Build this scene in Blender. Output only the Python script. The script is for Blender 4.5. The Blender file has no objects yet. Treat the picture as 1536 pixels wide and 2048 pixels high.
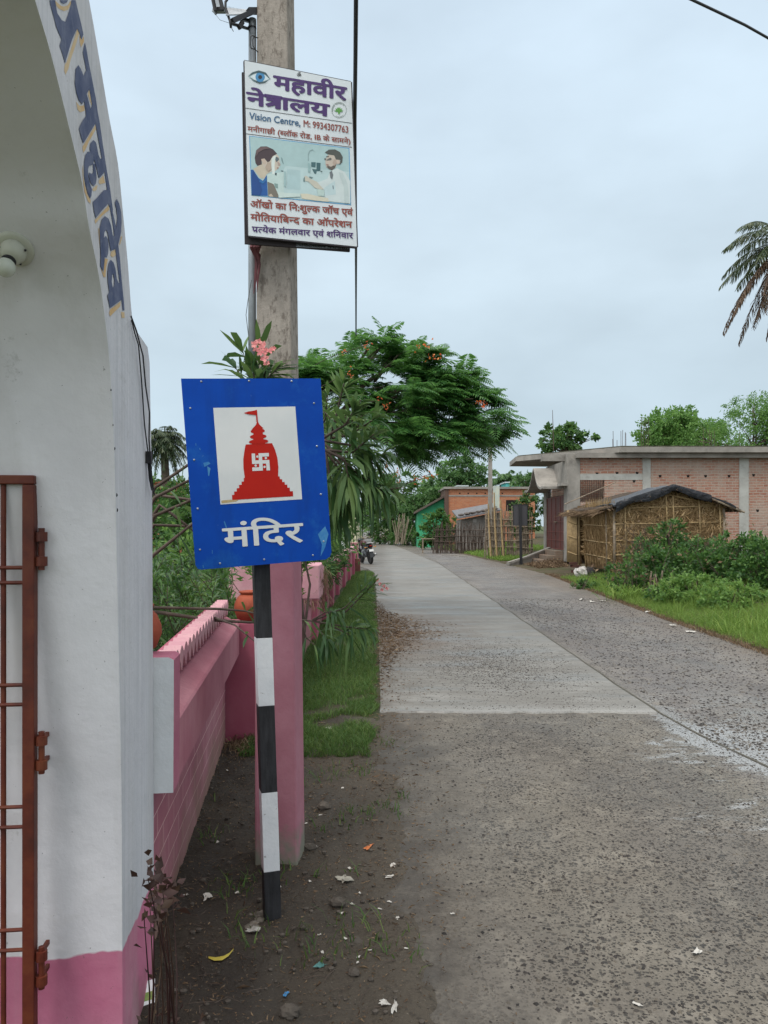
import bpy, bmesh, math, random
import numpy as np
from mathutils import Vector, Matrix, noise
from mathutils.geometry import tessellate_polygon

# ------------------------------------------------------------------ camera, sky, sun, exposure
F, CX, YH, H = 1540.0, 768.0, 1052.0, 1.6        # focal length, centre and horizon in photo pixels; eye height
sc = bpy.context.scene
COL = sc.collection
cam_d = bpy.data.cameras.new('camera'); cam = bpy.data.objects.new('camera', cam_d); COL.objects.link(cam)
cam.location = (0, 0, H); cam.rotation_euler = (math.radians(90), 0, 0)
cam_d.sensor_fit = 'VERTICAL'; cam_d.sensor_height = 36; cam_d.lens = 36 * F / 2048
cam_d.shift_y = (YH - 1024) / 2048
cam_d.clip_start = .05; cam_d.clip_end = 4000
sc.camera = cam
sc.render.resolution_x, sc.render.resolution_y = 768, 1024

SUN_EL, SUN_AZ = 58, 212                          # sun behind the camera, to the left, behind the clouds
world = bpy.data.worlds.new('World'); sc.world = world; world.use_nodes = True
nt = world.node_tree; nt.nodes.clear()
def wn(t, **k):
    n = nt.nodes.new(t)
    for a, b in k.items(): setattr(n, a, b)
    return n
out = wn('ShaderNodeOutputWorld'); bg = wn('ShaderNodeBackground'); bg.inputs[1].default_value = .1
sky = wn('ShaderNodeTexSky', sky_type='NISHITA', sun_disc=False)
sky.sun_elevation = math.radians(SUN_EL); sky.sun_rotation = math.radians(SUN_AZ)
tc = wn('ShaderNodeTexCoord'); sep = wn('ShaderNodeSeparateXYZ')
ramp = wn('ShaderNodeValToRGB')                   # overcast layer: pale at the horizon, brighter towards the zenith
e = ramp.color_ramp.elements
e[0].position = 0; e[0].color = (.385, .465, .515, 1)
e[1].position = 1; e[1].color = (1.55, 1.5, 1.44, 1)
for p, c in ((.12, (.40, .49, .55)), (.30, (.445, .535, .60)), (.57, (.48, .58, .67)), (.74, (1.30, 1.30, 1.28))):
    n = e.new(p); n.color = (*c, 1)
cl = wn('ShaderNodeTexNoise'); cl.inputs['Scale'].default_value = 2.6; cl.inputs['Detail'].default_value = 5; cl.inputs['Roughness'].default_value = .5
mp = wn('ShaderNodeMapping'); mp.inputs['Scale'].default_value = (1, 1, 2.2)
cr = wn('ShaderNodeMapRange'); cr.inputs[1].default_value = .3; cr.inputs[2].default_value = .7; cr.inputs[3].default_value = .87; cr.inputs[4].default_value = 1.12
mul = wn('ShaderNodeVectorMath', operation='SCALE'); mul2 = wn('ShaderNodeVectorMath', operation='SCALE'); mul2.inputs[3].default_value = 13.0
mix = wn('ShaderNodeMixRGB'); mix.inputs[0].default_value = .93
L = nt.links.new
L(tc.outputs['Generated'], sep.inputs[0]); L(sep.outputs['Z'], ramp.inputs[0])
L(tc.outputs['Generated'], mp.inputs[0]); L(mp.outputs[0], cl.inputs['Vector']); L(cl.outputs['Fac'], cr.inputs[0])
# unseen sky on the sun's side, behind the camera, brightened to light camera-facing walls
dotn = wn('ShaderNodeVectorMath', operation='DOT_PRODUCT'); dotn.inputs[1].default_value = (math.sin(math.radians(SUN_AZ)), math.cos(math.radians(SUN_AZ)), .25)
glow = wn('ShaderNodeMapRange'); glow.inputs[1].default_value = .15; glow.inputs[2].default_value = .95; glow.inputs[3].default_value = 0; glow.inputs[4].default_value = 1
warm = wn('ShaderNodeMixRGB', blend_type='ADD'); warm.inputs[2].default_value = (.57, .55, .53, 1)
L(tc.outputs['Generated'], dotn.inputs[0]); L(dotn.outputs['Value'], glow.inputs[0]); L(glow.outputs[0], warm.inputs[0]); L(ramp.outputs[0], warm.inputs[1])
L(warm.outputs[0], mul.inputs[0]); L(cr.outputs[0], mul.inputs[3]); L(mul.outputs[0], mul2.inputs[0])
L(sky.outputs[0], mix.inputs[1]); L(mul2.outputs[0], mix.inputs[2]); L(mix.outputs[0], bg.inputs[0]); L(bg.outputs[0], out.inputs[0])

sun_d = bpy.data.lights.new('sun', 'SUN'); sun_d.energy = 1.3; sun_d.angle = math.radians(18); sun_d.color = (1, .96, .9)
sun = bpy.data.objects.new('sun', sun_d); COL.objects.link(sun)
a_, e_ = math.radians(SUN_AZ), math.radians(SUN_EL)
sdir = Vector((math.sin(a_) * math.cos(e_), math.cos(a_) * math.cos(e_), math.sin(e_)))
sun.rotation_euler = sdir.to_track_quat('Z', 'Y').to_euler(); sun.location = (0, 0, 30)

vs = sc.view_settings; vs.view_transform = 'Standard'; vs.look = 'None'; vs.gamma = 1; vs.exposure = 0.2; vs.use_curve_mapping = False
sc.cycles.use_denoising = True; sc.cycles.denoiser = 'OPENIMAGEDENOISE'; sc.cycles.denoising_input_passes = 'RGB_ALBEDO_NORMAL'; sc.cycles.denoising_prefilter = 'NONE'; sc.cycles.use_adaptive_sampling = False
sc.cycles.max_bounces = 6; sc.cycles.transparent_max_bounces = 4

# ------------------------------------------------------------------ helpers
R = random.Random(7); NR = np.random.default_rng(11)
def S(r, g, b):
    f = lambda c: (c / 255) / 12.92 if c / 255 <= .04045 else ((c / 255 + .055) / 1.055) ** 2.4
    return (f(r), f(g), f(b))
def P(px, py, Y):  return Vector(((px - CX) / F * Y, Y, H - (py - YH) / F * Y))     # photo pixel at a distance
def G(px, py, z=0.): return P(px, py, (H - z) * F / (py - YH))                       # photo pixel on level z
def ray(px, py): return Vector(((px - CX) / F, 1, -(py - YH) / F))
class Plane:
    def __init__(s, o, n): s.o = Vector(o); s.n = Vector(n).normalized()
    def hit(s, px, py, off=0.):
        d = ray(px, py); c = Vector((0, 0, H)); t = (s.o + s.n * off - c).dot(s.n) / d.dot(s.n)
        return c + d * t

def thing(name, label, cat, loc=(0, 0, 0), rz=0., group=None):
    o = bpy.data.objects.new(name, None); COL.objects.link(o); o.location = loc; o.rotation_euler = (0, 0, rz)
    o.empty_display_size = .1
    return tag(o, label, cat, group)
def tag(o, label, cat, group=None, kind=None):
    if label: o['label'] = label
    if cat: o['category'] = cat
    if group: o['group'] = group
    if kind: o['kind'] = kind
    return o
def copy_tree(o, parent=None):
    c = o.copy(); COL.objects.link(c); c.parent = parent
    for ch in [x for x in bpy.data.objects if x.parent == o]: copy_tree(ch, c)
    return c
def wloc(o):
    v = Vector((0, 0, 0))
    while o: v += o.location; o = o.parent
    return v
def link(name, me, mats, parent=None, loc=None, local=False, smooth=False):
    o = bpy.data.objects.new(name, me); COL.objects.link(o)
    for m in (mats if isinstance(mats, (list, tuple)) else [mats]): me.materials.append(m)
    if parent: o.parent = parent; org = wloc(parent)
    else: org = Vector(loc or (0, 0, 0)); o.location = org
    if not local and org.length > 0: me.transform(Matrix.Translation(-org))
    if smooth: me.polygons.foreach_set('use_smooth', [True] * len(me.polygons))
    me.update()
    return o
class MB:
    def __init__(s): s.v = []; s.f = []; s.m = []; s.cur = 0
    def add(s, vs, fs):
        b = len(s.v); s.v += [tuple(v) for v in vs]
        for f in fs: s.f.append([b + i for i in f]); s.m.append(s.cur)
        return s
    def hexa(s, p):   # 8 corners: bottom ring 0-3, top ring 4-7
        return s.add(p, [(3, 2, 1, 0), (4, 5, 6, 7), (0, 1, 5, 4), (1, 2, 6, 5), (2, 3, 7, 6), (3, 0, 4, 7)])
    def box(s, x0, x1, y0, y1, z0, z1):
        return s.hexa([(x0, y0, z0), (x1, y0, z0), (x1, y1, z0), (x0, y1, z0), (x0, y0, z1), (x1, y0, z1), (x1, y1, z1), (x0, y1, z1)])
    def obox(s, o, u, v, w):   # corner + three edge vectors
        o, u, v, w = map(Vector, (o, u, v, w))
        return s.hexa([o, o + u, o + u + v, o + v, o + w, o + u + w, o + u + v + w, o + v + w])
    def bar(s, a, b, w, h=None, up=(0, 0, 1)):
        a, b = Vector(a), Vector(b); d = (b - a).normalized(); up = Vector(up)
        if abs(d.dot(up)) > .98: up = Vector((0, 1, 0))
        x = d.cross(up).normalized(); y = x.cross(d); h = h or w
        return s.obox(a - x * w / 2 - y * h / 2, x * w, y * h, b - a)
    def tube(s, pts, r, n=8, cap=True):
        pts = [Vector(p) for p in pts]; k = len(pts)
        rs = r if isinstance(r, (list, tuple)) else [r] * k
        b = len(s.v); x = None
        for i, p in enumerate(pts):
            d = (pts[min(i + 1, k - 1)] - pts[max(i - 1, 0)])
            d = d.normalized() if d.length > 1e-9 else Vector((0, 0, 1))
            if x is None: x = d.cross(Vector((0, 0, 1)) if abs(d.z) < .9 else Vector((0, 1, 0))).normalized()
            else:
                x = x - d * x.dot(d)
                x = x.normalized() if x.length > 1e-6 else d.orthogonal().normalized()
            y = d.cross(x)
            for j in range(n):
                a = 2 * math.pi * j / n; s.v.append(tuple(p + (x * math.cos(a) + y * math.sin(a)) * rs[i]))
        for i in range(k - 1):
            for j in range(n):
                a0 = b + i * n + j; a1 = b + i * n + (j + 1) % n
                s.f.append([a0, a1, a1 + n, a0 + n]); s.m.append(s.cur)
        if cap:
            s.f.append([b + j for j in range(n)][::-1]); s.m.append(s.cur)
            s.f.append([b + (k - 1) * n + j for j in range(n)]); s.m.append(s.cur)
        return s
    def lathe(s, prof, c, axis=(0, 0, 1), n=20):   # prof: (radius, height)
        ax = Vector(axis).normalized(); c = Vector(c)
        x = ax.orthogonal().normalized(); y = ax.cross(x); b = len(s.v); k = len(prof)
        for r, h in prof:
            for j in range(n):
                a = 2 * math.pi * j / n; s.v.append(tuple(c + ax * h + (x * math.cos(a) + y * math.sin(a)) * max(r, 1e-4)))
        for i in range(k - 1):
            for j in range(n):
                a0 = b + i * n + j; a1 = b + i * n + (j + 1) % n
                s.f.append([a0, a1, a1 + n, a0 + n]); s.m.append(s.cur)
        s.f.append([b + j for j in range(n)][::-1]); s.m.append(s.cur)
        s.f.append([b + (k - 1) * n + j for j in range(n)]); s.m.append(s.cur)
        return s
    def prism(s, loop, vec, holes=()):   # planar loop extruded by vec, both caps
        loops = [[Vector(p) for p in l] for l in [loop, *holes]]; vec = Vector(vec)
        flat = [p for l in loops for p in l]; n = len(flat); b = len(s.v)
        tris = tessellate_polygon(loops)
        s.v += [tuple(p) for p in flat] + [tuple(p + vec) for p in flat]
        for t in tris:
            s.f.append([b + i for i in t]); s.f.append([b + n + i for i in t][::-1]); s.m += [s.cur] * 2
        o = b
        for l in loops:
            for i in range(len(l)):
                j = (i + 1) % len(l); s.f.append([o + i, o + j, o + n + j, o + n + i]); s.m.append(s.cur)
            o += len(l)
        return s
    def flat(s, loop, holes=()):
        loops = [[Vector(p) for p in l] for l in [loop, *holes]]
        return s.add([p for l in loops for p in l], tessellate_polygon(loops))
    def ball(s, c, r, n=10, sc=(1, 1, 1)):
        c = Vector(c); k = n // 2; prof = []
        b = len(s.v)
        for i in range(k + 1):
            t = math.pi * i / k
            for j in range(n):
                a = 2 * math.pi * j / n
                s.v.append((c.x + r * sc[0] * math.sin(t) * math.cos(a), c.y + r * sc[1] * math.sin(t) * math.sin(a), c.z + r * sc[2] * math.cos(t)))
        for i in range(k):
            for j in range(n):
                a0 = b + i * n + j; a1 = b + i * n + (j + 1) % n
                s.f.append([a0, a0 + n, a1 + n, a1]); s.m.append(s.cur)
        return s
    def build(s, name, mats, parent=None, loc=None, local=False, smooth=False, bevel=0, fix=False):
        me = bpy.data.meshes.new(name); me.from_pydata(s.v, [], s.f)
        if len(set(s.m)) > 1: me.polygons.foreach_set('material_index', s.m)
        if fix or bevel:
            bm = bmesh.new(); bm.from_mesh(me); bmesh.ops.remove_doubles(bm, verts=bm.verts, dist=1e-5)
            bmesh.ops.recalc_face_normals(bm, faces=bm.faces); bm.to_mesh(me); bm.free()
        o = link(name, me, mats, parent, loc, local, smooth)
        if bevel:
            m = o.modifiers.new('bevel', 'BEVEL'); m.width = bevel; m.segments = 2; m.limit_method = 'ANGLE'; m.angle_limit = math.radians(40)
        return o

class Cloud:                                       # many small separate faces, built from arrays
    def __init__(s): s.V = []; s.Fq = []; s.n = 0
    def poly(s, arr, faces):                       # arr (N,k,3), faces: index lists into k
        arr = np.asarray(arr, float); N, k, _ = arr.shape
        if N == 0: return s
        s.V.append(arr.reshape(-1, 3)); off = (np.arange(N) * k + s.n)[:, None]
        for f in faces: s.Fq.append(off + np.array(f)[None, :])
        s.n += N * k; return s
    def build(s, name, mats, parent=None, loc=None, smooth=False):
        V = np.concatenate(s.V); me = bpy.data.meshes.new(name)
        loops = np.concatenate([f.reshape(-1) for f in s.Fq]); sizes = np.concatenate([np.full(len(f), f.shape[1]) for f in s.Fq])
        me.vertices.add(len(V)); me.vertices.foreach_set('co', V.reshape(-1))
        me.loops.add(len(loops)); me.loops.foreach_set('vertex_index', loops.astype(np.int32))
        me.polygons.add(len(sizes)); st = np.concatenate([[0], np.cumsum(sizes)[:-1]])
        me.polygons.foreach_set('loop_start', st.astype(np.int32)); me.polygons.foreach_set('loop_total', sizes.astype(np.int32))
        me.update(calc_edges=True); me.validate()
        return link(name, me, mats, parent, loc, False, smooth)
def unit(a): return a / np.maximum(np.linalg.norm(a, axis=-1, keepdims=True), 1e-9)
def rand_dirs(n): return unit(NR.normal(size=(n, 3)))
def perp(d):
    r = NR.normal(size=d.shape); return unit(np.cross(d, r))
def rhombs(cl, p, d, ln, w, side=None, bend=.15):   # broad leaves: base, two shoulders, tip
    n = len(p); ln = np.broadcast_to(np.asarray(ln, float), (n,))[:, None]; w = np.broadcast_to(np.asarray(w, float), (n,))[:, None]
    sd = perp(d) if side is None else side; up = np.cross(sd, d)
    m = p + d * ln * .45 + up * ln * bend
    return cl.poly(np.stack([p, m + sd * w * .5, p + d * ln, m - sd * w * .5], 1), [(0, 1, 2), (0, 2, 3)])
def lances(cl, p, d, ln, w, droop=.3, side=None):    # long narrow leaves with a bend
    n = len(p); ln = np.broadcast_to(np.asarray(ln, float), (n,))[:, None]; w = np.broadcast_to(np.asarray(w, float), (n,))[:, None]
    dr = np.broadcast_to(np.asarray(droop, float), (n,))[:, None]
    z = np.array([0, 0, -1.])
    sd = unit(np.cross(d, z) + NR.normal(size=d.shape) * .35) if side is None else side
    c1 = p + d * ln * .33 + z * ln * dr * .12; c2 = p + d * ln * .68 * (1 - .1 * dr) + z * ln * dr * .42; c3 = p + d * ln * (1 - .28 * dr) + z * ln * dr * .95
    return cl.poly(np.stack([p - sd * w * .12, p + sd * w * .12, c1 + sd * w * .5, c1 - sd * w * .5, c2 + sd * w * .42, c2 - sd * w * .42, c3], 1),
                   [(0, 1, 2, 3), (3, 2, 4, 5), (5, 4, 6)])

# ------------------------------------------------------------------ materials
class NM:
    def __init__(s, name):
        s.m = bpy.data.materials.new(name); s.m.use_nodes = True; s.t = s.m.node_tree; s.b = s.t.nodes['Principled BSDF']
        s.o = s.t.nodes['Material Output']; s._c = None
    def n(s, t, **k):
        x = s.t.nodes.new(t)
        for a, b in k.items(): setattr(x, a, b)
        return x
    def l(s, a, b): s.t.links.new(a, b)
    def co(s, scale=None, rot=None, space='Object'):
        if s._c is None: s._c = s.n('ShaderNodeTexCoord')
        o = s._c.outputs[space]
        if scale is None: return o
        m = s.n('ShaderNodeMapping'); m.inputs['Scale'].default_value = scale
        if rot: m.inputs['Rotation'].default_value = rot
        s.l(o, m.inputs[0]); return m.outputs[0]
    def noise(s, scale, detail=5, rough=.55, vec=None, dist=0):
        x = s.n('ShaderNodeTexNoise'); x.inputs['Scale'].default_value = scale; x.inputs['Detail'].default_value = detail
        x.inputs['Roughness'].default_value = rough; x.inputs['Distortion'].default_value = dist
        s.l(vec if vec is not None else s.co(), x.inputs['Vector']); return x.outputs['Fac']
    def ramp(s, fac, stops):
        x = s.n('ShaderNodeValToRGB'); el = x.color_ramp.elements
        el[0].position, el[1].position = stops[0][0], stops[-1][0]
        c4 = lambda c: (c, c, c, 1) if isinstance(c, (int, float)) else (*c, 1)
        el[0].color, el[1].color = c4(stops[0][1]), c4(stops[-1][1])
        for p, c in stops[1:-1]: el.new(p).color = c4(c)
        s.l(fac, x.inputs[0]); return x.outputs[0]
    def mix(s, fac, a, b, mode='MIX'):
        x = s.n('ShaderNodeMixRGB', blend_type=mode)
        for i, v in ((0, fac), (1, a), (2, b)):
            if isinstance(v, (int, float)): x.inputs[i].default_value = v if i == 0 else (v, v, v, 1)
            elif isinstance(v, tuple): x.inputs[i].default_value = (*v, 1)
            else: s.l(v, x.inputs[i])
        return x.outputs[0]
    def math(s, op, a, b=0.):
        x = s.n('ShaderNodeMath', operation=op)
        for i, v in ((0, a), (1, b)):
            if isinstance(v, (int, float)): x.inputs[i].default_value = v
            else: s.l(v, x.inputs[i])
        return x.outputs[0]
    def xyz(s, vec=None):
        x = s.n('ShaderNodeSeparateXYZ'); s.l(vec if vec is not None else s.co(), x.inputs[0]); return x.outputs
    def rng(s, v, a, b, c=0., d=1.):
        x = s.n('ShaderNodeMapRange')
        for i, q in enumerate((a, b, c, d)): x.inputs[i + 1].default_value = q
        s.l(v, x.inputs[0]); return x.outputs[0]
    def bump(s, h, strength=.3, dist=.01):
        x = s.n('ShaderNodeBump'); x.inputs['Strength'].default_value = strength; x.inputs['Distance'].default_value = dist
        s.l(h, x.inputs['Height'])
        if s.b.inputs['Normal'].is_linked: s.l(s.b.inputs['Normal'].links[0].from_socket, x.inputs['Normal'])
        s.l(x.outputs[0], s.b.inputs['Normal'])
    def set(s, col=None, rough=None, spec=None, metal=None):
        for nme, v in (('Base Color', col), ('Roughness', rough), ('Specular IOR Level', spec), ('Metallic', metal)):
            if v is None: continue
            i = s.b.inputs[nme]
            if isinstance(v, tuple): i.default_value = (*v, 1)
            elif isinstance(v, (int, float)): i.default_value = v
            else: s.l(v, i)
        return s.m
def pm(name, c1, c2=None, scale=4, rough=.75, bump=.25, bscale=60, bdist=.004, spec=.3, metal=0., lo=.35, hi=.65, stretch=None, dirt=None, dscale=9, damt=.5):
    k = NM(name); c2 = c2 or tuple(x * .75 for x in c1)
    v = k.co(stretch) if stretch else k.co()
    col = k.ramp(k.noise(scale, 6, .6, v), [(lo, c1), (hi, c2)])
    if dirt: col = k.mix(k.ramp(k.noise(dscale, 8, .7), [(.52, 0.), (.72, damt)]), col, dirt)
    k.set(col, rough, spec, metal)
    if bump: k.bump(k.noise(bscale, 5, .6, v), bump, bdist)
    return k.m
def plain(name, c, rough=.6, metal=0., spec=.4):
    k = NM(name); n_ = k.noise(25, 3); k.set(k.mix(k.rng(n_, .35, .7, 0, .3), c, tuple(x * .7 for x in c)), rough, spec, metal); return k.m
def leafmat(name, dark, mid, light, transl=.35, rough=.45, nscale=1.5, spec=.35):
    k = NM(name); g = k.n('ShaderNodeNewGeometry')
    col = k.ramp(g.outputs['Random Per Island'], [(0., dark), (.5, mid), (1., light)])
    col = k.mix(k.rng(k.noise(nscale, 2), .35, .65, 0, .45), col, dark)
    k.set(col, rough, spec)
    tr = k.n('ShaderNodeBsdfTranslucent'); k.l(k.mix(.5, col, tuple(min(1, c * 1.6) for c in light)), tr.inputs[0])
    ms = k.n('ShaderNodeMixShader'); ms.inputs[0].default_value = transl
    k.l(k.b.outputs[0], ms.inputs[1]); k.l(tr.outputs[0], ms.inputs[2]); k.l(ms.outputs[0], k.o.inputs[0]); return k.m

M = {}
M['white'] = plain('white_paint', (.72, .74, .74), .7)
M['black'] = plain('black_paint', (.018, .018, .02), .5)
M['dark'] = plain('dark_metal', (.03, .03, .033), .45, .3)
M['grey_metal'] = pm('galvanised_metal', (.33, .36, .38), (.24, .26, .28), 6, .5, .1, metal=.3)
M['bark'] = pm('bark', (.13, .10, .075), (.07, .055, .045), 8, .9, .6, 30, .02)
M['twig'] = pm('twig_bark', (.10, .075, .06), (.055, .04, .032), 12, .85, .3)
M['steel'] = plain('rusted_rebar', (.08, .05, .04), .8)
M['terracotta'] = pm('terracotta', (.34, .075, .035), (.22, .045, .025), 7, .7, .3, 50)
M['concrete'] = pm('grey_concrete', (.30, .28, .25), (.20, .185, .165), 1.6, .9, .4, 25, .01, dirt=(.10, .095, .085), dscale=2.5, damt=.6)
M['bamboo'] = pm('bamboo', (.42, .30, .15), (.27, .19, .10), 9, .7, .2)
M['old_bamboo'] = pm('weathered_bamboo', (.30, .245, .18), (.16, .125, .095), 6, .85, .2)
M['paper'] = plain('paper_scrap', (.47, .45, .41), .8)
M['gulmohar'] = leafmat('feathery_leaf', (.020, .080, .022), (.055, .165, .038), (.13, .28, .065), .4, nscale=.9)
M['oleander'] = leafmat('oleander_leaf', (.018, .060, .018), (.045, .115, .034), (.14, .22, .065), .3, .48, 2.5, .3)
M['bush'] = leafmat('bush_leaf', (.018, .062, .015), (.05, .13, .030), (.13, .24, .055), .3, .5, 1.2)
M['bush_lite'] = leafmat('light_leaf', (.06, .14, .03), (.12, .24, .05), (.22, .34, .09), .4, .5, 2)
M['far_leaf'] = leafmat('far_tree_leaf', (.03, .085, .025), (.065, .15, .045), (.13, .24, .075), .35, .5, .35)
M['far_lite'] = leafmat('far_light_leaf', (.05, .14, .030), (.11, .235, .050), (.20, .35, .09), .4, .5, .3)
M['palm_leaf'] = leafmat('palm_leaf', (.02, .045, .02), (.045, .075, .03), (.10, .115, .05), .25, .45, .8)
M['palm_dry'] = leafmat('dry_palm_leaf', (.055, .035, .025), (.115, .075, .05), (.18, .125, .08), .2, .8, .8)
M['grass'] = leafmat('grass_blade', (.028, .08, .014), (.06, .14, .026), (.15, .21, .055), .3, .6, .7)
M['verge_grass'] = leafmat('verge_grass_blade', (.06, .14, .018), (.13, .24, .035), (.26, .34, .08), .35, .6, .5)
M['dead'] = leafmat('dead_leaf', (.07, .042, .025), (.15, .095, .055), (.28, .20, .12), .15, .8, 3)
M['straw'] = leafmat('straw', (.20, .125, .055), (.40, .27, .13), (.60, .44, .25), .1, .75, 1.4)
M['pinkflower'] = leafmat('pink_petal', (.62, .16, .18), (.80, .28, .28), (.90, .42, .38), .35, .5)
M['redflower'] = leafmat('orange_red_petal', (.55, .07, .02), (.68, .14, .04), (.75, .25, .08), .3, .5)
M['weed_dark'] = leafmat('dark_red_leaf', (.03, .014, .012), (.06, .026, .022), (.09, .06, .035), .2, .5)
M['garden_leaf'] = leafmat('garden_leaf', (.014, .055, .012), (.036, .11, .022), (.11, .21, .05), .35, .4, 2, .45)
# ------------------------------------------------------------------ ground, road, verges
def lerp_tab(tab, y):
    xs, ys = zip(*tab); return float(np.interp(y, xs, ys))
TL_ = [(0, .42), (1, .32), (2.48, .116), (3.8, .02), (5.5, -.08), (6.75, -.03), (10, -.065), (17, -.17), (26, -.32), (28, -.55), (31, -1.1), (50, -1.7), (107, -2.7), (200, -5), (300, -9)]
TR_ = [(0, 4.7), (9.6, 4.84), (13, 4.88), (20, 5.2), (25, 5.45), (33, 5.15), (49, 4.2), (62, 3.3), (107, 1.6), (200, .2), (300, -3)]
eL = lambda y: lerp_tab(TL_, y); eR = lambda y: lerp_tab(TR_, y)
def sst(t): t = min(1, max(0, t)); return t * t * (3 - 2 * t)
def nz(x, y, s, o=0.): return noise.noise(Vector((x * s + o, y * s - o, o)))
TA_ = [(0, .35), (12, .40), (22, .38), (26, .30), (29, .12), (34, .22), (40, .3), (70, .35), (120, .35)]
def bank_z(x, y):
    d = x - eR(y)
    z = lerp_tab(TA_, y) * sst((d - .1) / 3.2)
    if y > 24: z += .35 * sst((d - 3) / 5) * sst((y - 20) / 8)
    return z + .03 * nz(x, y, .9) * sst(d / 1.) + .012 * nz(x, y, 4, 3.) + .006 * nz(x, y, 11, 1.) - .034 + .042 * sst((d + .3) / .5)
def grid(name, xs_f, ys, mats, zf, nx, kind='structure', smooth=True):
    v = []; f = []
    for y in ys:
        xa, xb = xs_f(y)
        for i in range(nx + 1):
            x = xa + (xb - xa) * i / nx; v.append((x, y, zf(x, y)))
    w = nx + 1
    for j in range(len(ys) - 1):
        for i in range(nx): a = j * w + i; f.append((a, a + 1, a + 1 + w, a + w))
    me = bpy.data.meshes.new(name); me.from_pydata(v, [], f)
    o = link(name, me, mats, smooth=smooth); o['kind'] = kind; return o

def ground_mat():
    k = NM('ground_soil'); c = k.ramp(k.noise(.8, 8, .65), [(.35, (.085, .075, .055)), (.5, (.07, .085, .035)), (.65, (.05, .085, .025))])
    k.set(c, .95, .2); k.bump(k.noise(6, 6), .5, .05); return k.m
def dirt_mat():
    k = NM('damp_dirt'); big = k.noise(1.3, 7, .65); fine = k.noise(45, 6, .7); x, y, z = k.xyz()
    c = k.ramp(big, [(.33, (.015, .0115, .0085)), (.48, (.030, .0235, .017)), (.66, (.055, .044, .032))])
    c = k.mix(k.rng(k.math('ADD', x, k.rng(fine, .3, .7, -.12, .12)), -.5, .08, 0, .8), c, (.085, .07, .052))             # paler silt towards the road
    c = k.mix(k.ramp(fine, [(.5, 0.), (.66, .55)]), c, (.014, .011, .009))
    c = k.mix(k.ramp(k.noise(120, 3, .6), [(.66, 0.), (.72, .6)]), c, (.24, .21, .17))
    k.set(c, k.rng(big, .3, .7, .6, .9), .3); k.bump(fine, .8, .012); k.bump(k.noise(12, 5), .5, .03); return k.m
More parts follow.
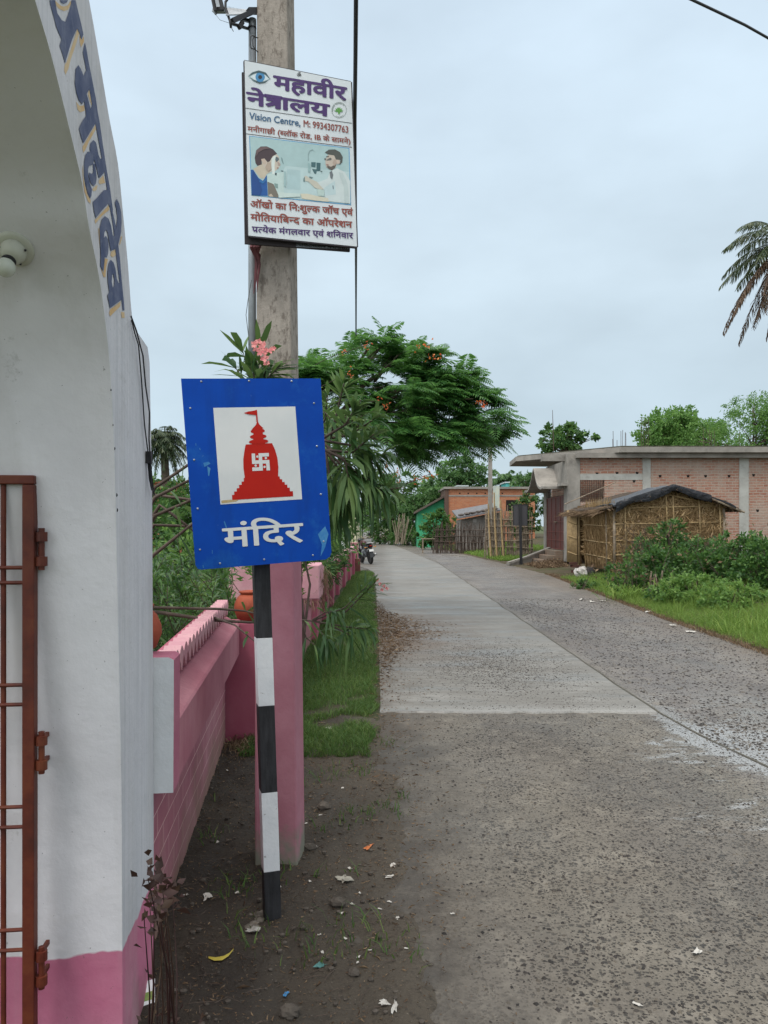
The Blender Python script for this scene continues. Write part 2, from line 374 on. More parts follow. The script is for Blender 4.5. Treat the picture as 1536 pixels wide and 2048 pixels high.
def road_mat(smooth_slab):
    k = NM('smooth_concrete_slab' if smooth_slab else 'worn_aggregate_concrete'); x, y, z = k.xyz(); big = k.noise(.55, 7, .6); mid = k.noise(3.2, 6, .65)
    fine = k.noise(38, 5, .7)
    if smooth_slab:
        c = k.ramp(k.noise(1.1, 7, .65, k.co((.55, 2.2, 1))), [(.3, (.145, .138, .122)), (.5, (.19, .183, .166)), (.7, (.24, .234, .216))])
        vx = k.co((1.0, 14, 1)); streak = k.noise(1.6, 7, .75, vx, .4)
        worn = k.math('MULTIPLY', k.math('MULTIPLY', k.rng(y, 7.2, 8.0), k.rng(y, 11.2, 9.4)), k.math('MULTIPLY', k.rng(x, .1, .7), k.rng(x, 2.2, 1.5)))
        band = k.math('MULTIPLY', k.math('MAXIMUM', worn, k.ramp(k.noise(.55, 4, .6, k.co((.5, 1.1, 1))), [(.46, 0.), (.6, .8)])), .9)
        pit = k.math('MULTIPLY', k.ramp(k.noise(1, 8, .8, k.co((9, 24, 1)), .5), [(.47, 0.), (.57, 1.)]), band)
        c = k.mix(pit, c, (.07, .063, .055))
        c = k.mix(k.ramp(streak, [(.50, 0.), (.62, .75)]), c, (.085, .08, .07))
        c = k.mix(k.math('MULTIPLY', k.ramp(k.noise(2.2, 7, .75, k.co((.8, 9, 1), (0, 0, .02))), [(.56, 0.), (.64, .7)]), k.rng(k.noise(.6, 3), .45, .6)), c, (.36, .355, .335))
        c = k.mix(k.ramp(big, [(.36, .55), (.56, 0.)]), c, (.115, .105, .09))
        c = k.mix(k.math('MULTIPLY', k.rng(k.math('ADD', y, k.rng(fine, .3, .7, -.06, .06)), 6.86, 6.6), .55), c, (.30, .295, .28))
        c = k.mix(k.ramp(k.noise(60, 4, .7), [(.52, 0.), (.66, .6)]), c, (.075, .07, .062))
        # brown leaf-litter stain creeping in from the left edge
        d = k.math('ADD', x, k.rng(mid, .2, .8, -.5, .5)); yy = k.math('ABSOLUTE', k.math('SUBTRACT', y, 11.8))
        st = k.math('MULTIPLY', k.rng(d, 1.7, .2), k.rng(yy, 3.6, .8))
        c = k.mix(k.math('MULTIPLY', st, k.rng(k.noise(2.2, 6, .7), .28, .5)), c, (.085, .052, .03))
        c = k.mix(k.math('MULTIPLY', k.rng(d, .35, -.1), .6), c, (.08, .066, .052))
        wet = k.ramp(k.noise(.9, 5, .6, k.co((.5, 1.6, 1))), [(.5, 0.), (.64, 1.)])
        c = k.mix(k.math('MULTIPLY', wet, .25), c, (.12, .116, .108))
        r = k.rng(wet, 0, 1, .62, .30)
        k.set(c, r, .45); k.bump(fine, .35, .004); k.bump(streak, .35, .006)
        return k.m
    # near half: brownish matrix left, greyer right lane; dark exposed stones in both
    lane = k.rng(k.math('ADD', x, k.rng(mid, .3, .7, -.12, .12)), 2.2, 2.5)
    base = k.ramp(big, [(.32, (.092, .079, .061)), (.5, (.126, .110, .087)), (.7, (.168, .15, .122))])
    base2 = k.ramp(big, [(.32, (.112, .101, .091)), (.5, (.152, .139, .126)), (.7, (.205, .191, .176))])
    c = k.mix(lane, base, base2)
    grit = k.noise(85, 3, .6); c = k.mix(k.ramp(grit, [(.5, 0.), (.7, .5)]), c, (.19, .168, .135))
    w = k.n('ShaderNodeVectorMath', operation='ADD'); nv = k.n('ShaderNodeTexNoise'); nv.inputs['Scale'].default_value = 30
    k.l(k.co(), nv.inputs['Vector']); sc_ = k.n('ShaderNodeVectorMath', operation='SCALE'); sc_.inputs[3].default_value = .022
    k.l(nv.outputs['Color'], sc_.inputs[0]); k.l(k.co(), w.inputs[0]); k.l(sc_.outputs[0], w.inputs[1])
    stones = None
    for scl, rad, th in ((30, .25, .52), (52, .27, .50), (95, .30, .45)):
        vo = k.n('ShaderNodeTexVoronoi'); vo.inputs['Scale'].default_value = scl; k.l(w.outputs[0], vo.inputs['Vector'])
        pick = k.rng(k.xyz(vo.outputs['Color'])[0], th, th + .04)
        m_ = k.math('MULTIPLY', k.rng(vo.outputs['Distance'], rad + .14, rad - .05), pick)
        stones = m_ if stones is None else k.math('MAXIMUM', stones, m_)
    dens = k.rng(k.noise(1.5, 5, .65), .34, .54, .55, 1.)
    dens = k.math('MULTIPLY', dens, k.rng(k.math('ADD', x, k.rng(mid, .3, .7, -.3, .3)), .05, .75, .15, 1))
    sm = k.math('MULTIPLY', stones, dens)
    c = k.mix(k.ramp(k.noise(.9, 6, .6, k.co((1.4, .45, 1))), [(.42, 0.), (.56, .5)]), c, k.mix(1., c, (.62, .60, .64), 'MULTIPLY'))
    c = k.mix(k.ramp(k.noise(5, 7, .75), [(.5, 0.), (.64, .45)]), c, (.24, .215, .175))
    c = k.mix(sm, c, k.mix(lane, (.022, .018, .014), (.030, .025, .025)))
    silt = k.rng(k.math('ADD', x, k.rng(k.noise(2, 5), .3, .7, -.3, .3)), .55, .0)
    c = k.mix(k.math('MULTIPLY', silt, .7), c, (.11, .092, .07))
    mud = k.rng(k.math('ADD', k.math('ADD', x, k.rng(mid, .3, .7, -.28, .28)), k.rng(fine, .3, .7, -.12, .12)), .42, .08); c = k.mix(k.math('MULTIPLY', mud, .85), c, (.045, .036, .027))
    edge = k.rng(k.math('ADD', x, k.rng(mid, .25, .75, -.5, .5)), 4.0, 4.7); c = k.mix(k.math('MULTIPLY', edge, .65), c, (.125, .10, .075))
    # rain water standing along the joint and in the right lane, and a film of wet everywhere
    jx = k.math('ABSOLUTE', k.math('SUBTRACT', x, k.rng(y, 3.4, 6.6, 2.75, 2.33)))
    near = k.math('MULTIPLY', k.rng(y, 7.6, 6.0), k.rng(y, 2.6, 3.4))
    pn = k.noise(2.3, 9, .74, k.co((.8, 1.7, 1)), .6)
    lvl = k.math('ADD', k.math('ADD', pn, k.math('MULTIPLY', k.rng(jx, .22, .0), .22)), k.math('MULTIPLY', k.rng(x, .9, 3.0, -2.2, 1.), .085))
    lvl = k.math('ADD', lvl, k.math('MULTIPLY', k.math('MULTIPLY', k.rng(k.math('ABSOLUTE', k.math('SUBTRACT', y, 4.15)), .5, .0), k.rng(x, .9, 1.7)), .13))
    lvl = k.math('ADD', lvl, k.math('MULTIPLY', k.math('MULTIPLY', k.rng(k.math('ABSOLUTE', k.math('SUBTRACT', y, 5.5)), .9, .1), k.rng(x, 1.3, 2.0)), .07))
    pud = k.math('MULTIPLY', k.ramp(lvl, [(.545, 0.), (.60, 1.)]), near)
    pud = k.math('MULTIPLY', pud, k.rng(sm, .9, .2))
    wet = k.ramp(k.noise(.7, 6, .6), [(.4, 0.), (.62, 1.)])
    c = k.mix(k.math('MULTIPLY', wet, .3), c, k.mix(1., c, (.55, .53, .5), 'MULTIPLY'))
    c = k.mix(k.math('MULTIPLY', pud, .8), c, (.25, .245, .235))
    r = k.mix(pud, k.rng(wet, 0, 1, .72, .42), .03)
    k.set(c, r, .5)
    hgt = k.math('MULTIPLY', k.math('ADD', k.math('MULTIPLY', sm, -.8), k.math('MULTIPLY', fine, .6)), k.rng(pud, 0, 1, 1., .02))
    k.bump(hgt, .75, .008); return k.m

# one sheet to the horizon
mb = MB(); mb.flat([(-1500, -400, -.06), (1500, -400, -.06), (1500, 3000, -.06), (-1500, 3000, -.06)])
o = mb.build('ground', ground_mat()); o['kind'] = 'structure'
ys = [0, .8, 1.6] + [2.2 + .35 * i for i in range(100)] + [38 + 4 * i for i in range(66)]
o = grid('road', lambda y: (eL(y) - .35, eR(y) + .5), ys, road_mat(False), lambda x, y: 0., 16)
# smooth slab laid in the left lane beyond the cross joint, a step proud of the old surface
def slabx(y): return (eL(y) + .0, 2.32 + .035 * nz(0, y, 1.1) + (eL(y) + 1.1 - eL(31)+0) * 0 if y < 31 else 2.32 + (eR(y) - eR(31)) * .75)
ys2 = [6.58 + .12 * i for i in range(200)] + [31 + 3 * i for i in range(80)]
v = []; f = []; nx = 60
for j, y in enumerate(ys2):
    xa, xb = slabx(y)
    for i in range(nx + 1):
        x = xa + (xb - xa) * i / nx; yy = y + (.03 * nz(x, 3, 2.5) + .035 * nz(x, 1, 9) if j == 0 else 0); v.append((x, yy, .014))
w_ = nx + 1
for j in range(len(ys2) - 1):
    for i in range(nx): a = j * w_ + i; f.append((a, a + 1, a + 1 + w_, a + w_))
b0 = len(v)
v += [(x, y - .012, -.004) for x, y, z in v[:w_]]
for i in range(nx): f.append((b0 + i, b0 + i + 1, i + 1, i))
b1 = len(v)
for j in range(len(ys2)): x, y, z = v[j * w_ + nx]; v.append((x + .012, y, -.004))
for j in range(len(ys2) - 1): f.append((j * w_ + nx, b1 + j, b1 + j + 1, (j + 1) * w_ + nx))
me = bpy.data.meshes.new('road_slab'); me.from_pydata(v, [], f); o = link('road_slab', me, road_mat(True)); o['kind'] = 'structure'
# mossy, crumbling joint between the two lanes
jm = pm('joint_filling', (.10, .095, .075), (.06, .056, .045), 20, .9, .5, 60, .01)
mb = MB(); n_ = 190
for i in range(n_):
    y0 = 3.0 + i * .17; xs_ = []
    for y in (y0, y0 + .17):
        cx = 2.35 + .035 * nz(0, y, 1.1) + (max(0, 6.6 - y) * .12); wd = .012 + .011 * (1 + nz(1, y, 3.3)) ; xs_ += [(cx - wd * .35, y), (cx + wd * .5, y)]
    mb.add([(xs_[0][0], xs_[0][1], .0045), (xs_[1][0], xs_[1][1], .0045), (xs_[3][0], xs_[3][1], .0045), (xs_[2][0], xs_[2][1], .0045)], [(0, 1, 2, 3)])
o = mb.build('road_joint', jm); o['kind'] = 'structure'

def dirt_z(x, y):
    d = x - eL(y); b = .016 * nz(x, y, 5) + .012 * nz(x, y, 13, 2) + .007 * nz(x, y, 31, 5)
    e_n = .16 * nz(x, y, 1.6, 9) + .07 * nz(x, y, 6, 4)
    return .012 + b * (1 - sst(d / .5)) - .035 * sst((d + e_n + .02) / .22)
o = grid('dirt_verge', lambda y: (-2.4, .75), [.9 + .03 * i for i in range(190)], dirt_mat(), dirt_z, 100)
def lawn_z(x, y): return .012 + .02 * nz(x, y, 2.1) - .05 * sst((x - eL(y) + .06 * nz(x, y, 3)) / .12)
lawn_m = pm('lawn_soil', (.028, .034, .012), (.04, .034, .02), 3, .95, .5, 30, .02, lo=.4, hi=.65)
o = grid('grass_strip', lambda y: (-1.35, eL(y) + .25), [5.9 + .12 * i for i in range(185)], lawn_m, lawn_z, 24)
bank_m = NM('bank_soil'); _c = bank_m.ramp(bank_m.noise(1.4, 7, .65), [(.40, (.085, .064, .044)), (.54, (.06, .055, .028)), (.66, (.035, .06, .016))])
bank_m.set(_c, .95, .2); bank_m.bump(bank_m.noise(14, 6), .6, .04); bank_m = bank_m.m
o = grid('grassy_bank', lambda y: (eR(y) - .2 + .22 * nz(3, y, .5) + .06 * nz(1, y, 1.7), eR(y) + 4.5), [1.5 + .1 * i for i in range(300)] + [31.5 + 1.2 * i for i in range(80)], bank_m,
         lambda x, y: bank_z(x, y) + .014, 70)
o = grid('grassy_bank', lambda y: (eR(y) + 4.45, 60), [1.5 + .6 * i for i in range(150)], bank_m, lambda x, y: bank_z(x, y) + .012, 70)

# grass blades
def blades(name, pts, hmin, hmax, w, mats, lean=.5):
    n = len(pts); p = np.array(pts); a = NR.uniform(0, 2 * np.pi, n); sd = np.stack([np.cos(a), np.sin(a), 0 * a], 1)
    h = NR.uniform(hmin, hmax, n)[:, None] * (NR.uniform(.6, 1, n)[:, None]); ln = NR.normal(size=(n, 3)) * lean; ln[:, 2] = 0
    up = np.array([0, 0, 1.]); ws = NR.uniform(.6, 1.3, n)[:, None] * w
    mid = p + up * h * .55 + ln * h * .25; tip = p + up * h * .95 + ln * h
    cl = Cloud(); cl.poly(np.stack([p - sd * ws, p + sd * ws, mid + sd * ws * .7, mid - sd * ws * .7, tip], 1), [(0, 1, 2, 3), (3, 2, 4)])
    return cl.build(name, mats)
pts = []
while len(pts) < 70000:
    y = 5.3 + (R.random() ** 1.9) * 21.5; x0 = -1.0; x1 = eL(y)
    x = x0 + R.random() * (x1 - x0); d = nz(x, y, 1.3, 2) + .5 * nz(x, y, 4, 6)
    if y < 5.9 and R.random() > (y - 5.25) / .65 * .9 + .05: continue
    if d < -.62 + R.random() * .25 or x > x1 - .05 + .12 * nz(x, y, 3, 8): continue
    pts.append((x, y, lawn_z(x, y) if y > 5.9 else dirt_z(x, y)))
for i in range(2600):      # stray tufts on the bare dirt
    y = 2.2 + R.random() * 3.6; x = -1.0 + R.random() * 1.15
    if nz(x, y, 2.2, 12) > .18: pts.append((x, y, dirt_z(x, y)))
o = blades('lawn_grass', pts, .03, .085, .0028, M['grass'], .7)
tag(o, 'short green lawn grass on the strip between pink wall and road', 'grass', kind='stuff')
pts = []
while len(pts) < 90000:
    y = 8.5 + (R.random() ** 1.7) * 15; e = eR(y); x = e - .1 + (R.random() ** 1.25) * 4.6
    if x - e < -.02 + .22 * (nz(3, y, .8) + .6) * R.random(): continue
    if nz(x, y, .9, 4) < -.7 + R.random() * .2: continue
    pts.append((x, y, bank_z(x, y)))
o = blades('bank_grass', pts, .045, .2, .0045, M['verge_grass'], .75)
tag(o, 'bright green verge grass along the right edge of the road', 'grass', kind='stuff')
pts = []
while len(pts) < 26000:
    y = 34.5 + (R.random() ** 1.4) * 45; e = eR(y); x = e + .15 + R.random() * 4.4
    if y < 36 and x > 6.3: continue
    if nz(x, y, .35, 2) < -.25: continue
    pts.append((x, y, bank_z(x, y)))
o = blades('far_verge_grass', pts, .08, .26, .014, M['verge_grass'], .5)
tag(o, 'grass on the far verge beyond the steps of the brick house', 'grass', kind='stuff')

# loose stone chips standing proud of the worn concrete
def chips(name, n, xr, yr, smin, smax, mat, label, z0=0., soft=False):
    y = yr[0] + NR.uniform(0, 1, n) ** 1.35 * (yr[1] - yr[0]); x = NR.uniform(xr[0], xr[1], n)
    if soft: y = NR.normal(sum(yr) / 2, (yr[1] - yr[0]) * .3, n); x = NR.normal(sum(xr) / 2, (xr[1] - xr[0]) * .3, n)
    ok = (x > np.array([eL(b) for b in y]) + .1 + NR.gamma(1.2, .25, n)) & ((z0 == 0) | ((y > 6.65) & (x < 2.22))); x, y = x[ok], y[ok]; n = len(x)
    s = NR.uniform(smin, smax, n) * NR.uniform(.5, 1.1, n); a = NR.uniform(0, 6.28, n); e = NR.uniform(1, 1.7, n); c = np.stack([x, y, np.full(n, z0)], 1)
    u = np.stack([np.cos(a), np.sin(a), 0 * a], 1) * (s * e)[:, None]; v = np.stack([-np.sin(a), np.cos(a), 0 * a], 1) * s[:, None]; h = np.stack([0 * s, 0 * s, s * NR.uniform(.3, .65, n)], 1)
    cl = Cloud(); cl.poly(np.stack([c + u, c + v * .9 + u * .2, c - u * .9 + v * .2, c - v, c + u * .35 + v * .3 + h, c - u * .4 + h * .9, c + u * .1 - v * .45 + h], 1), [(0, 1, 4), (1, 2, 5), (1, 5, 4), (2, 3, 6), (2, 6, 5), (3, 0, 6), (0, 4, 6), (4, 5, 6)])
    return tag(cl.build(name, mat), label, 'gravel', kind='stuff')
k = NM('dark_stone_chip'); g = k.n('ShaderNodeNewGeometry'); k.set(k.ramp(g.outputs['Random Per Island'], [(0., (.010, .008, .007)), (.7, (.028, .023, .020)), (1., (.10, .085, .065))]), .7, .4)
chips('road_chips', 15000, (-.1, 4.4), (2.1, 6.5), .003, .0105, k.m, 'dark stone chips exposed in the worn near part of the road')
chips('road_chips', 5000, (.35, 2.1), (7.3, 10.6), .004, .011, k.m, 'dark stone chips in the worn middle of the pale slab', .0138, True)
chips('road_chips', 2600, (0, 2.25), (6.6, 9.5), .003, .008, k.m, 'grit spilled over the front edge of the pale slab', .0138)
chips('road_chips', 9000, (2.45, 4.9), (5.5, 17), .006, .017, k.m, 'dark stone chips exposed in the right lane further on')

pts = []
while len(pts) < 5200:
    y = 9.5 + (R.random() ** 1.5) * 13; x = eR(y) + .1 + R.random() * 4.2
    if nz(x, y, 1.1, 21) < .12: continue
    pts.append((x, y, bank_z(x, y)))
o = blades('verge_weeds', pts, .16, .46, .0075, M['verge_grass'], .45)
tag(o, 'taller weeds standing in patches through the bright verge grass', 'weeds', kind='stuff')
pts = []
for i in range(9000):
    y = 8.5 + R.random() * 17; x = eR(y) - .12 + abs(R.gauss(0, .22)); pts.append((x, y, max(.002, bank_z(x, y))))
o = blades('edge_grass', pts, .02, .08, .005, M['dead'], .9)
tag(o, 'dry trodden grass and leaf bits along the right road edge', 'grass', kind='stuff')
# ------------------------------------------------------------------ temple gateway (front face looks at the road, +X)
A0, B0 = -.521, -.107
dS = Vector((B0, 1, 0)).normalized(); nS = Vector((dS.y, -dS.x, 0))     # along the wall / outward to the road
FRONT = Plane((A0, 0, 0), nS)
def fp(s, z, off=0.): return Vector((A0, 0, 0)) + dS * s + nS * off + Vector((0, 0, z))
def px_sz(px, py): p = FRONT.hit(px, py); return ((p - Vector((A0, 0, 0))).dot(dS), p.z)

k = NM('gateway_whitewash'); x, y, z = k.xyz()
c = k.ramp(k.noise(1.5, 7, .6), [(.3, (.61, .595, .62)), (.5, (.71, .695, .72)), (.7, (.66, .645, .66))])
c = k.mix(k.ramp(k.noise(4, 8, .75), [(.58, 0.), (.75, .35)]), c, (.50, .47, .42))
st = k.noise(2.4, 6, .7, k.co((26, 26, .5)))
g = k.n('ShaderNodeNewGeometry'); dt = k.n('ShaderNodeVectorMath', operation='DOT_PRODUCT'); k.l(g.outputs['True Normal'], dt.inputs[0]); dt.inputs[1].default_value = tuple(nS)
road_face = k.rng(dt.outputs['Value'], .6, .8)      # outer face only: rain streaks, plus an even grey standing in for its shade
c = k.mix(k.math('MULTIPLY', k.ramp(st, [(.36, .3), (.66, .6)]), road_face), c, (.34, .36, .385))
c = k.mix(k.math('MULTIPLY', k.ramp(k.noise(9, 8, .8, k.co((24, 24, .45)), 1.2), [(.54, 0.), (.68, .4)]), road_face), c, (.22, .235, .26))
line = k.math('ADD', z, k.rng(k.noise(7, 3), .3, .7, -.012, .012))
pinkc = k.ramp(k.noise(2.5, 6, .65), [(.35, (.46, .135, .225)), (.65, (.54, .20, .29))])
c = k.mix(k.rng(line, .362, .356), c, pinkc)
c = k.mix(k.math('MULTIPLY', k.rng(k.math('ADD', z, k.rng(k.noise(5, 5), .3, .7, -.1, .1)), .16, .0), .6), c, (.14, .10, .08))
c = k.mix(k.ramp(k.noise(1.6, 5, .6, k.co((3, 3, .35))), [(.52, 0.), (.68, .3)]), c, (.40, .385, .36))
c = k.mix(k.ramp(k.noise(2.6, 8, .8), [(.60, 0.), (.66, .45)]), c, (.34, .33, .32))
c = k.mix(k.ramp(k.noise(90, 2), [(.735, 0.), (.75, .55)]), c, (.12, .11, .11))
k.set(c, .85, .2); k.bump(k.noise(40, 5, .65), .28, .006); k.bump(k.noise(4, 4, .5), .35, .03)
k.bump(k.noise(90, 3, .6), .12, .003)
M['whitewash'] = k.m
inner = [px_sz(*q) for q in [(212, 660), (209, 632), (197, 547), (178, 455), (164, 366), (137, 250), (103, 113), (70, 0)]]
inner = [(2.255, -.1), (2.248, .5), (2.235, .9), (2.20, 1.3), (2.16, 1.75), (2.115, 2.0)] + inner[1:] + [(1.3, 2.73), (1.05, 2.79), (.75, 2.81)]
outer = [(2.735, -.1), (2.72, .9), (2.70, 1.7), (2.655, 2.16), (2.62, 2.205), (2.45, 2.215)] + [px_sz(*q) for q in [(264, 632), (256, 530), (246, 427), (236, 328), (219, 239), (200, 126), (178, 0)]] + [(1.68, 3.04), (1.4, 3.18), (1.05, 3.28), (.75, 3.31)]
sm = .75
def smooth_path(p, k=4):
    o = []
    for i in range(len(p) - 1):
        a, b, c, d = p[max(i - 1, 0)], p[i], p[i + 1], p[min(i + 2, len(p) - 1)]
        for j in range(k):
            t = j / k; o.append(tuple(.5 * (2 * b[m] + (c[m] - a[m]) * t + (2 * a[m] - 5 * b[m] + 4 * c[m] - d[m]) * t * t + (3 * b[m] - a[m] - 3 * c[m] + d[m]) * t ** 3) for m in (0, 1)))
    return o + [p[-1]]
inner = smooth_path(inner); outer = outer[:5] + smooth_path(outer[5:], 3)
near_in = [(2 * sm - s, z) for s, z in inner[::-1][1:]]; near_out = [(2 * sm - s, z) for s, z in outer[::-1][1:]]
loop2 = inner + near_in + (near_out[::-1]) + outer[::-1][1:]
gw = thing('temple_gateway', 'white plastered gateway arch with pink base and blue painted lettering', 'gateway', fp(2.5, 0))
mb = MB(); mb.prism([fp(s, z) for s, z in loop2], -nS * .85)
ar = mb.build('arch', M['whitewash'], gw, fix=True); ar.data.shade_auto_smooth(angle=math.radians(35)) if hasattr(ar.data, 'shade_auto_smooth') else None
ar.data.polygons.foreach_set('use_smooth', [True] * len(ar.data.polygons))
_bm = bmesh.new(); _bm.from_mesh(ar.data)
for e_ in _bm.edges: e_.smooth = len(e_.link_faces) == 2 and e_.calc_face_angle(0) < math.radians(35)
_bm.to_mesh(ar.data); _bm.free()
# round black pin socket beside the gate top, small holes along the arris
JB = Plane(fp(2.22, 0), dS)
mb = MB(); c0 = JB.hit(84, 961, -.002); mb.lathe([(.011, 0), (.011, .012), (.007, .013), (.006, .004)], c0, -dS, 16)
mb.build('socket', M['dark'], gw, smooth=False)
for (qx, qy, q) in ((233, 990, .0035), (234, 1020, .0035), (229, 897, .0028), (222, 780, .002), (226, 850, .0016)):
    mb = MB(); mb.ball(FRONT.hit(qx, qy), q * 1.0, 8, (1, 1, 1.6)); mb.build('hole', M['black'], gw)

r1 = lambda x, y: (60 + x * .1302, y * .1302); r2 = lambda x, y: (120 + x * .10417, 220 + y * .10417); r3 = lambda x, y: (160 + x * .1367, 380 + y * .1367)
def q(fn, *pts): return [fn(a, b) for a, b in pts]
BLUE = [
 q(r1, (300,0),(330,130),(370,270),(400,400),(440,500),(485,600),(455,700),(500,830),(540,975),(600,760),(650,600),(700,490),(725,440),(760,500),(790,605),(822,530),(790,380),(740,170),(700,0),(640,0),(630,80),(590,210),(545,335),(490,310),(420,200),(385,0)),
 q(r1, (455,0),(480,40),(520,60),(565,40),(585,0)),
 q(r1, (845,655),(870,760),(905,970),(940,1140),(975,1320),(1010,1500),(1045,1740)) + q(r2, (765,250),(830,700),(890,1100),(960,1500),(1015,1900)) + q(r3, (480,330),(545,600),(560,800),(585,1000),(610,1300),(640,1600),(652,1760),(625,1760),(600,1500),(560,1200),(535,1000),(520,880),(490,560),(440,250)) + q(r2, (945,1850),(860,1200),(780,800),(690,300),(650,60)) + q(r1, (945,1560),(870,1100),(812,800)),
 q(r1, (700,1060),(745,1000),(785,1060),(825,1165),(865,1080),(930,1140),(960,1300),(915,1365),(878,1430),(850,1530),(800,1600),(750,1540),(715,1430),(690,1280)),
 q(r1, (870,1430),(905,1560),(930,1670),(970,1590),(1020,1680)) + q(r2, (725,100),(685,250),(560,460),(450,640),(410,540),(365,350),(435,200),(500,115),(495,0)) + q(r1, (845,1640),(835,1550)),
 q(r2, (585,640),(640,575),(690,620),(715,720),(740,860),(770,935),(850,920),(885,1120),(838,1215),(750,1310),(735,1260),(700,1100),(660,960),(650,980),(640,1040),(600,1060),(560,1070),(540,1130),(545,1280),(580,1430),(615,1520),(605,1640),(580,1700),(530,1580),(490,1420),(465,1250),(465,1000),(490,860),(540,795),(580,810),(575,720)),
 q(r2, (565,1200),(605,1230),(640,1200),(638,1035),(672,1030),(692,1170),(705,1300),(690,1410),(650,1460),(600,1420),(570,1330),(555,1250)),
 q(r3, (350,0),(440,0),(470,200),(440,240),(412,200),(320,300),(232,410),(205,300),(188,175),(250,115)),
 q(r3, (510,185),(540,130),(575,200),(605,330),(610,480),(600,620),(575,740),(550,830),(505,760),(500,600),(532,560),(548,400),(530,260)),
 q(r3, (365,380),(420,420),(455,520),(480,665),(540,700),(555,800),(510,865),(450,890),(425,740),(405,620),(380,580),(358,620),(350,700),(380,670),(410,720),(420,830),(412,930),(395,985),(360,985),(355,1060),(340,1190),(300,1110),(305,980),(300,850),(290,700),(290,560),(320,430)),
 q(r3, (450,1020),(490,1060),(520,1150),(540,1300),(565,1360),(600,1360),(630,1600),(600,1610),(440,1730),(425,1650),(402,1540),(430,1490),(410,1350),(403,1200),(420,1080))]
VA_HOLE = q(r3, (470,1240),(490,1230),(505,1320),(500,1400),(480,1430),(465,1340))
ORANGE = [
 q(r1, (388,10),(430,50),(480,90),(520,100),(580,80),(622,10),(630,60),(585,150),(520,170),(440,130),(405,90)),
 q(r1, (725,450),(755,515),(700,700),(630,900),(590,1060),(545,1150),(525,1080),(535,990),(560,960),(620,780),(690,570)),
 q(r1, (760,540),(790,615),(825,560),(830,640),(785,730),(765,660)),
 q(r1, (710,1560),(760,1625),(830,1620),(840,1700),(770,1725),(730,1680)), q(r1, (905,1390),(930,1400),(955,1540),(945,1620),(915,1530),(890,1450)),
 q(r2, (680,290),(690,370),(560,600),(480,780),(450,820),(430,740),(440,690),(470,650),(570,470)),
 q(r2, (750,1345),(832,1255),(865,1400),(760,1425),(742,1385)), q(r2, (620,1530),(650,1560),(700,1540),(725,1440),(690,1455),(640,1495)),
 q(r2, (440,1050),(452,1300),(480,1450),(530,1640),(590,1730),(590,1800),(540,1760),(470,1560),(445,1350),(432,1150)),
 q(r3, (418,225),(430,290),(330,370),(260,450),(225,495),(215,430),(235,425),(330,320)),
 q(r3, (455,905),(510,870),(525,950),(480,985),(445,960)), q(r3, (365,1000),(410,1010),(385,1120),(375,1280),(345,1250),(350,1170)),
 q(r3, (305,1140),(375,1275),(345,1270)), q(r3, (595,1630),(590,1700),(440,1850),(425,1800),(440,1750),(520,1690)),
 q(r3, (600,1780),(650,1790),(655,1870),(610,1870)), q(r3, (600,680),(620,680),(590,790),(570,810),(590,730)), q(r3, (270,560),(282,560),(290,850),(280,700))]
M['blue_letter'] = pm('faded_blue_lettering', (.055, .075, .15), (.11, .13, .21), 14, .85, .3, 50, dirt=(.22, .24, .29), dscale=30, damt=.5)
M['orange_letter'] = pm('faded_orange_outline', (.55, .36, .17), (.60, .47, .30), 9, .85, .2)
for i, lp in enumerate(ORANGE): mb = MB(); mb.flat([FRONT.hit(a, b, .0004 + .00004 * i) for a, b in lp]); mb.build('letter_outline', M['orange_letter'], gw)
groups = {'letter': [[0, 1], [2], [3, 4], [5, 6], [7], [8, 9], [10]]}
for gi, ids in enumerate(groups['letter']):
    mb = MB()
    for i in ids:
        hs = [[FRONT.hit(a, b, .0011 + .00008 * i) for a, b in VA_HOLE]] if i == 10 else []
        mb.flat([FRONT.hit(a, b, .0011 + .00008 * i) for a, b in BLUE[i]], hs)
    mb.build('letter', M['blue_letter'], gw)

# bulb in its batten holder on the arch soffit
def soffit_hit(px, py):
    d = ray(px, py); c = Vector((0, 0, H)); best = None
    for (s0, z0), (s1, z1) in zip(inner[:-1], inner[1:]):
        a, b = fp(s0, z0), fp(s1, z1); n_ = (b - a).cross(nS)
        t = (a - c).dot(n_) / d.dot(n_); p = c + d * t; u = (p - a).dot(b - a) / (b - a).length_squared
        if 0 <= u <= 1 and t > 0: best = (p, n_.normalized() * (1 if n_.dot(d) < 0 else -1))
    return best
p, n_ = soffit_hit(30, 497)
lamp = thing('bulb_holder', 'cream plastic bulb holder with small round white bulb under arch', 'lamp', p)
mb = MB(); mb.lathe([(.046, -.002), (.046, .005), (.040, .009), (.03, .010)], p, n_, 28); mb.build('base_plate', plain('cream_plastic', (.55, .55, .47), .5), lamp, smooth=True)
ax = (n_ * .75 + Vector((-.25, -.1, -.62))).normalized()
mb = MB(); mb.lathe([(.031, .004), (.031, .016), (.027, .028), (.018, .040)], p, (n_ * .9 + ax * .3), 24); mb.build('socket', bpy.data.materials['cream_plastic'], lamp, smooth=True)
for a in (0.4, 1.5, 2.7, 4.2): 
    mb = MB(); t1 = n_.orthogonal().normalized(); t2 = n_.cross(t1); mb.ball(p + n_ * .02 + (t1 * math.cos(a) + t2 * math.sin(a)) * .032, .0035, 6); mb.build('screw', M['dark'], lamp)
c1 = p + ax * .034
mb = MB(); mb.lathe([(.0165, 0), (.0175, .008), (.0165, .010)], c1, ax, 20); mb.build('collar', M['dark'], lamp)
mb = MB(); mb.ball(c1 + ax * .03, .0235, 20); mb.build('bulb', plain('frosted_glass_bulb', (.62, .64, .56), .25), lamp, smooth=True)

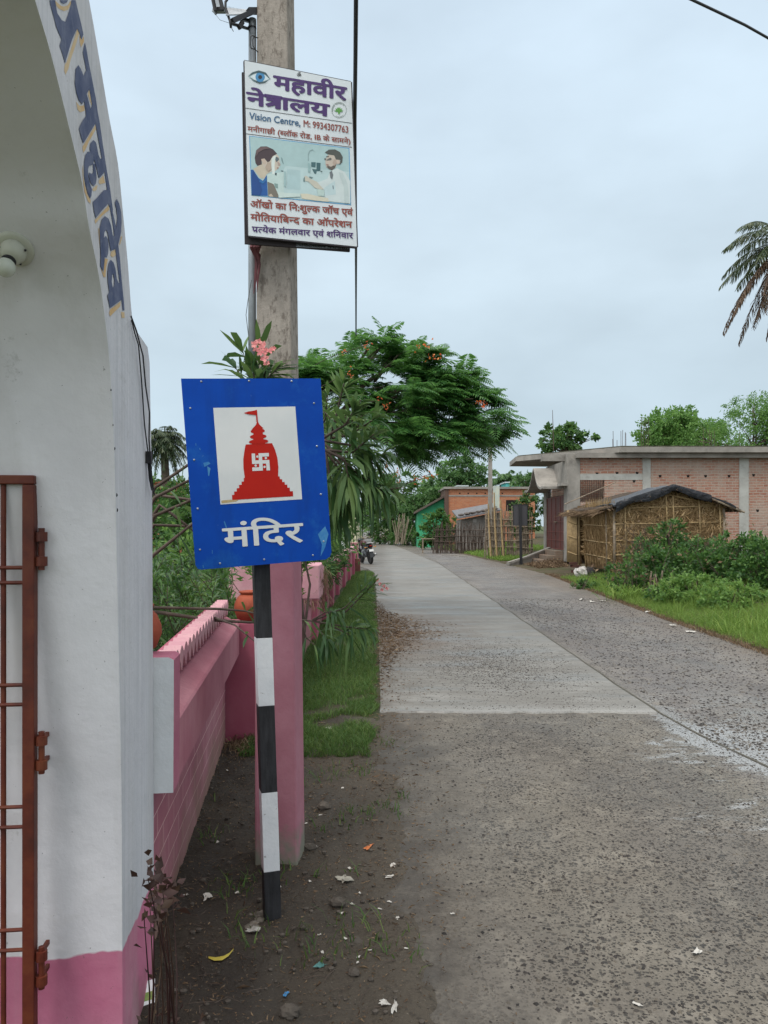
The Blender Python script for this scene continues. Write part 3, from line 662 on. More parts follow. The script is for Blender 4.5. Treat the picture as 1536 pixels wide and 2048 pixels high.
# iron gate leaf folded back against the far jamb
GP = Plane(fp(2.235, 0, 0) - dS * .075, dS); uG = -nS
def gpt(px, py, off=0.): return GP.hit(px, py, off)
k = NM('oxide_red_paint'); c = k.ramp(k.noise(9, 7, .65), [(.33, (.055, .010, .005)), (.5, (.105, .018, .008)), (.7, (.15, .038, .013))])
c = k.mix(k.ramp(k.noise(3, 6, .6), [(.5, 0.), (.7, .5)]), c, (.05, .016, .012)); k.set(c, .55, .4); k.bump(k.noise(60, 5), .35, .002); M['oxide'] = k.m
gl = thing('iron_gate_leaf', 'rust red iron gate leaf folded back against the white gateway', 'gate', (gpt(62, 1500).x, gpt(62, 1500).y, 0))
tS = lambda p: (p - fp(2.235, 0)).dot(uG)
t_a, t_b = tS(gpt(72, 1050)), tS(gpt(48, 1050)); zt = gpt(60, 951).z; zr = gpt(60, 969).z
def gp(t, z, off=0.): 
    b = GP.o + uG * t; return Vector((b.x, b.y, z)) - dS * off
def gbar(mb, t0, t1, z0, z1, th=.022, off=0.):
    mb.obox(gp(t0, z0, off - th / 2), uG * (t1 - t0), dS * -th, Vector((0, 0, z1 - z0)))
mb = MB(); gbar(mb, t_a, t_b, .06, zr - .001, .034); gbar(mb, t_a, 1.25, zr, zt, .034); gbar(mb, 1.22, 1.25, .06, zr - .001, .034); gbar(mb, t_b + .001, 1.219, .06, .09, .034)
mb.build('gate_frame', M['oxide'], gl, bevel=.003)
ti = tS(gpt(7, 1300))
for i in range(9):
    tt = ti + i * .105
    if tt > 1.2: break
    mb = MB(); mb.tube([gp(tt, .091), gp(tt, zr - .001)], .0075, 8); mb.build('upright_bar', M['oxide'], gl)
for yy in (1135, 1165, 1369, 1408, 1612, 1652, 1857, 1897):
    z_ = gpt(30, yy).z
    mb = MB(); mb.tube([gp(t_b + .0005, z_, .008), gp(1.219, z_, .008)], .0055, 8); mb.build('cross_bar', M['oxide'], gl)
th_ = tS(gpt(86, 1100))
for yy in (1098, 1505, 1935):
    z_ = gpt(86, yy).z; mb = MB()
    tp_ = tS(gpt(83, yy))
    mb.tube([gp(tp_, z_ - .058), gp(tp_, z_ + .058)], .0085, 12)
    hg = mb.build('hinge', M['oxide'], gl)
    for dz in (-.034, .034):
        mb = MB(); mb.tube([gp(tp_, z_ + dz - .013), gp(tp_, z_ + dz + .013)], .0155, 14); gbar(mb, t_a + .001, tp_, z_ + dz - .011, z_ + dz + .011, .014)
        mb.obox(gp(tp_, z_ + dz - .006, -.02), dS * .05, uG * .01, Vector((0, 0, .012)))
        mb.build('knuckle', M['oxide'], hg)

# loose wires clipped to the outer edge of the gateway leg
def front_wire(name, label, pts, off, r, grp=None):
    mb = MB(); mb.tube([FRONT.hit(a, b, o) for (a, b), o in zip(pts, off)], r, 6)
    return tag(mb.build(name, M['dark'], loc=FRONT.hit(*pts[-1])), label, 'cable', grp)
front_wire('cable', 'thin black cable running down the outer edge of the gateway', [(263, 640), (270, 668), (277, 690), (283, 760), (289, 850), (296, 905), (303, 960), (306, 985)], [.004, .006, .008, .008, .008, .01, .012, .012], .0022)
front_wire('cable', 'loose black cable bowing away from the gateway edge in the sky', [(262, 632), (273, 662), (286, 712), (291, 770), (299, 825), (298, 880), (302, 935), (306, 975), (309, 990)], [.01, .02, .025, .012, .025, .02, .016, .014, .012], .0026)
mb = MB(); c0 = FRONT.hit(298, 915, .01); mb.box(c0.x - .008, c0.x + .008, c0.y - .012, c0.y + .012, c0.z - .02, c0.z + .02)
for t in range(3): mb.tube([c0 + Vector((.004 * t - .004, 0, -.015)), c0 + Vector((.004 * t, .004, -.07 - .02 * t)), c0 + Vector((.004 * t + .006, .01, -.11))], .002, 5)
tag(mb.build('cable_joint', M['black'], loc=c0), 'black taped cable joint on the gateway edge below the loose cables', 'cable joint')

# ------------------------------------------------------------------ pink boundary wall beside the gateway
def pinkmat(name, brick):
    k = NM(name); x, y, z = k.xyz()
    c = k.ramp(k.noise(1.8, 7, .65), [(.32, (.31, .105, .14)), (.5, (.36, .14, .175)), (.68, (.41, .19, .22))])
    st = k.noise(2, 6, .7, k.co((22, 22, .6))); c = k.mix(k.ramp(st, [(.48, 0.), (.72, .32)]), c, (.20, .07, .10))
    c = k.mix(k.ramp(k.noise(30, 6, .7), [(.6, 0.), (.74, .35)]), c, (.28, .15, .15))
    if brick:
        d = k.n('ShaderNodeVectorMath', operation='DOT_PRODUCT'); k.l(k.co(), d.inputs[0]); d.inputs[1].default_value = tuple(dS)
        cb = k.n('ShaderNodeCombineXYZ'); k.l(d.outputs['Value'], cb.inputs[0]); k.l(z, cb.inputs[1])
        b = k.n('ShaderNodeTexBrick'); b.inputs['Scale'].default_value = 1; b.inputs['Brick Width'].default_value = .26; b.inputs['Row Height'].default_value = .098
        b.inputs['Mortar Size'].default_value = .0035; b.inputs['Mortar Smooth'].default_value = .2; k.l(cb.outputs[0], b.inputs['Vector'])
        msk = k.math('MULTIPLY', b.outputs['Fac'], k.rng(z, .57, .545)); c = k.mix(k.math('MULTIPLY', msk, .95), c, (.60, .36, .36))
        k.bump(b.outputs['Fac'], .5, .004)
    dirt = k.rng(k.math('ADD', z, k.rng(k.noise(4, 6), .3, .7, -.16, .16)), .34, .0)
    c = k.mix(k.math('MULTIPLY', dirt, .75), c, (.19, .14, .095))
    k.set(c, .85, .2); k.bump(k.noise(40, 5), .35, .004); return k.m
M['pink'] = pinkmat('pink_wall_paint', False); M['pink_brick'] = pinkmat('pink_wall_with_brick_lines', True)
k = NM('pale_pink_paint'); c = k.ramp(k.noise(3, 7, .65), [(.35, (.46, .225, .27)), (.6, (.54, .31, .335))]); c = k.mix(k.ramp(k.noise(24, 6, .7), [(.58, 0.), (.7, .5)]), c, (.22, .15, .14)); k.set(c, .85, .2); k.bump(k.noise(35, 5), .4, .005); M['pink_pale'] = k.m
k = NM('coral_pink_paint'); c = k.ramp(k.noise(2, 7, .65), [(.35, (.32, .075, .12)), (.65, (.37, .115, .16))]); k.set(c, .85, .2); k.bump(k.noise(35, 5), .3, .004); M['pink_deep'] = k.m
S0, S1 = 2.736, 5.72
bw = thing('boundary_wall', 'pink boundary wall with brick lines and serrated coping beside the gateway', 'wall', fp(4.2, 0, -.05))
def wpr(prof, s0, s1, name, mat, parent):     # profile (off, z) swept along the wall
    mb = MB(); mb.prism([fp(s0, z, o) for o, z in prof], dS * (s1 - s0)); return mb.build(name, mat, parent, fix=True)
wpr([(-.22, -.1), (-.042, -.1), (-.042, .645), (-.22, .645)], S0, S1, 'wall_body', M['pink_brick'], bw)
wpr([(-.22, .646), (.055, .646), (.06, .655), (.06, .872), (.052, .882), (-.03, .93), (-.22, .93)], S0 + .14, S1, 'beam', M['pink'], bw)
mb = MB(); mb.prism([fp(S0, z, o) for o, z in [(-.20, .655), (.066, .655), (.068, 1.125), (.05, 1.135), (-.20, 1.135)]], dS * .139)
k = NM('end_post_paint'); g = k.n('ShaderNodeNewGeometry'); dt = k.n('ShaderNodeVectorMath', operation='DOT_PRODUCT'); k.l(g.outputs['True Normal'], dt.inputs[0]); dt.inputs[1].default_value = tuple(-dS)
cw = k.ramp(k.noise(4, 7, .7), [(.35, (.64, .66, .68)), (.7, (.56, .57, .58))]); cp = k.ramp(k.noise(4, 6), [(.35, (.35, .115, .17)), (.65, (.42, .17, .22))])
k.set(k.mix(k.rng(dt.outputs['Value'], .5, .6), cp, cw), .85, .2); k.bump(k.noise(30, 6), .5, .006)
mb.build('end_post', k.m, bw, fix=True)
wpr([(-.16, .956), (-.088, .956), (-.088, 1.01), (-.16, 1.01)], S0 + .15, S1 - .08, 'coping_back', M['pink_deep'], bw)
NT = 22; s = S0 + .15; stp = (S1 - .08 - s) / NT
wpr([(-.16, .931), (-.045, .931), (-.045, .955), (-.16, .955)], S0 + .14, S1 - .05, 'coping_bed', M['pink'], bw)
for i in range(NT):
    a = s + i * stp; mb = MB()
    hump = [(a + stp * t, 1.035 + .034 * math.sin(math.pi * t)) for t in (0, .2, .4, .6, .8, 1)]
    body = [(a + .0015, 1.022), (a + stp * .46, .957 + .008 * R.random()), (a + stp * .54, .957), (a + stp - .0015, 1.022)]
    lp = body[:1] + body[1:3] + body[3:] + [(x - (.0015 if x > a + stp * .5 else -.0015), z) for x, z in hump[::-1]]
    mb.prism([fp(x, z, -.012) for x, z in lp], -nS * .075)
    mb.build('coping_block', M['pink_pale'], bw, fix=True)
# return pier at the far end of this wall, and the wall that runs on along the lawn
w2 = thing('boundary_wall', 'long pink boundary wall with pilasters running on past the lawn', 'wall', (-.98, 14, 0))
xw = lambda y: float(np.interp(y, [5.7, 9, 17, 26.6], [-.925, -.965, -1.12, -1.0]))
mb = MB(); p0 = fp(S1 + .001, 0, 0)
mb.box(-1.42, -.93, 5.70, 5.95, -.1, .88); mb.build('pier', M['pink_deep'], w2, bevel=.006)
mb = MB(); yy = [5.951, 9, 13, 17, 22, 26.5]
for a, b in zip(yy[:-1], yy[1:]):
    mb.hexa([(xw(a) - .2, a, -.1), (xw(a), a, -.1), (xw(b), b, -.1), (xw(b) - .2, b, -.1), (xw(a) - .2, a, .80), (xw(a), a, .80), (xw(b), b, .80), (xw(b) - .2, b, .80)])
mb.build('wall_body', M['pink'], w2)
mb = MB()
for a, b in zip(yy[:-1], yy[1:]):
    mb.hexa([(xw(a) - .22, a, .801), (xw(a) + .03, a, .801), (xw(b) + .03, b, .801), (xw(b) - .22, b, .801), (xw(a) - .18, a, .90), (xw(a), a, .90), (xw(b), b, .90), (xw(b) - .18, b, .90)])
mb.build('coping', M['pink_pale'], w2)
for i in range(7):
    a = 10.6 + i * 2.35; mb = MB(); mb.box(xw(a) + .001, xw(a) + .075, a, a + .36, -.1, .80); mb.build('pilaster', M['pink_deep'], w2)
mb = MB(); mb.box(-1.22, -.90, 26.76, 27.05, -.1, 1.02); mb.build('end_pier', M['pink'], w2, bevel=.01)
mb = MB(); mb.box(-1.09, -.82, 26.4, 26.72, -.1, .47); 
for i in range(4): mb.box(-1.10 + .01 * R.random(), -.815 - .01 * R.random(), 26.39, 26.73, .0 + .1 * i, .09 + .1 * i)
tag(mb.build('brick_stub', pm('dark_red_brick', (.20, .075, .06), (.13, .06, .05), 14, .9, .5), loc=(-.95, 26.56, 0)), 'low weathered red brick stub at the far end of the pink wall', 'brick stub')
pl = thing('gate_pillar', 'broad pale pink pillar with overhanging slab behind the striped post', 'pillar', (-1.35, 8.95, 0))
mb = MB(); mb.box(-1.62, -1.17, 8.8, 9.2, -.1, .78); mb.build('shaft', M['pink'], pl)
mb = MB(); mb.box(-1.74, -.725, 8.62, 9.32, .781, 1.16); mb.build('slab', M['pink_pale'], pl, bevel=.01)
cl = Cloud(); n = 260; p = np.stack([NR.uniform(-.98, -.66, n), NR.uniform(8.7, 9.3, n), NR.uniform(.72, 1.14, n)], 1); p[:90, 2] = .78; p[:90, 0] = NR.uniform(-1.0, -.72, 90); p[:90, 1] = 8.61
p[90:, 0] = NR.uniform(-.73, -.66, n - 90)
lances(cl, p, unit(NR.normal(size=(n, 3)) * [.5, .5, .3] + [.15, -.2, -.9]), NR.uniform(.06, .2, n), .006, .3)
tag(cl.build('dry_creeper', M['dead'], loc=(-.7, 9, .78)), 'dry straw coloured creeper hanging from the pink pillar slab', 'creeper')

def pot(p, r, label, sc_=1.):
    t = thing('clay_pot', label, 'pot', p)
    mb = MB(); mb.lathe([(r * .5, 0), (r * .78, r * .2), (r, r * .75), (r * .98, r * 1.1), (r * .8, r * 1.55), (r * .55, r * 1.8)], p, (0, 0, 1), 26); mb.build('body', M['terracotta'], t, smooth=True)
    mb = MB(); mb.lathe([(r * .54, r * 1.8), (r * .66, r * 1.86), (r * .68, r * 1.98), (r * .5, r * 2.0), (r * .45, r * 1.85)], p, (0, 0, 1), 26); mb.build('rim', M['terracotta'], t, smooth=True)
pot(fp(S0 + .13, 1.136, -.085), .088, 'red clay pot on the white end post against the gateway')
pot(Vector((-1.02, 5.83, .881)), .115, 'orange red clay pot standing on the pier behind the striped post')
# ------------------------------------------------------------------ lettering from the built-in font, one mesh per character
_gc = {}
_bar = None
def glyph(ch, off=0., shear=0.):
    key = (ch, off, shear)
    if key in _gc: return _gc[key]
    def ev(s):
        c = bpy.data.curves.new('g', 'FONT'); c.body = s; c.shear = shear; c.resolution_u = 4
        o = bpy.data.objects.new('g', c); COL.objects.link(o); dg = bpy.context.evaluated_depsgraph_get()
        me = bpy.data.meshes.new_from_object(o.evaluated_get(dg)); v = [(q.co.x, q.co.y) for q in me.vertices]; f = [tuple(p.vertices) for p in me.polygons]
        bpy.data.meshes.remove(me); bpy.data.objects.remove(o); bpy.data.curves.remove(c); return v, f
    v, f = ev(ch) if ch != ' ' else ([], [])
    adv = max(x for x, y in ev(ch + 'मम|')[0]) - max(x for x, y in ev('मम|')[0])
    _gc[key] = (v, f, adv); return _gc[key]
def clip_right(v, f, xc):
    bm = bmesh.new(); vs_ = [bm.verts.new((x, y, 0)) for x, y in v]
    for q_ in f:
        try: bm.faces.new([vs_[i] for i in q_])
        except ValueError: pass
    bmesh.ops.bisect_plane(bm, geom=bm.verts[:] + bm.edges[:] + bm.faces[:], plane_co=(xc, 0, 0), plane_no=(1, 0, 0), clear_outer=True)
    bm.verts.index_update(); v2 = [(q_.co.x, q_.co.y) for q_ in bm.verts]; f2 = [tuple(q_.index for q_ in p.verts) for p in bm.faces]; bm.free(); return v2, f2
HEAD = .622
def layout(txt, off=0., shear=0., track=0.):
    """'~' after a letter: joined half form; '^': subscript r stroke; vowel sign i is written before its consonant."""
    x = 0.; parts = []; i = 0
    while i < len(txt):
        ch = txt[i]; nx_ = txt[i + 1] if i + 1 < len(txt) else ''
        if ch == '#':      # the conjunct tr
            w = .50; h = .060 + off; st = [[(-.0, HEAD - h), (w, HEAD - h), (w, HEAD + off), (-.0, HEAD + off)], [(w - .16, 0), (w - .16 + h * 1.15, 0), (w - .16 + h * 1.15, HEAD), (w - .16, HEAD)],
                  [(.06, .36), (.36, .36), (.36, .36 + h * 1.1), (.06, .36 + h * 1.1)], [(.36, .38), (.36, .38 - h * 1.6), (.10, .05), (.03, .05 + h)]]
            v, f = [], []
            for s_ in st: b = len(v); v += s_; f.append((b, b + 1, b + 2, b + 3))
            for s_ in st: parts.append(([(x + a, y) for a, y in s_], [(0, 1, 2, 3)]))
            x += w; i += 1; continue
        v, f, adv = glyph(ch, off, shear)
        if nx_ == '~':
            xm = max(a for a, y in v); xc = xm - .19 if ch not in 'क' else xm - .12
            v, f = clip_right(v, f, xc - off * .5); parts.append(([(x + a, y) for a, y in v], f)); x += xc + .012; i += 2; continue
        if v: parts.append(([(x + a, y) for a, y in v], f))
        if nx_ == '^':
            h = .05 + off; xs = x + adv - .17
            parts.append(([(xs, .34), (xs, .34 - h * 1.5), (xs - .2, .06), (xs - .25, .06 + h)], [(0, 1, 2, 3)])); x += adv + track; i += 2; continue
        x += adv + track; i += 1
    return parts, x
def write(pl, txt, bl, br, tl, name, mat, parent, off=0., shear=0., n_off=.0015, head=HEAD, track=0.):
    O = pl.hit(*bl); U = pl.hit(*br) - O; V = pl.hit(*tl) - O
    parts, W = layout(txt, off, shear, track); mb = MB(); k = 0
    sh = [(0, 0)] if off < .004 else [(off * math.cos(t), off * math.sin(t) * .8) for t in (0, .785, 1.571, 2.356, 3.142, 3.927, 4.712, 5.498)]   # bolder weight: shifted layers of the same ink
    for i, (v, f) in enumerate(parts):
        for dx, dy in sh:
            o_ = pl.n * (n_off + .00006 * (k % 16) + .000004 * k); k += 1
            mb.add([O + U * ((x + dx) / W) + V * ((y + dy) / head) + o_ for x, y in v], f)
    return mb.build(name, mat, parent)

# ------------------------------------------------------------------ utility pole, pipe, lamp
YP = 3.60
up = thing('utility_pole', 'tall rectangular concrete utility pole with pink painted foot', 'utility pole', (P(555, 1735, YP).x, YP + .09, 0))
def pole_sec(z):     # front-left, front-right, back-right, back-left
    t = z / 7.6; xl = -.603 + .012 * t; xr = -.408 - .083 * t; d = .17 - .05 * t
    return [(xl, YP + .012, z), (xr, YP, z), (xr + .018, YP + d, z), (xl - .012, YP + d, z)]
k = NM('pole_concrete'); c = k.ramp(k.noise(2.2, 8, .7), [(.32, (.385, .345, .30)), (.5, (.31, .275, .24)), (.68, (.205, .18, .155))])
c = k.mix(k.ramp(k.noise(3, 7, .7, k.co((5, 5, .6))), [(.5, 0.), (.66, .5)]), c, (.15, .135, .115)); c = k.mix(k.ramp(k.noise(36, 5, .7, k.co((1, 1, .45))), [(.51, 0.), (.62, .7)]), c, (.11, .09, .075)); k.set(c, .95, .15); k.bump(k.noise(45, 6, .7), .6, .008); M['pole'] = k.m
k = NM('pink_pole_paint'); x, y, z = k.xyz(); c = k.ramp(k.noise(5, 7, .6), [(.35, (.31, .125, .16)), (.65, (.37, .17, .21))])
c = k.mix(k.ramp(k.noise(50, 5, .7), [(.58, 0.), (.7, .35)]), c, (.26, .13, .15))
c = k.mix(k.math('MULTIPLY', k.rng(k.math('ADD', z, k.rng(k.noise(9, 6), .3, .7, -.09, .09)), .17, .06), .75), c, (.13, .19, .13)); k.set(c, .85, .2); k.bump(k.noise(50, 5), .4, .004); M['pink_pole'] = k.m
mb = MB(); mb.hexa(pole_sec(1.752) + pole_sec(7.6)); mb.build('shaft', M['pole'], up, bevel=.008)
mb = MB(); lo_, hi_ = pole_sec(-.2), pole_sec(1.75)
for q_ in (lo_, hi_):
    for i, (dx, dy) in enumerate(((-.003, -.003), (.003, -.003), (.003, .003), (-.003, .003))): q_[i] = (q_[i][0] + dx, q_[i][1] + dy, q_[i][2])
mb.hexa(lo_ + hi_); mb.build('painted_foot', M['pink_pole'], up, bevel=.008)
mb = MB(); 
for i in range(6): mb.tube([P(505 + 4 * i, 478 + R.random() * 8, YP - .02), P(503 + 3 * i, 495, YP - .05 - .01 * R.random()), P(508 + R.random() * 12, 510 + R.random() * 20, YP - .015), P(506 + R.random() * 10, 560 + 30 * R.random(), YP - .012)], [.007, .009, .006, .002], 6)
mb.tube([P(503, 480, YP - .03), P(520, 474, YP - .05), P(545, 476, YP - .05), P(556, 472, YP - .02)], .008, 6)
tag(mb.build('cloth_rag', pm('dull_red_cloth', (.16, .055, .06), (.09, .04, .045), 20, .95, .4), loc=P(520, 490, YP - .02)), 'faded dark red rag tied round the concrete pole under the signboard', 'rag')
# street light on its pipe
sl = thing('street_light', 'grey pipe with bracketed street light fixed to the concrete pole', 'street light', P(503, 700, YP + .05))
xp = P(504, 400, YP + .05).x
mb = MB(); mb.tube([(xp, YP + .05, 1.9), (xp + .002, YP + .05, P(0, 25, YP).z)], .0185, 14); mb.build('pipe', M['grey_metal'], sl, smooth=True)
for yy in (57, 330): 
    mb = MB(); p = P(504, yy, YP + .05); mb.tube([p + Vector((0, 0, -.004)), p + Vector((0, 0, .004))], .021, 14); mb.build('clamp', M['dark'], sl)
y_ = YP + .05
mb = MB(); mb.bar(P(514, 20, y_ - .02), P(464, 42, y_ - .12), .02, .02); mb.bar(P(496, 22, y_ - .03), P(516, 22, y_), .03, .02)
mb.bar(P(498, 42, y_), P(474, 35, y_ - .1), .014); mb.bar(P(498, 58, y_), P(462, 47, y_ - .13), .01); mb.bar(P(485, 44, y_ - .08), P(478, 56, y_ - .1), .016)
mb.build('bracket', M['dark'], sl)
mb = MB(); mb.hexa([P(452, 32, y_ - .15), P(500, 30, y_ - .03), P(497, 22, y_ + .12), P(450, 18, y_), P(452, 29, y_ - .15), P(500, 27, y_ - .03), P(497, 19, y_ + .12), P(450, 15, y_)]); mb.build('panel', M['grey_metal'], sl)
mb = MB()
for i in range(15): p = P(456 + i * 2.7, 17.5 + i * .62, y_ - .0); mb.tube([p, p + Vector((0, 0, .012))], .0009, 4)
mb.build('bird_spike', M['grey_metal'], sl)
mb = MB(); mb.hexa([P(427, 22, y_ - .12), P(450, 20, y_ - .10), P(450, 20, y_ + .04), P(427, 22, y_ + .02), P(416, -30, y_ - .12), P(436, -34, y_ - .10), P(436, -34, y_ + .04), P(416, -30, y_ + .02)]); hd = mb.build('lamp_head', M['black'], sl, bevel=.004)
mb = MB(); mb.hexa([P(433, 14, y_ - .125), P(440, 13, y_ - .123), P(440, 13, y_ - .118), P(433, 14, y_ - .12), P(424, -28, y_ - .125), P(430, -29, y_ - .123), P(430, -29, y_ - .118), P(424, -28, y_ - .12)]); mb.build('lens', M['grey_metal'], hd)
mb = MB(); mb.bar(P(427, 22, y_ - .06), P(452, 22, y_ - .09), .02, .014); mb.tube([P(428, 22, y_ - .07), P(432, 28, y_ - .07)], .006, 8); mb.build('lamp_arm', M['grey_metal'], sl)
mb = MB(); mb.tube([P(466, -30, y_ - .1), P(458, -6, y_ - .12), P(451, 4, y_ - .12), P(451, 15, y_ - .12), P(455, 28, y_ - .12), P(460, 42, y_ - .13), P(462, 55, y_ - .13)], .0058, 8)
mb.tube([P(462, 46, y_ - .13), P(479, 50, y_ - .1), P(498, 57, y_)], .004, 6); mb.tube([P(462, 50, y_ - .13), P(464, 58, y_ - .14), P(467, 63, y_ - .14)], .0016, 5); mb.tube([P(432, 30, y_ - .1), P(440, 40, y_ - .12), P(458, 46, y_ - .13)], .0009, 5)
mb.build('lamp_cable', M['black'], sl, smooth=True)
mb = MB(); mb.tube([P(516, 76, y_ - .06), P(505, 71, y_ - .075), P(501, 73, y_ - .075), P(500, 92, y_ - .075), P(503, 97, y_ - .075), P(510, 99, y_ - .07), P(516, 104, y_ - .055)], .0024, 6)
mb.tube([P(514, 75, y_ - .07), P(507, 75, y_ - .075), P(505, 80, y_ - .075), P(506, 92, y_ - .075), P(510, 98, y_ - .07)], .0022, 6); mb.build('hook', M['black'], sl)

# ------------------------------------------------------------------ eye clinic board on the pole
a, b, c_ = P(489, 121, 3.44), P(702, 163.5, 3.44 * 1.047), P(497, 471, 3.44)
PB = Plane(a, (b - a).cross(a - c_)); 
if PB.n.y > 0: PB.n = -PB.n
pb = PB.hit
sb = thing('clinic_signboard', 'white eye clinic signboard with purple heading and photograph on the pole', 'signboard', pb(600, 480))
corners = [(489, 121), (702, 163.5), (714, 493), (497, 471)]
mb = MB(); mb.prism([pb(*q_) for q_ in corners], PB.n * -.006)
k = NM('printed_flex_white'); k.set(k.ramp(k.noise(2.5, 5), [(.35, (.60, .64, .66)), (.65, (.54, .58, .60))]), .45, .4); k.bump(k.noise(5, 3), .12, .02); mb.build('panel', k.m, sb, fix=True)
def sq(p, q_, w): return p, q_, w
mb = MB()
for i in range(4):
    p, q_ = pb(*corners[i]), pb(*corners[(i + 1) % 4]); w_ = .012 if i in (1, 2) else .007
    mb.bar(p - PB.n * .008, q_ - PB.n * .008, w_, .014, PB.n)
mb.build('frame', plain('dark_board_edge', (.03, .025, .03), .7), sb)
pur = plain('purple_ink', (.055, .02, .12), .5); red_i = plain('maroon_ink', (.24, .055, .04), .5); navy = plain('navy_ink', (.03, .10, .20), .5); ink = plain('black_ink', (.02, .02, .025), .5)
z1 = lambda x, y: (400 + x / 3.84, y / 3.84)
W = lambda txt, bl, br, tl, mt, **k_: write(PB, txt, z1(*bl), z1(*br), z1(*tl), 'lettering', mt, sb, **k_)
W('महावीर', (568, 681), (1120, 771), (568, 583), pur, off=.035)
W('ने#ालय', (362, 800), (988, 895), (362, 709), pur, off=.035)
W('Vision Centre,', (377, 914), (772, 970), (374, 862), navy, off=.02, shear=.12, head=.70)
W('M: 9934307763', (792, 972), (1142, 1022), (791, 921), red_i, off=.02, head=.70)
W('मनीगाछी (ब~लॉक रोड, IB के सामने)', (366, 1008), (1158, 1108), (365, 972), red_i, off=.022)
W('ऑखो का िन:शुल~क जॉंच एवं', (386, 1590), (1172, 1655), (385, 1544), red_i, off=.032)
W('मोितयािबन~द का ऑपरेशन', (390, 1692), (1166, 1750), (389, 1645), red_i, off=.032)
W('प^त~येक मंगलवार एवं शिनवार', (400, 1783), (1174, 1832), (399, 1741), pur, off=.025)
W('ॐ', (742, 588), (778, 594), (742, 562), ink, off=.02)
def fl(mb, fn, pts, n_off): mb.flat([PB.hit(*fn(*q_), n_off) for q_ in pts])
mb = MB()
for l_ in (((345, 827), (1165, 944), (1165, 948), (345, 831)), ((350, 1024), (1168, 1129), (1168, 1133), (350, 1028))): fl(mb, z1, l_, .0012)
mb.build('rule_line', ink, sb)
# the eye
def ell(cx, cy, rx, ry, rot=0., n=24): return [(cx + rx * math.cos(2 * math.pi * i / n) * math.cos(rot) - ry * math.sin(2 * math.pi * i / n) * math.sin(rot), cy + rx * math.cos(2 * math.pi * i / n) * math.sin(rot) + ry * math.sin(2 * math.pi * i / n) * math.cos(rot)) for i in range(n)]
eye = [((370, 585), (400, 555), (450, 540), (500, 555), (540, 605), (500, 632), (450, 640), (410, 625)), plain('eye_skin_print', (.30, .40, .42), .5)], \
      [((385, 590), (420, 566), (460, 560), (500, 575), (530, 606), (495, 622), (455, 628), (415, 612)), plain('eye_white_print', (.58, .66, .68), .5)], \
      [tuple(ell(462, 592, 36, 38)), plain('iris_print', (.05, .22, .42), .4)], [tuple(ell(462, 592, 15, 16)), ink], \
      [((370, 585), (400, 556), (450, 540), (505, 556), (540, 606), (500, 570), (455, 556), (405, 568)), plain('lash_print', (.05, .09, .10), .6)], [((385, 592), (415, 620), (455, 640), (500, 634), (525, 612), (495, 626), (455, 630), (415, 612)), bpy.data.materials['lash_print']]
for i, (pts, mt) in enumerate(eye):
    mb = MB(); fl(mb, z1, pts, .001 + .0003 * i); mb.build('eye_picture', mt, sb)
mb = MB(); ring = ell(1068, 845, 58, 62, 0, 28); ring2 = ell(1068, 845, 55, 59, 0, 28); mb.flat([PB.hit(*z1(*q_), .0012) for q_ in ring], [[PB.hit(*z1(*q_), .0012) for q_ in ring2]])
for i in range(26):
    if i % 9 == 8: continue
    a_ = math.pi * (.95 + 1.1 * i / 26) if i < 20 else math.pi * (.3 + .07 * (i - 20)); c0 = (1068 + 49 * math.cos(a_), 845 + 52 * math.sin(a_))
    fl(mb, z1, [(c0[0] - 3.2, c0[1] - 3.6), (c0[0] + 2.4, c0[1] - 3), (c0[0] + 3, c0[1] + 3.4), (c0[0] - 2.4, c0[1] + 3)], .0013)
mb.build('emblem_ring', plain('grey_ink', (.22, .27, .25), .6), sb)
mb = MB()
for ang in (-75, -45, -18, 0, 18, 45, 75):
    t = math.radians(ang - 90); d = (math.cos(t), math.sin(t)); s_ = (-d[1], d[0]); c0 = (1066, 858)
    fl(mb, z1, [c0, (c0[0] + d[0] * 20 + s_[0] * 6, c0[1] + d[1] * 20 + s_[1] * 6), (c0[0] + d[0] * 38, c0[1] + d[1] * 38), (c0[0] + d[0] * 20 - s_[0] * 6, c0[1] + d[1] * 20 - s_[1] * 6)], .0014 + .0001 * (ang + 80) / 25)
fl(mb, z1, [(1058, 856), (1078, 858), (1072, 876), (1062, 875)], .0024); mb.build('emblem_flower', plain('green_ink', (.10, .30, .06), .6), sb)
# the printed photograph: two people at an eye testing machine
ph = lambda x, y: (490 + x * .14974, 260 + y * .14974)
def pic(pts, col, i, rough=.45):
    mb = MB(); fl(mb, ph, pts, .0008 + .00005 * i)
    nm = 'print_%02d' % i
    mb.build('printed_photograph', plain('photo_ink_' + 'abcdefghijklmnopqrstuvwxyz'[i % 26] + ('b' if i > 25 else ''), col, rough), sb)
pic([(55, 75), (1395, 240), (1418, 1005), (85, 875)], (.10, .30, .50), 0)
pic([(66, 85), (1384, 250), (1407, 990), (95, 866)], (.36, .50, .50), 1)
pic([(540, 480), (1390, 560), (1405, 990), (420, 890), (430, 700)], (.44, .57, .57), 2)
pic([(560, 520), (740, 540), (740, 800), (560, 790)], (.38, .52, .53), 3)
pic([(300, 590), (520, 560), (520, 890), (420, 900), (300, 700)], (.48, .60, .57), 4)
pic([(180, 480), (235, 440), (330, 470), (345, 560), (290, 590), (260, 650), (200, 640), (110, 520)], (.50, .44, .34), 5)
pic([(220, 390), (420, 320), (455, 360), (470, 450), (475, 470), (440, 520), (400, 550), (310, 560), (240, 480)], (.52, .46, .38), 6)
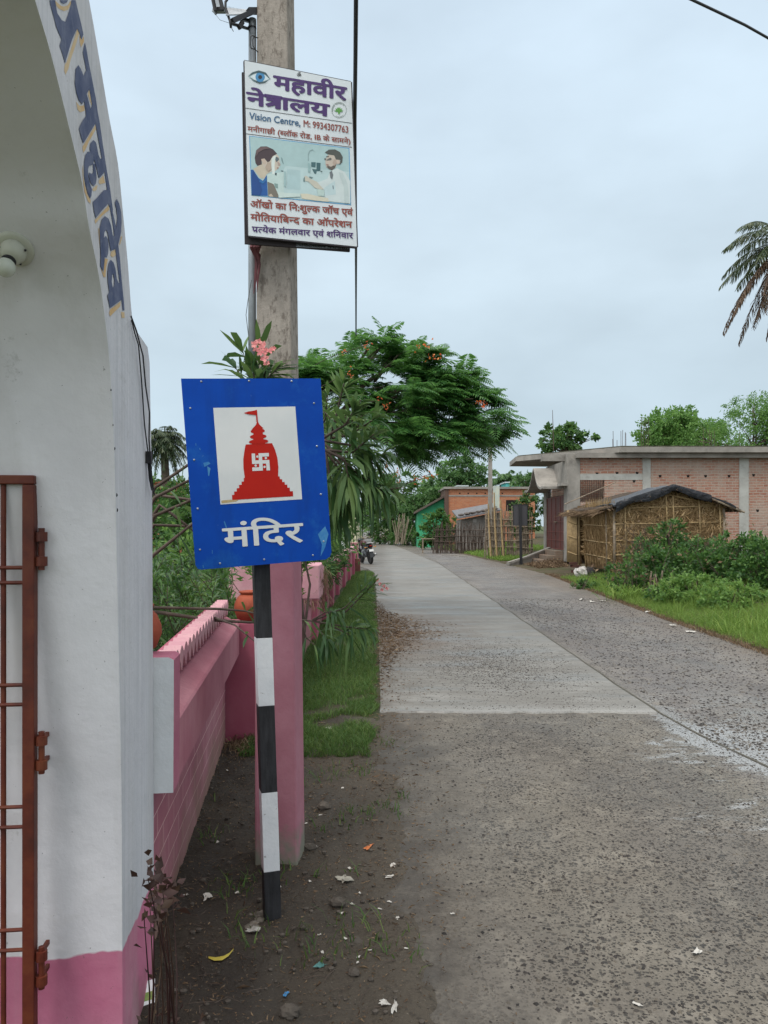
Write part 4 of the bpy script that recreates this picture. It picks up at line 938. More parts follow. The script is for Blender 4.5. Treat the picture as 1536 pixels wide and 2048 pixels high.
pic([(130, 370), (150, 270), (210, 220), (290, 218), (380, 260), (430, 318), (370, 350), (330, 420), (300, 430), (260, 380), (220, 390), (225, 460), (165, 480), (140, 440)], (.055, .035, .04), 7)
pic([(215, 390), (255, 380), (285, 430), (275, 460), (235, 450)], (.50, .40, .32), 8)
pic([(355, 380), (395, 340), (420, 345), (400, 400), (395, 500), (400, 590), (365, 590), (352, 480)], (.62, .68, .64), 9)
pic([(410, 355), (450, 370), (455, 400), (420, 430), (405, 400)], (.10, .13, .14), 10)
pic([(480, 360), (500, 380), (520, 460), (500, 440), (485, 400)], (.18, .28, .28), 11)
pic([(78, 530), (110, 530), (180, 640), (240, 680), (290, 600), (305, 880), (90, 870)], (.010, .085, .30), 12)
pic([(300, 690), (380, 720), (440, 850), (445, 905), (310, 885)], (.17, .15, .12), 13)
pic([(315, 870), (350, 850), (380, 890), (330, 890)], (.50, .42, .33), 14)
pic([(480, 540), (515, 545), (510, 556), (478, 550)], (.06, .09, .10), 15)
pic([(400, 570), (425, 575), (420, 610), (400, 600)], (.05, .08, .09), 16)
pic([(390, 710), (440, 720), (440, 780), (400, 770)], (.20, .30, .28), 17)
pic([(885, 430), (945, 430), (940, 500), (885, 490)], (.05, .12, .13), 18); pic([(955, 435), (1010, 440), (1005, 545), (955, 550)], (.04, .11, .12), 19); pic([(895, 520), (965, 525), (950, 585), (930, 585)], (.06, .13, .14), 20)
pic([(840, 410), (840, 330), (860, 275), (900, 258), (940, 290), (900, 268), (866, 285), (850, 335), (850, 410)], (.24, .34, .34), 21)
pic([(1075, 400), (1110, 330), (1190, 340), (1240, 400), (1210, 500), (1160, 540), (1090, 500), (1075, 460)], (.50, .43, .36), 22)
pic([(1065, 300), (1120, 262), (1200, 258), (1270, 295), (1305, 360), (1300, 430), (1260, 470), (1275, 400), (1215, 395), (1190, 340), (1110, 325)], (.07, .075, .065), 23)
pic([(1090, 490), (1110, 480), (1150, 490), (1205, 460), (1225, 440), (1200, 510), (1160, 540), (1120, 520)], (.10, .085, .07), 24)
pic([(1055, 380), (1080, 375), (1085, 400), (1140, 368), (1160, 385), (1150, 405), (1100, 410), (1060, 395)], (.12, .12, .11), 25)
pic([(1140, 550), (1230, 510), (1330, 560), (1405, 680), (1407, 985), (1110, 950), (1060, 880), (1070, 800), (960, 780), (880, 700), (1000, 690), (1100, 650)], (.54, .61, .60), 26)
pic([(790, 620), (820, 610), (870, 650), (960, 690), (1050, 790), (1010, 800), (930, 770), (850, 690), (800, 680)], (.50, .48, .40), 27)
pic([(740, 850), (830, 850), (960, 880), (1110, 910), (1120, 960), (960, 945), (760, 915)], (.58, .55, .43), 28)
pic([(1060, 770), (1200, 680), (1215, 860), (1065, 880)], (.46, .58, .59), 29)
pic([(780, 650), (800, 620), (800, 690), (780, 690)], (.12, .2, .2), 30)
for i_, (pts, col) in enumerate([
 ([(150, 270), (210, 224), (290, 222), (340, 245), (250, 260), (180, 300), (150, 350)], (.13, .085, .085)), ([(300, 430), (345, 430), (355, 520), (310, 558), (270, 500)], (.40, .32, .25)), ([(430, 420), (465, 440), (470, 465), (445, 470)], (.40, .30, .26)),
 ([(425, 500), (450, 500), (445, 512), (425, 510)], (.34, .16, .14)), ([(110, 540), (150, 600), (200, 700), (230, 800), (200, 870), (95, 866), (85, 640)], (.006, .055, .22)), ([(200, 660), (245, 690), (288, 620), (280, 680), (240, 720), (190, 690)], (.02, .14, .36)),
 ([(1190, 390), (1235, 400), (1225, 450), (1190, 480), (1170, 440)], (.42, .33, .27)), ([(1215, 398), (1262, 398), (1270, 440), (1235, 462)], (.50, .41, .34)), ([(1085, 455), (1120, 462), (1118, 472), (1088, 470)], (.28, .14, .12)), ([(1085, 350), (1120, 345), (1122, 356), (1086, 362)], (.09, .08, .07)),
 ([(1130, 560), (1160, 545), (1180, 600), (1165, 660), (1140, 640)], (.14, .16, .17)), ([(1250, 560), (1310, 580), (1370, 720), (1390, 980), (1330, 975), (1320, 760)], (.46, .54, .53)), ([(1170, 740), (1180, 740), (1184, 790), (1174, 790)], (.10, .12, .14)), ([(960, 790), (1060, 800), (1060, 880), (980, 880)], (.44, .56, .52)),
 ([(430, 830), (740, 850), (740, 890), (460, 905)], (.52, .62, .58)), ([(520, 550), (545, 555), (548, 760), (520, 750)], (.32, .46, .46)), ([(840, 440), (870, 445), (870, 560), (845, 560)], (.28, .42, .42)), ([(1010, 545), (1035, 550), (1030, 560), (1008, 556)], (.05, .1, .1))]):
    mb = MB(); fl(mb, ph, pts, .0008 + .00005 * (33 + i_)); mb.build('printed_photograph', plain('photo_tone_' + 'abcdefghijklmnopqrst'[i_], col, .45), sb)
pic([(860, 620), (905, 630), (905, 645), (860, 640)], (.12, .18, .18), 31)
# older black-backed board bolted behind it
mb = MB(); q4 = [(484, 144), (560, 160), (700, 503), (490, 487)]
pb2 = lambda x, y: PB.hit(x, y, -.028)
ob = thing('old_signboard', 'older dark framed signboard mostly hidden behind the eye clinic board', 'signboard', pb2(600, 500))
mb.prism([pb2(484, 144), pb2(698, 187), pb2(700, 503), pb2(490, 487)], PB.n * -.012); mb.build('panel', plain('old_board_back', (.035, .028, .03), .8), ob, fix=True)
mb = MB(); mb.flat([PB.hit(*q_, -.026) for q_ in ((592, 482), (697, 490), (697, 499), (592, 494))]); mb.build('face', plain('old_board_face', (.20, .22, .24), .7), ob)
P2 = Plane(PB.o - PB.n * .026, PB.n)
write(P2, 'िचिकतसालय मनीगाछी', (592, 492), (694, 499), (592, 485.5), 'lettering', ink, ob, off=.02)

# ------------------------------------------------------------------ blue temple sign on its striped post
a, b, c_ = P(362, 757, 3.03), P(641, 757, 3.03 * 1.056), P(393, 1140, 3.03)
PS = Plane(a, (b - a).cross(a - c_))
if PS.n.y > 0: PS.n = -PS.n
ps = PS.hit
ts = thing('temple_sign', 'blue road sign with red temple pictogram on black and white post', 'road sign', (G(547, 1838).x, G(547, 1838).y, 0))
k = NM('blue_sign_sheet'); c = k.ramp(k.noise(3, 6, .6), [(.35, (.001, .045, .30)), (.65, (.002, .058, .36))])
c = k.mix(k.ramp(k.noise(8, 8, .75), [(.54, 0.), (.70, .45)]), c, (.015, .13, .40)); c = k.mix(k.ramp(k.noise(3, 7, .7, k.co((3, 3, .5))), [(.54, 0.), (.68, .35)]), c, (.004, .03, .16)); c = k.mix(k.ramp(k.noise(60, 4, .6), [(.72, 0.), (.76, .5)]), c, (.12, .25, .40)); k.set(c, .5, .12); k.bump(k.noise(6, 3), .1, .02); M['sign_blue'] = k.m
ring = [(362, 757), (641, 757), (663, 1104), (660, 1113), (651, 1119), (404, 1139), (396, 1138), (391, 1130)]
mb = MB(); mb.prism([ps(*q_) for q_ in ring], PS.n * -.004); pn = mb.build('panel', M['sign_blue'], ts, fix=True)
t2 = lambda x, y: (330 + x * .26368, 620 + y * .26368)
def sfl(pts, n_off, holes=()): return [PS.hit(*t2(*q_), n_off) for q_ in pts], [[PS.hit(*t2(*q_), n_off) for q_ in h] for h in holes]
k = NM('reflective_white_sheet'); c = k.ramp(k.noise(4, 5), [(.35, (.53, .55, .55)), (.65, (.60, .61, .60))]); k.set(c, .38, .5)
k.bump(k.noise(9, 4, .5, k.co((1, 1, .35), (0, .6, 0)), 1.2), .25, .012); mb = MB(); mb.flat(*sfl([(366, 742), (988, 732), (1040, 1435), (421, 1475)], .0008)); mb.build('white_square', k.m, ts)
mb = MB(); mb.flat(*sfl([(428, 1445), (500, 1438), (560, 1440), (540, 1452), (470, 1462), (430, 1466)], .0013)); mb.build('rust_stain', pm('rust_stain', (.46, .38, .22), (.36, .24, .10), 30, .7, 0), ts)
k = NM('red_sheet'); k.set(k.ramp(k.noise(5, 5), [(.35, (.42, .016, .008)), (.65, (.36, .012, .008))]), .5, .12)
red_s = k.m
swk = []
TLc, TRc, BRc, BLc = (657, 1089), (787, 1084), (797, 1216), (663, 1221)
def gq(u, v_): 
    t = [TLc[i] + (TRc[i] - TLc[i]) * u for i in (0, 1)]; b_ = [BLc[i] + (BRc[i] - BLc[i]) * u for i in (0, 1)]; return (t[0] + (b_[0] - t[0]) * v_, t[1] + (b_[1] - t[1]) * v_)
mb = MB()
body = [(612,1020),(660,1018),(655,1000),(700,985),(745,985),(760,1012),(812,1010),(835,1060),(852,1120),(860,1190),(858,1262),(870,1262),(872,1283),(888,1283),(890,1305),(907,1303),(909,1325),(927,1324),(929,1348),(946,1347),(948,1375),(970,1374),(972,1413),(510,1441),(508,1403),(526,1402),(524,1377),(545,1376),(543,1352),(563,1350),(561,1327),(582,1325),(580,1302),(598,1300),(597,1277),(605,1270),(595,1200),(594,1130),(602,1070)]
lp, hs = sfl(body, .0016); mb.flat(lp, hs)
for j, (cx, cy, rx, ry) in enumerate(((703, 918, 54, 19), (707, 960, 63, 19), (710, 998, 74, 19))): mb.flat(*sfl(ell(cx, cy, rx, ry, -.05), .0018 + .0002 * j))
mb.flat(*sfl([(672, 890), (735, 886), (752, 1010), (668, 1012)], .0025)); mb.flat(*sfl([(702, 840), (716, 868), (747, 897), (703, 910), (658, 906), (690, 870)], .0027))
mb.flat(*sfl([(688, 757), (697, 757), (705, 850), (694, 850)], .0029)); mb.flat(*sfl([(696, 759), (690, 797), (640, 792), (597, 782), (630, 770), (660, 766)], .0031))
mb.build('pictogram', red_s, ts)
cells = ['10111', '10100', '11111', '00101', '11101']
mb = MB()
for r_ in range(5):
    c_i = 0
    while c_i < 5:
        if cells[r_][c_i] == '1':
            e_ = c_i
            while e_ < 5 and cells[r_][e_] == '1': e_ += 1
            mb.flat(*sfl([gq(c_i / 5, r_ / 5), gq(e_ / 5, r_ / 5), gq(e_ / 5, (r_ + 1) / 5), gq(c_i / 5, (r_ + 1) / 5)], .0024)); c_i = e_
        else: c_i += 1
for q_ in ((700, 1112), (765, 1123), (688, 1180), (755, 1190)): mb.flat(*sfl(ell(*q_, 9, 9, 0, 12), .0024))
wl = bpy.data.materials['reflective_white_sheet']
mb.build('emblem', wl, ts)
write(PS, 'मंिदर', t2(447, 1803), t2(1045, 1757), t2(437, 1661), 'lettering', wl, ts, off=.018)
riv = [(275, 543), (637, 538), (960, 540), (1130, 707), (1152, 1033), (1182, 1398), (1203, 1755), (1122, 1860), (752, 1892), (417, 1922), (265, 1818), (248, 1507), (221, 1137), (192, 745)]
riv_m = pm('rivet_metal', (.35, .40, .45), (.2, .22, .25), 30, .4, 0, metal=.6); scuff_m = pm('scuffed_blue', (.02, .15, .40), (.06, .22, .42), 40, .6, 0)
for q_ in riv: mb = MB(); mb.lathe([(.0042, 0), (.004, .0015), (.002, .0028)], PS.hit(*t2(*q_), .0002), PS.n, 10); mb.build('rivet', riv_m, ts)
for pts in ([(445, 1605), (453, 1600), (470, 1650), (462, 1655)], [(285, 1935), (291, 1935), (294, 1958), (288, 1958)], [(356, 1820), (361, 1822), (360, 1850), (356, 1848)], [(260, 1050), (264, 1046), (270, 1062), (266, 1064)], [(290, 1160), (330, 1150), (345, 1165), (300, 1190)], [(320, 1185), (345, 1200), (335, 1260), (328, 1258)], [(232, 1010), (236, 1010), (237, 1030), (233, 1028)], [(1160, 1700), (1215, 1640), (1240, 1700), (1215, 1800), (1180, 1870), (1190, 1780)]):
    mb = MB(); mb.flat(*sfl(pts, .0009)); mb.build('scuff', scuff_m, ts)
# post: square section turned with the board, bands of paint
uS = (b - a); uS.z = 0; uS.normalize(); nB = Vector((-uS.y, uS.x, 0))        # along the board / behind it
base = G(547, 1842); topc = P(524, 1125, 3.17)
def post_at(z): return base + (topc - base) * ((z - base.z) / (topc.z - base.z))
def zrow(py): 
    t = (py - 1842) / (1125 - 1842); return base.z + (topc.z - base.z) * t
bands = [(1842 + 40, 1745, 'black'), (1745, 1588, 'wp'), (1588, 1415, 'black'), (1415, 1278, 'wp'), (1278, 1118, 'black'), (1118, 960, 'wp'), (960, 800, 'black')]
k = NM('chalky_white_paint'); c = k.ramp(k.noise(9, 7, .65), [(.35, (.68, .69, .70)), (.65, (.58, .60, .62))]); c = k.mix(k.ramp(k.noise(45, 6, .7), [(.64, 0.), (.70, .8)]), c, (.16, .14, .12)); k.set(c, .75, .3); k.bump(k.noise(40, 5), .5, .004); M['wp'] = k.m
k = NM('worn_black_paint'); c = k.ramp(k.noise(7, 7, .7, k.co((6, 6, .8))), [(.4, (.012, .012, .014)), (.62, (.030, .030, .034)), (.8, (.09, .085, .08))]); k.set(c, .65, .35); k.bump(k.noise(40, 5), .4, .004); M['wb'] = k.m
w_ = .066
for (y0, y1, mt) in bands:
    za, zb = zrow(y0), zrow(y1) - .0006; pa, pb_ = post_at(za), post_at(zb); mb = MB(); cs = []
    for c0 in (pa, pb_):
        for (i, j) in ((-.5, 0), (.5, 0), (.5, 1), (-.5, 1)): cs.append(c0 + uS * w_ * i + nB * (w_ * j + .0))
    mb.hexa(cs); mb.build('post_band', M['wb'] if mt == 'black' else M['wp'], ts, bevel=.002)
mb = MB()
for i in range(26):
    a_ = R.random() * 6.28; r_ = .04 + R.random() * .09; p = base + Vector((math.cos(a_) * r_, math.sin(a_) * r_ + .03, -.004)); mb.ball(p, .012 + R.random() * .02, 6, (1, 1, .6))
tag(mb.build('mortar_lump', pm('old_mortar', (.17, .15, .125), (.10, .088, .072), 20, .95, .5), loc=base), 'crumbled mortar and soil heaped round the striped post foot', 'mortar')

# ------------------------------------------------------------------ overhead cables
def cable(name, label, pts, r, loc=None):
    cu = []
    for i in range(len(pts) - 1):
        for t in range(6): cu.append(pts[i].lerp(pts[i + 1], t / 6))
    cu.append(pts[-1]); mb = MB(); mb.tube(cu, r if not isinstance(r, (list, tuple)) else list(np.interp(np.linspace(0, 1, len(cu)), np.linspace(0, 1, len(r)), r)), 8)
    return tag(mb.build(name, M['black'], loc=pts[0], smooth=True), label, 'cable')
pts = [P(713, -260, 2.5), P(712, 0, 3.0), P(711, 110, 3.3), P(709.5, 240, 3.75), P(710, 330, 4.1), P(711, 420, 4.7), P(712, 490, 5.4), P(712, 600, 8.6), P(712, 672, 12.5)]
cable('service_cable', 'thick black bundled service cable passing over the clinic board into the tree', pts, [.0085, .009, .0092, .0095, .0095, .0095, .0093, .0095, .011])
cable('overhead_cable', 'black overhead cable crossing the top right corner of the sky', [P(1330, -25, 8.6), P(1385, 0, 9), P(1440, 26, 9.4), P(1490, 50, 9.8), P(1536, 76, 10.2), P(1600, 118, 10.8)], .016)
cable('hanging_wire', 'thin dark wire dangling beside the pipe of the concrete pole', [P(503, 560, 3.52), P(496, 600, 3.5), P(492, 630, 3.5), P(497, 672, 3.48), P(498, 690, 3.46)], .0014)
# ------------------------------------------------------------------ vegetation
def tag_leaf(o): return o
def ell_pts(c, r, n, shell=.0):     # random points inside an ellipsoid, biased to the outside
    d = rand_dirs(n); u = NR.uniform(shell, 1, n) ** (1 / 2.2); return np.array(c) + d * np.array(r) * u[:, None], d
def limb(a, b, r0, r1, mb, wob=.12, seg=5):
    a, b = Vector(a), Vector(b); L_ = (b - a).length; pts = []
    for i in range(seg + 1):
        t = i / seg; w = math.sin(math.pi * t) * wob * L_; pts.append(a.lerp(b, t) + Vector((R.uniform(-1, 1) * w * .5, R.uniform(-1, 1) * w * .5, w * .5)))
    mb.tube(pts, [r0 + (r1 - r0) * i / seg for i in range(seg + 1)], 7)
def tree(name, label, base, th, tr, clumps, n, leaf, mats, group=None, flat=.5, cat='tree', lw=.5, trunk_mat=None, lean=(0, 0)):
    """clumps: (dx, dy, z, rx, ry, rz) relative to the base; leaves spread through each, limbs run to each."""
    t = thing(name, label, cat, base, 0, group); B = Vector(base); top = B + Vector((lean[0], lean[1], th))
    mb = MB(); limb(B - Vector((0, 0, .2)), top, tr, tr * .65, mb, .03, 6)
    for (dx, dy, z, rx, ry, rz) in clumps:
        e_ = B + Vector((dx, dy, z)); limb(top, e_, tr * .5, tr * .1, mb, .1)
        for q_ in range(3): limb(top.lerp(e_, .6), e_ + Vector((R.uniform(-1, 1) * rx * .7, R.uniform(-1, 1) * ry * .7, R.uniform(-.3, .8) * rz)), tr * .18, tr * .05, mb, .1, 4)
    mb.build('trunk', trunk_mat or M['bark'], t, smooth=True)
    vol = np.array([c[3] * c[4] * c[5] for c in clumps]) ** .67; cnt = (vol / vol.sum() * n).astype(int); cl = Cloud()
    for (dx, dy, z, rx, ry, rz), m in zip(clumps, cnt):
        # each clump is itself a set of small leaf bunches, with gaps
        nb = max(5, int(m / 34)); bc, bd = ell_pts((B.x + dx, B.y + dy, B.z + z), (rx, ry, rz), nb, .25); idx = NR.integers(0, nb, m)
        br = NR.uniform(.16, .34, nb) * (rx * ry * rz) ** (1 / 3)
        off = NR.normal(size=(m, 3)) * [1, 1, .6]; p = bc[idx] + off * br[idx][:, None] * .6
        d = unit(bd[idx] * .6 + NR.normal(size=(m, 3)) * .6 + np.array([0, 0, -flat]))
        rhombs(cl, p, d, NR.uniform(.6, 1.25, m) * leaf, NR.uniform(.7, 1.2, m) * leaf * lw)
    cl.build('crown', mats, t); return t

# --- gulmohar: feathery fronds in layers, leaning out over the road
def fronds(cl, p, d, L_, pairs=13, pl=.2, pw=.034, droop=.35):
    n = len(p); L_ = np.broadcast_to(np.asarray(L_, float), (n,))[:, None]; z = np.array([0, 0, -1.])
    sd = unit(np.cross(d, -z) + 1e-6); dr = NR.uniform(.6, 1.4, n)[:, None] * droop
    pos = lambda t: p + d * L_ * t + z * L_ * dr * t * t
    for i in range(pairs):
        t = .12 + .88 * i / (pairs - 1); q_ = pos(t); ln = pl * L_ * 2.2 * (math.sin(math.pi * min(1, .2 + .75 * t)) ** .8)
        fw = unit(pos(min(1, t + .02)) - pos(t - .02))
        for s_ in (-1, 1):
            dd = unit(sd * s_ + fw * .45 + z * NR.uniform(.0, .35, n)[:, None]); w_ = fw * pw * L_ * 1.05; m = q_ + dd * ln * .5 - z * ln * .05; tip = q_ + dd * ln + z * ln * .12
            cl.poly(np.stack([q_ - w_ * .5, m + w_ * .95 - w_ * .3, tip, m - w_ * .8], 1), [(0, 1, 2, 3)])
    w_ = sd * .006; cl.poly(np.stack([p - w_, p + w_, pos(.5) + w_ * .7, pos(.5) - w_ * .7, pos(1.)], 1), [(0, 1, 2, 3), (3, 2, 4)])
YG = 13.5
gm = thing('gulmohar_tree', 'broad feathery flame tree with a few orange flowers leaning over the road', 'tree', (-2.1, YG, 0))
px3 = lambda px, py, dy=0.: P(720 + (px - 720) * .93, 800 + (py - 800) * .86 + 14, YG + dy)
layers = [  # px, py, spread px x, px y, depth, weight
 (800, 690, 75, 28, .9, 1.0), (880, 735, 75, 28, 1.1, 1.1), (735, 668, 48, 20, .7, .55), (700, 745, 70, 35, 1.0, 1.0), (800, 775, 90, 38, 1.3, 1.6), (905, 800, 75, 38, 1.2, 1.4),
 (960, 845, 60, 28, 1.0, 1.0), (870, 865, 80, 30, 1.3, 1.5), (790, 850, 75, 40, 1.2, 1.3), (640, 735, 48, 30, .9, .8), (600, 715, 36, 22, .6, .4), (990, 860, 32, 18, .7, .4), (820, 890, 50, 18, .9, .7), (700, 815, 55, 45, 1.0, .9), (930, 770, 45, 22, .9, .7)]
cl = Cloud(); mb = MB(); root = Vector((-2.1, YG, -.2)); crotch = px3(640, 860)
limb(root, crotch, .16, .12, mb, .04, 5)
NF = 2000; tw = sum(l_[5] for l_ in layers); ctr = np.array(px3(790, 800))
for (px, py, sx, sy, dep, w_) in layers:
    c = px3(px, py); limb(crotch, c, .07, .02, mb, .08, 6)
    for q_ in range(4): limb(crotch.lerp(c, .7), c + Vector((R.uniform(-1, 1) * sx, 0, R.uniform(-.5, .6) * sy)) * (YG / F) * 1.0 + Vector((0, R.uniform(-.6, .6) * dep, 0)), .022, .007, mb, .1, 4)
    n = int(NF * w_ / tw); k_ = YG / F; d0 = rand_dirs(n); u = NR.uniform(.1, 1, n)[:, None] ** .45
    # tip rosettes: fronds share start points
    nr = max(6, n // 9); st = np.array(c) + rand_dirs(nr) * (NR.uniform(.2, 1, nr)[:, None] ** .5) * np.array([sx * k_, dep, sy * k_]); idx = NR.integers(0, nr, n); p = st[idx] + NR.normal(size=(n, 3)) * .03
    out_ = unit(st[idx] - np.array(crotch)) * [1, .8, .5]; ang = NR.normal(size=(n, 3)) * [.75, .75, .25]
    d = unit(out_ * .9 + ang + np.array([0, 0, .22])); fronds(cl, p, d, NR.uniform(.34, .60, n), 13, .17, .042, .40)
mb.build('trunk', M['bark'], gm, smooth=True); cl.build('crown', M['gulmohar'], gm)
cl = Cloud()
for (px, py) in ((852, 660), (880, 680), (985, 790)):
    n = 11; c = np.array(px3(px, py, R.uniform(-1., -.5))); p = c + NR.normal(size=(n, 3)) * [.07, .07, .045]; rhombs(cl, p, rand_dirs(n), .055, .038)
cl.build('flower_cluster', M['redflower'], gm)

# --- oleander
def whorl(cl, path, n, ln, w, droop=.5, spread=1.):
    pts = [Vector(p) for p in path]; p0, p1 = pts[-2], pts[-1]; ax = np.array((p1 - p0).normalized()); t = NR.uniform(-.15, 1, n)
    p = np.array(p0) + (np.array(p1) - np.array(p0)) * t[:, None]
    d = perp(np.tile(ax, (n, 1))); d = unit(d * spread * NR.uniform(.5, 1.1, n)[:, None] + ax * (.35 + .75 * t[:, None]) + NR.normal(size=(n, 3)) * .12)
    lances(cl, p, d, ln * NR.uniform(.65, 1.15, n) * (1.1 - .35 * np.clip(t, 0, 1)), w * NR.uniform(.75, 1.15, n), droop * NR.uniform(.3, 1.5, n))
def oleander(label, base, branches, leaf=(.19, .021), flowers=(), cat='shrub', mat='oleander'):
    t = thing('oleander_shrub', label, cat, base); mb = MB(); cl = Cloud(); fl_ = Cloud(); tip = Cloud()
    for path, r, n, dr in branches:
        pts = [Vector(p) for p in path]; cu = []
        for i in range(len(pts) - 1):
            for j in range(3): cu.append(pts[i].lerp(pts[i + 1], j / 3))
        cu.append(pts[-1]); mb.tube(cu, list(np.linspace(r, r * .35, len(cu))), 7)
        whorl(cl, path, max(2, int(n * .72)), leaf[0], leaf[1], dr * .8)
    for (c, s_) in flowers:
        for q_ in range(5):
            a = 2 * math.pi * q_ / 5 + R.random(); c_ = np.array(c)[None, :]; ax = np.array([R.uniform(-.3, .3), -1, .3]); s1 = unit(np.cross(ax, [0, 0, 1.])); s2 = np.cross(s1, ax / np.linalg.norm(ax))
            d = unit(s1 * math.cos(a) + s2 * math.sin(a) - ax * -.25)[None, :]; rhombs(fl_, c_, d, s_, s_ * .8, side=unit(np.cross(d, ax)))
    mb.build('stem', M['twig'], t, smooth=True); cl.build('foliage', M[mat], t)
    if flowers: fl_.build('flower', M['pinkflower'], t)
    return t
br = []
def twigs(p, Y, n, sx, sy, up, cnt, dr, r=.006, ln=.28):   # several leafy tips about a pixel
    for i in range(n):
        q_ = (p[0] + R.gauss(0, sx), p[1] + R.gauss(0, sy)); y_ = Y + R.gauss(0, .25); tip = P(*q_, y_); d = Vector((R.gauss(up[0], .35), R.gauss(up[1], .35), R.gauss(up[2], .3))).normalized()
        br.append(([tip - d * ln * 1.6 + Vector((0, .05, -.04)), tip - d * ln, tip], r, cnt, dr))
# bare stems fanning up behind the blue sign
org = P(180, 1230, 4.6)
for a, b, c_, y_ in (((310, 995), (390, 955), (640, 880), 4.3), ((310, 1031), (392, 996), (600, 900), 4.4), ((310, 1108), (392, 1042), (650, 900), 4.2), ((312, 990), (420, 1005), (520, 1000), 4.6), ((320, 1010), (385, 1060), (430, 1100), 4.5), ((308, 1050), (390, 1053), (480, 1050), 4.7), ((310, 975), (420, 900), (520, 790), 4.4)):
    br.append(([org, P(*a, y_), P(*b, y_), P(*c_, y_ + .1)], .013, 26, .4))
tipspec = [((640, 880), (690, 850), (722, 800), 4.3, 46, .35), ((640, 880), (700, 890), (735, 905), 4.35, 50, 1.0), ((650, 900), (690, 920), (700, 975), 4.2, 44, 1.3), ((650, 900), (720, 930), (775, 905), 4.4, 40, .9),
           ((600, 900), (660, 960), (690, 1000), 4.4, 40, 1.3), ((640, 880), (730, 960), (770, 985), 4.3, 36, 1.0), ((660, 880), (680, 800), (690, 760), 4.6, 40, .3), ((600, 900), (650, 840), (655, 790), 4.7, 40, .4), ((650, 900), (745, 985), (800, 975), 4.5, 22, .5),
           ((650, 900), (705, 905), (748, 868), 4.25, 44, .6), ((640, 880), (700, 870), (760, 830), 4.5, 34, .5), ((650, 900), (680, 940), (740, 960), 4.3, 40, 1.2), ((650, 900), (665, 985), (672, 1030), 4.3, 34, 1.2)]
for a, b, c_, y_, n, dr in tipspec: br.append(([P(*a, y_), P(*b, y_), P(*c_, y_ - .05)], .009, n, dr))
twigs((685, 870), 4.9, 8, 26, 36, (.3, -.2, .5), 26, .6); twigs((665, 960), 4.7, 6, 20, 40, (.3, -.2, -.2), 26, 1.1)
# cluster peeping over the top edge of the blue sign, with pink flowers
for q_, y_ in (((485, 700), 3.42), ((505, 722), 3.40), ((540, 722), 3.42), ((520, 700), 3.44), ((560, 730), 3.42), ((470, 735), 3.4), ((500, 735), 3.38), ((545, 745), 3.38)):
    br.append(([P(515, 830, y_), P(512 + (q_[0] - 512) * .3, 770, y_), P(*q_, y_)], .005, 15, .35))
ta = Vector; fl1 = [(P(508, 690, 3.36), .020), (P(524, 696, 3.36), .022), (P(517, 684, 3.36), .018), (P(532, 704, 3.36), .022), (P(530, 718, 3.35), .023), (P(541, 702, 3.36), .018), (P(521, 706, 3.35), .02), (P(547, 698, 3.37), .015), (P(534, 728, 3.35), .018), (P(512, 700, 3.36), .016), (P(527, 688, 3.37), .016)]
oleander('tall oleander with long drooping leaves and pink flowers arching over the blue sign', (-1.75, 4.6, 0), br, (.215, .029), fl1)
# orange-pink spent flower stalks on its right-hand side
mb = MB(); cl = Cloud()
for (px, py) in ((800, 968), (830, 962), (850, 955), (862, 948), (790, 945), (770, 935), (690, 705), (735, 690), (700, 750), (770, 815), (755, 800)):
    a = P(px - 60, py + 25, 4.6); b = P(px, py, 4.5); mb.tube([a, a.lerp(b, .5) + Vector((0, 0, .01)), b], .0018, 5); n = 7; p = np.array(b) + NR.normal(size=(n, 3)) * .012; rhombs(cl, p, unit(NR.normal(size=(n, 3)) + [1, 0, .5]), .022, .007)
st_ = thing('spent_flower_stalks', 'thin stalks with withered orange flowers sticking out of the oleander', 'flower stalks', P(780, 940, 4.5)); mb.build('stalk', M['twig'], st_); cl.build('petal', M['redflower'], st_)
# low branch reaching across the wall to the lawn side
br = []
low0 = P(300, 1222, 4.6)
br.append(([low0, P(420, 1240, 4.7), P(500, 1245, 4.75), P(600, 1240, 4.8), P(640, 1243, 4.8)], .012, 6, .5))
for a, b, c_, n, dr in (((625, 1242), (690, 1215), (735, 1170), 34, .5), ((630, 1243), (700, 1255), (735, 1258), 44, 1.1), ((625, 1240), (650, 1225), (672, 1222), 24, .9), ((625, 1242), (640, 1262), (655, 1280), 30, .9), ((690, 1225), (725, 1190), (755, 1160), 22, .25), ((600, 1240), (612, 1275), (640, 1300), 18, .7), ((660, 1250), (690, 1265), (702, 1272), 30, 1.3)):
    br.append(([P(*a, 4.8), P(*b, 4.8), P(*c_, 4.75)], .006, n, dr))
br.append(([P(430, 1236, 4.7), P(470, 1250, 4.4), P(512, 1285, 4.1)], .008, 2, .4))
br.append(([P(300, 1215, 4.6), P(440, 1218, 4.75), P(490, 1222, 4.75), P(515, 1228, 4.6)], .010, 12, .5))
fl2 = [(P(x_, y_, 4.72), .014) for x_, y_ in ((760, 1168), (768, 1172), (774, 1177), (755, 1160), (764, 1180))]
oleander('low oleander branch with drooping dark leaves reaching over the pink wall', (-1.6, 4.5, 0), br, (.175, .02), fl2)
# leafy bush inside the compound, seen between gateway and striped post
br = []
for i in range(150):
    px, py, y_ = R.uniform(270, 520), R.uniform(1075, 1290), R.uniform(5.0, 7.6); tip = P(px, py, y_)
    if tip.x > -1.22: continue
    br.append(([Vector((tip.x - R.uniform(-.2, .4), y_ + .2, max(.1, tip.z - .5))), tip - Vector((R.uniform(-.15, .15), R.uniform(-.1, .1), .2)), tip], .004, 40, R.uniform(.3, 1.)))
oleander('bright green narrow leaved bush growing behind the serrated wall', (-2.1, 6.3, 0), br, (.17, .019), mat='garden_leaf')
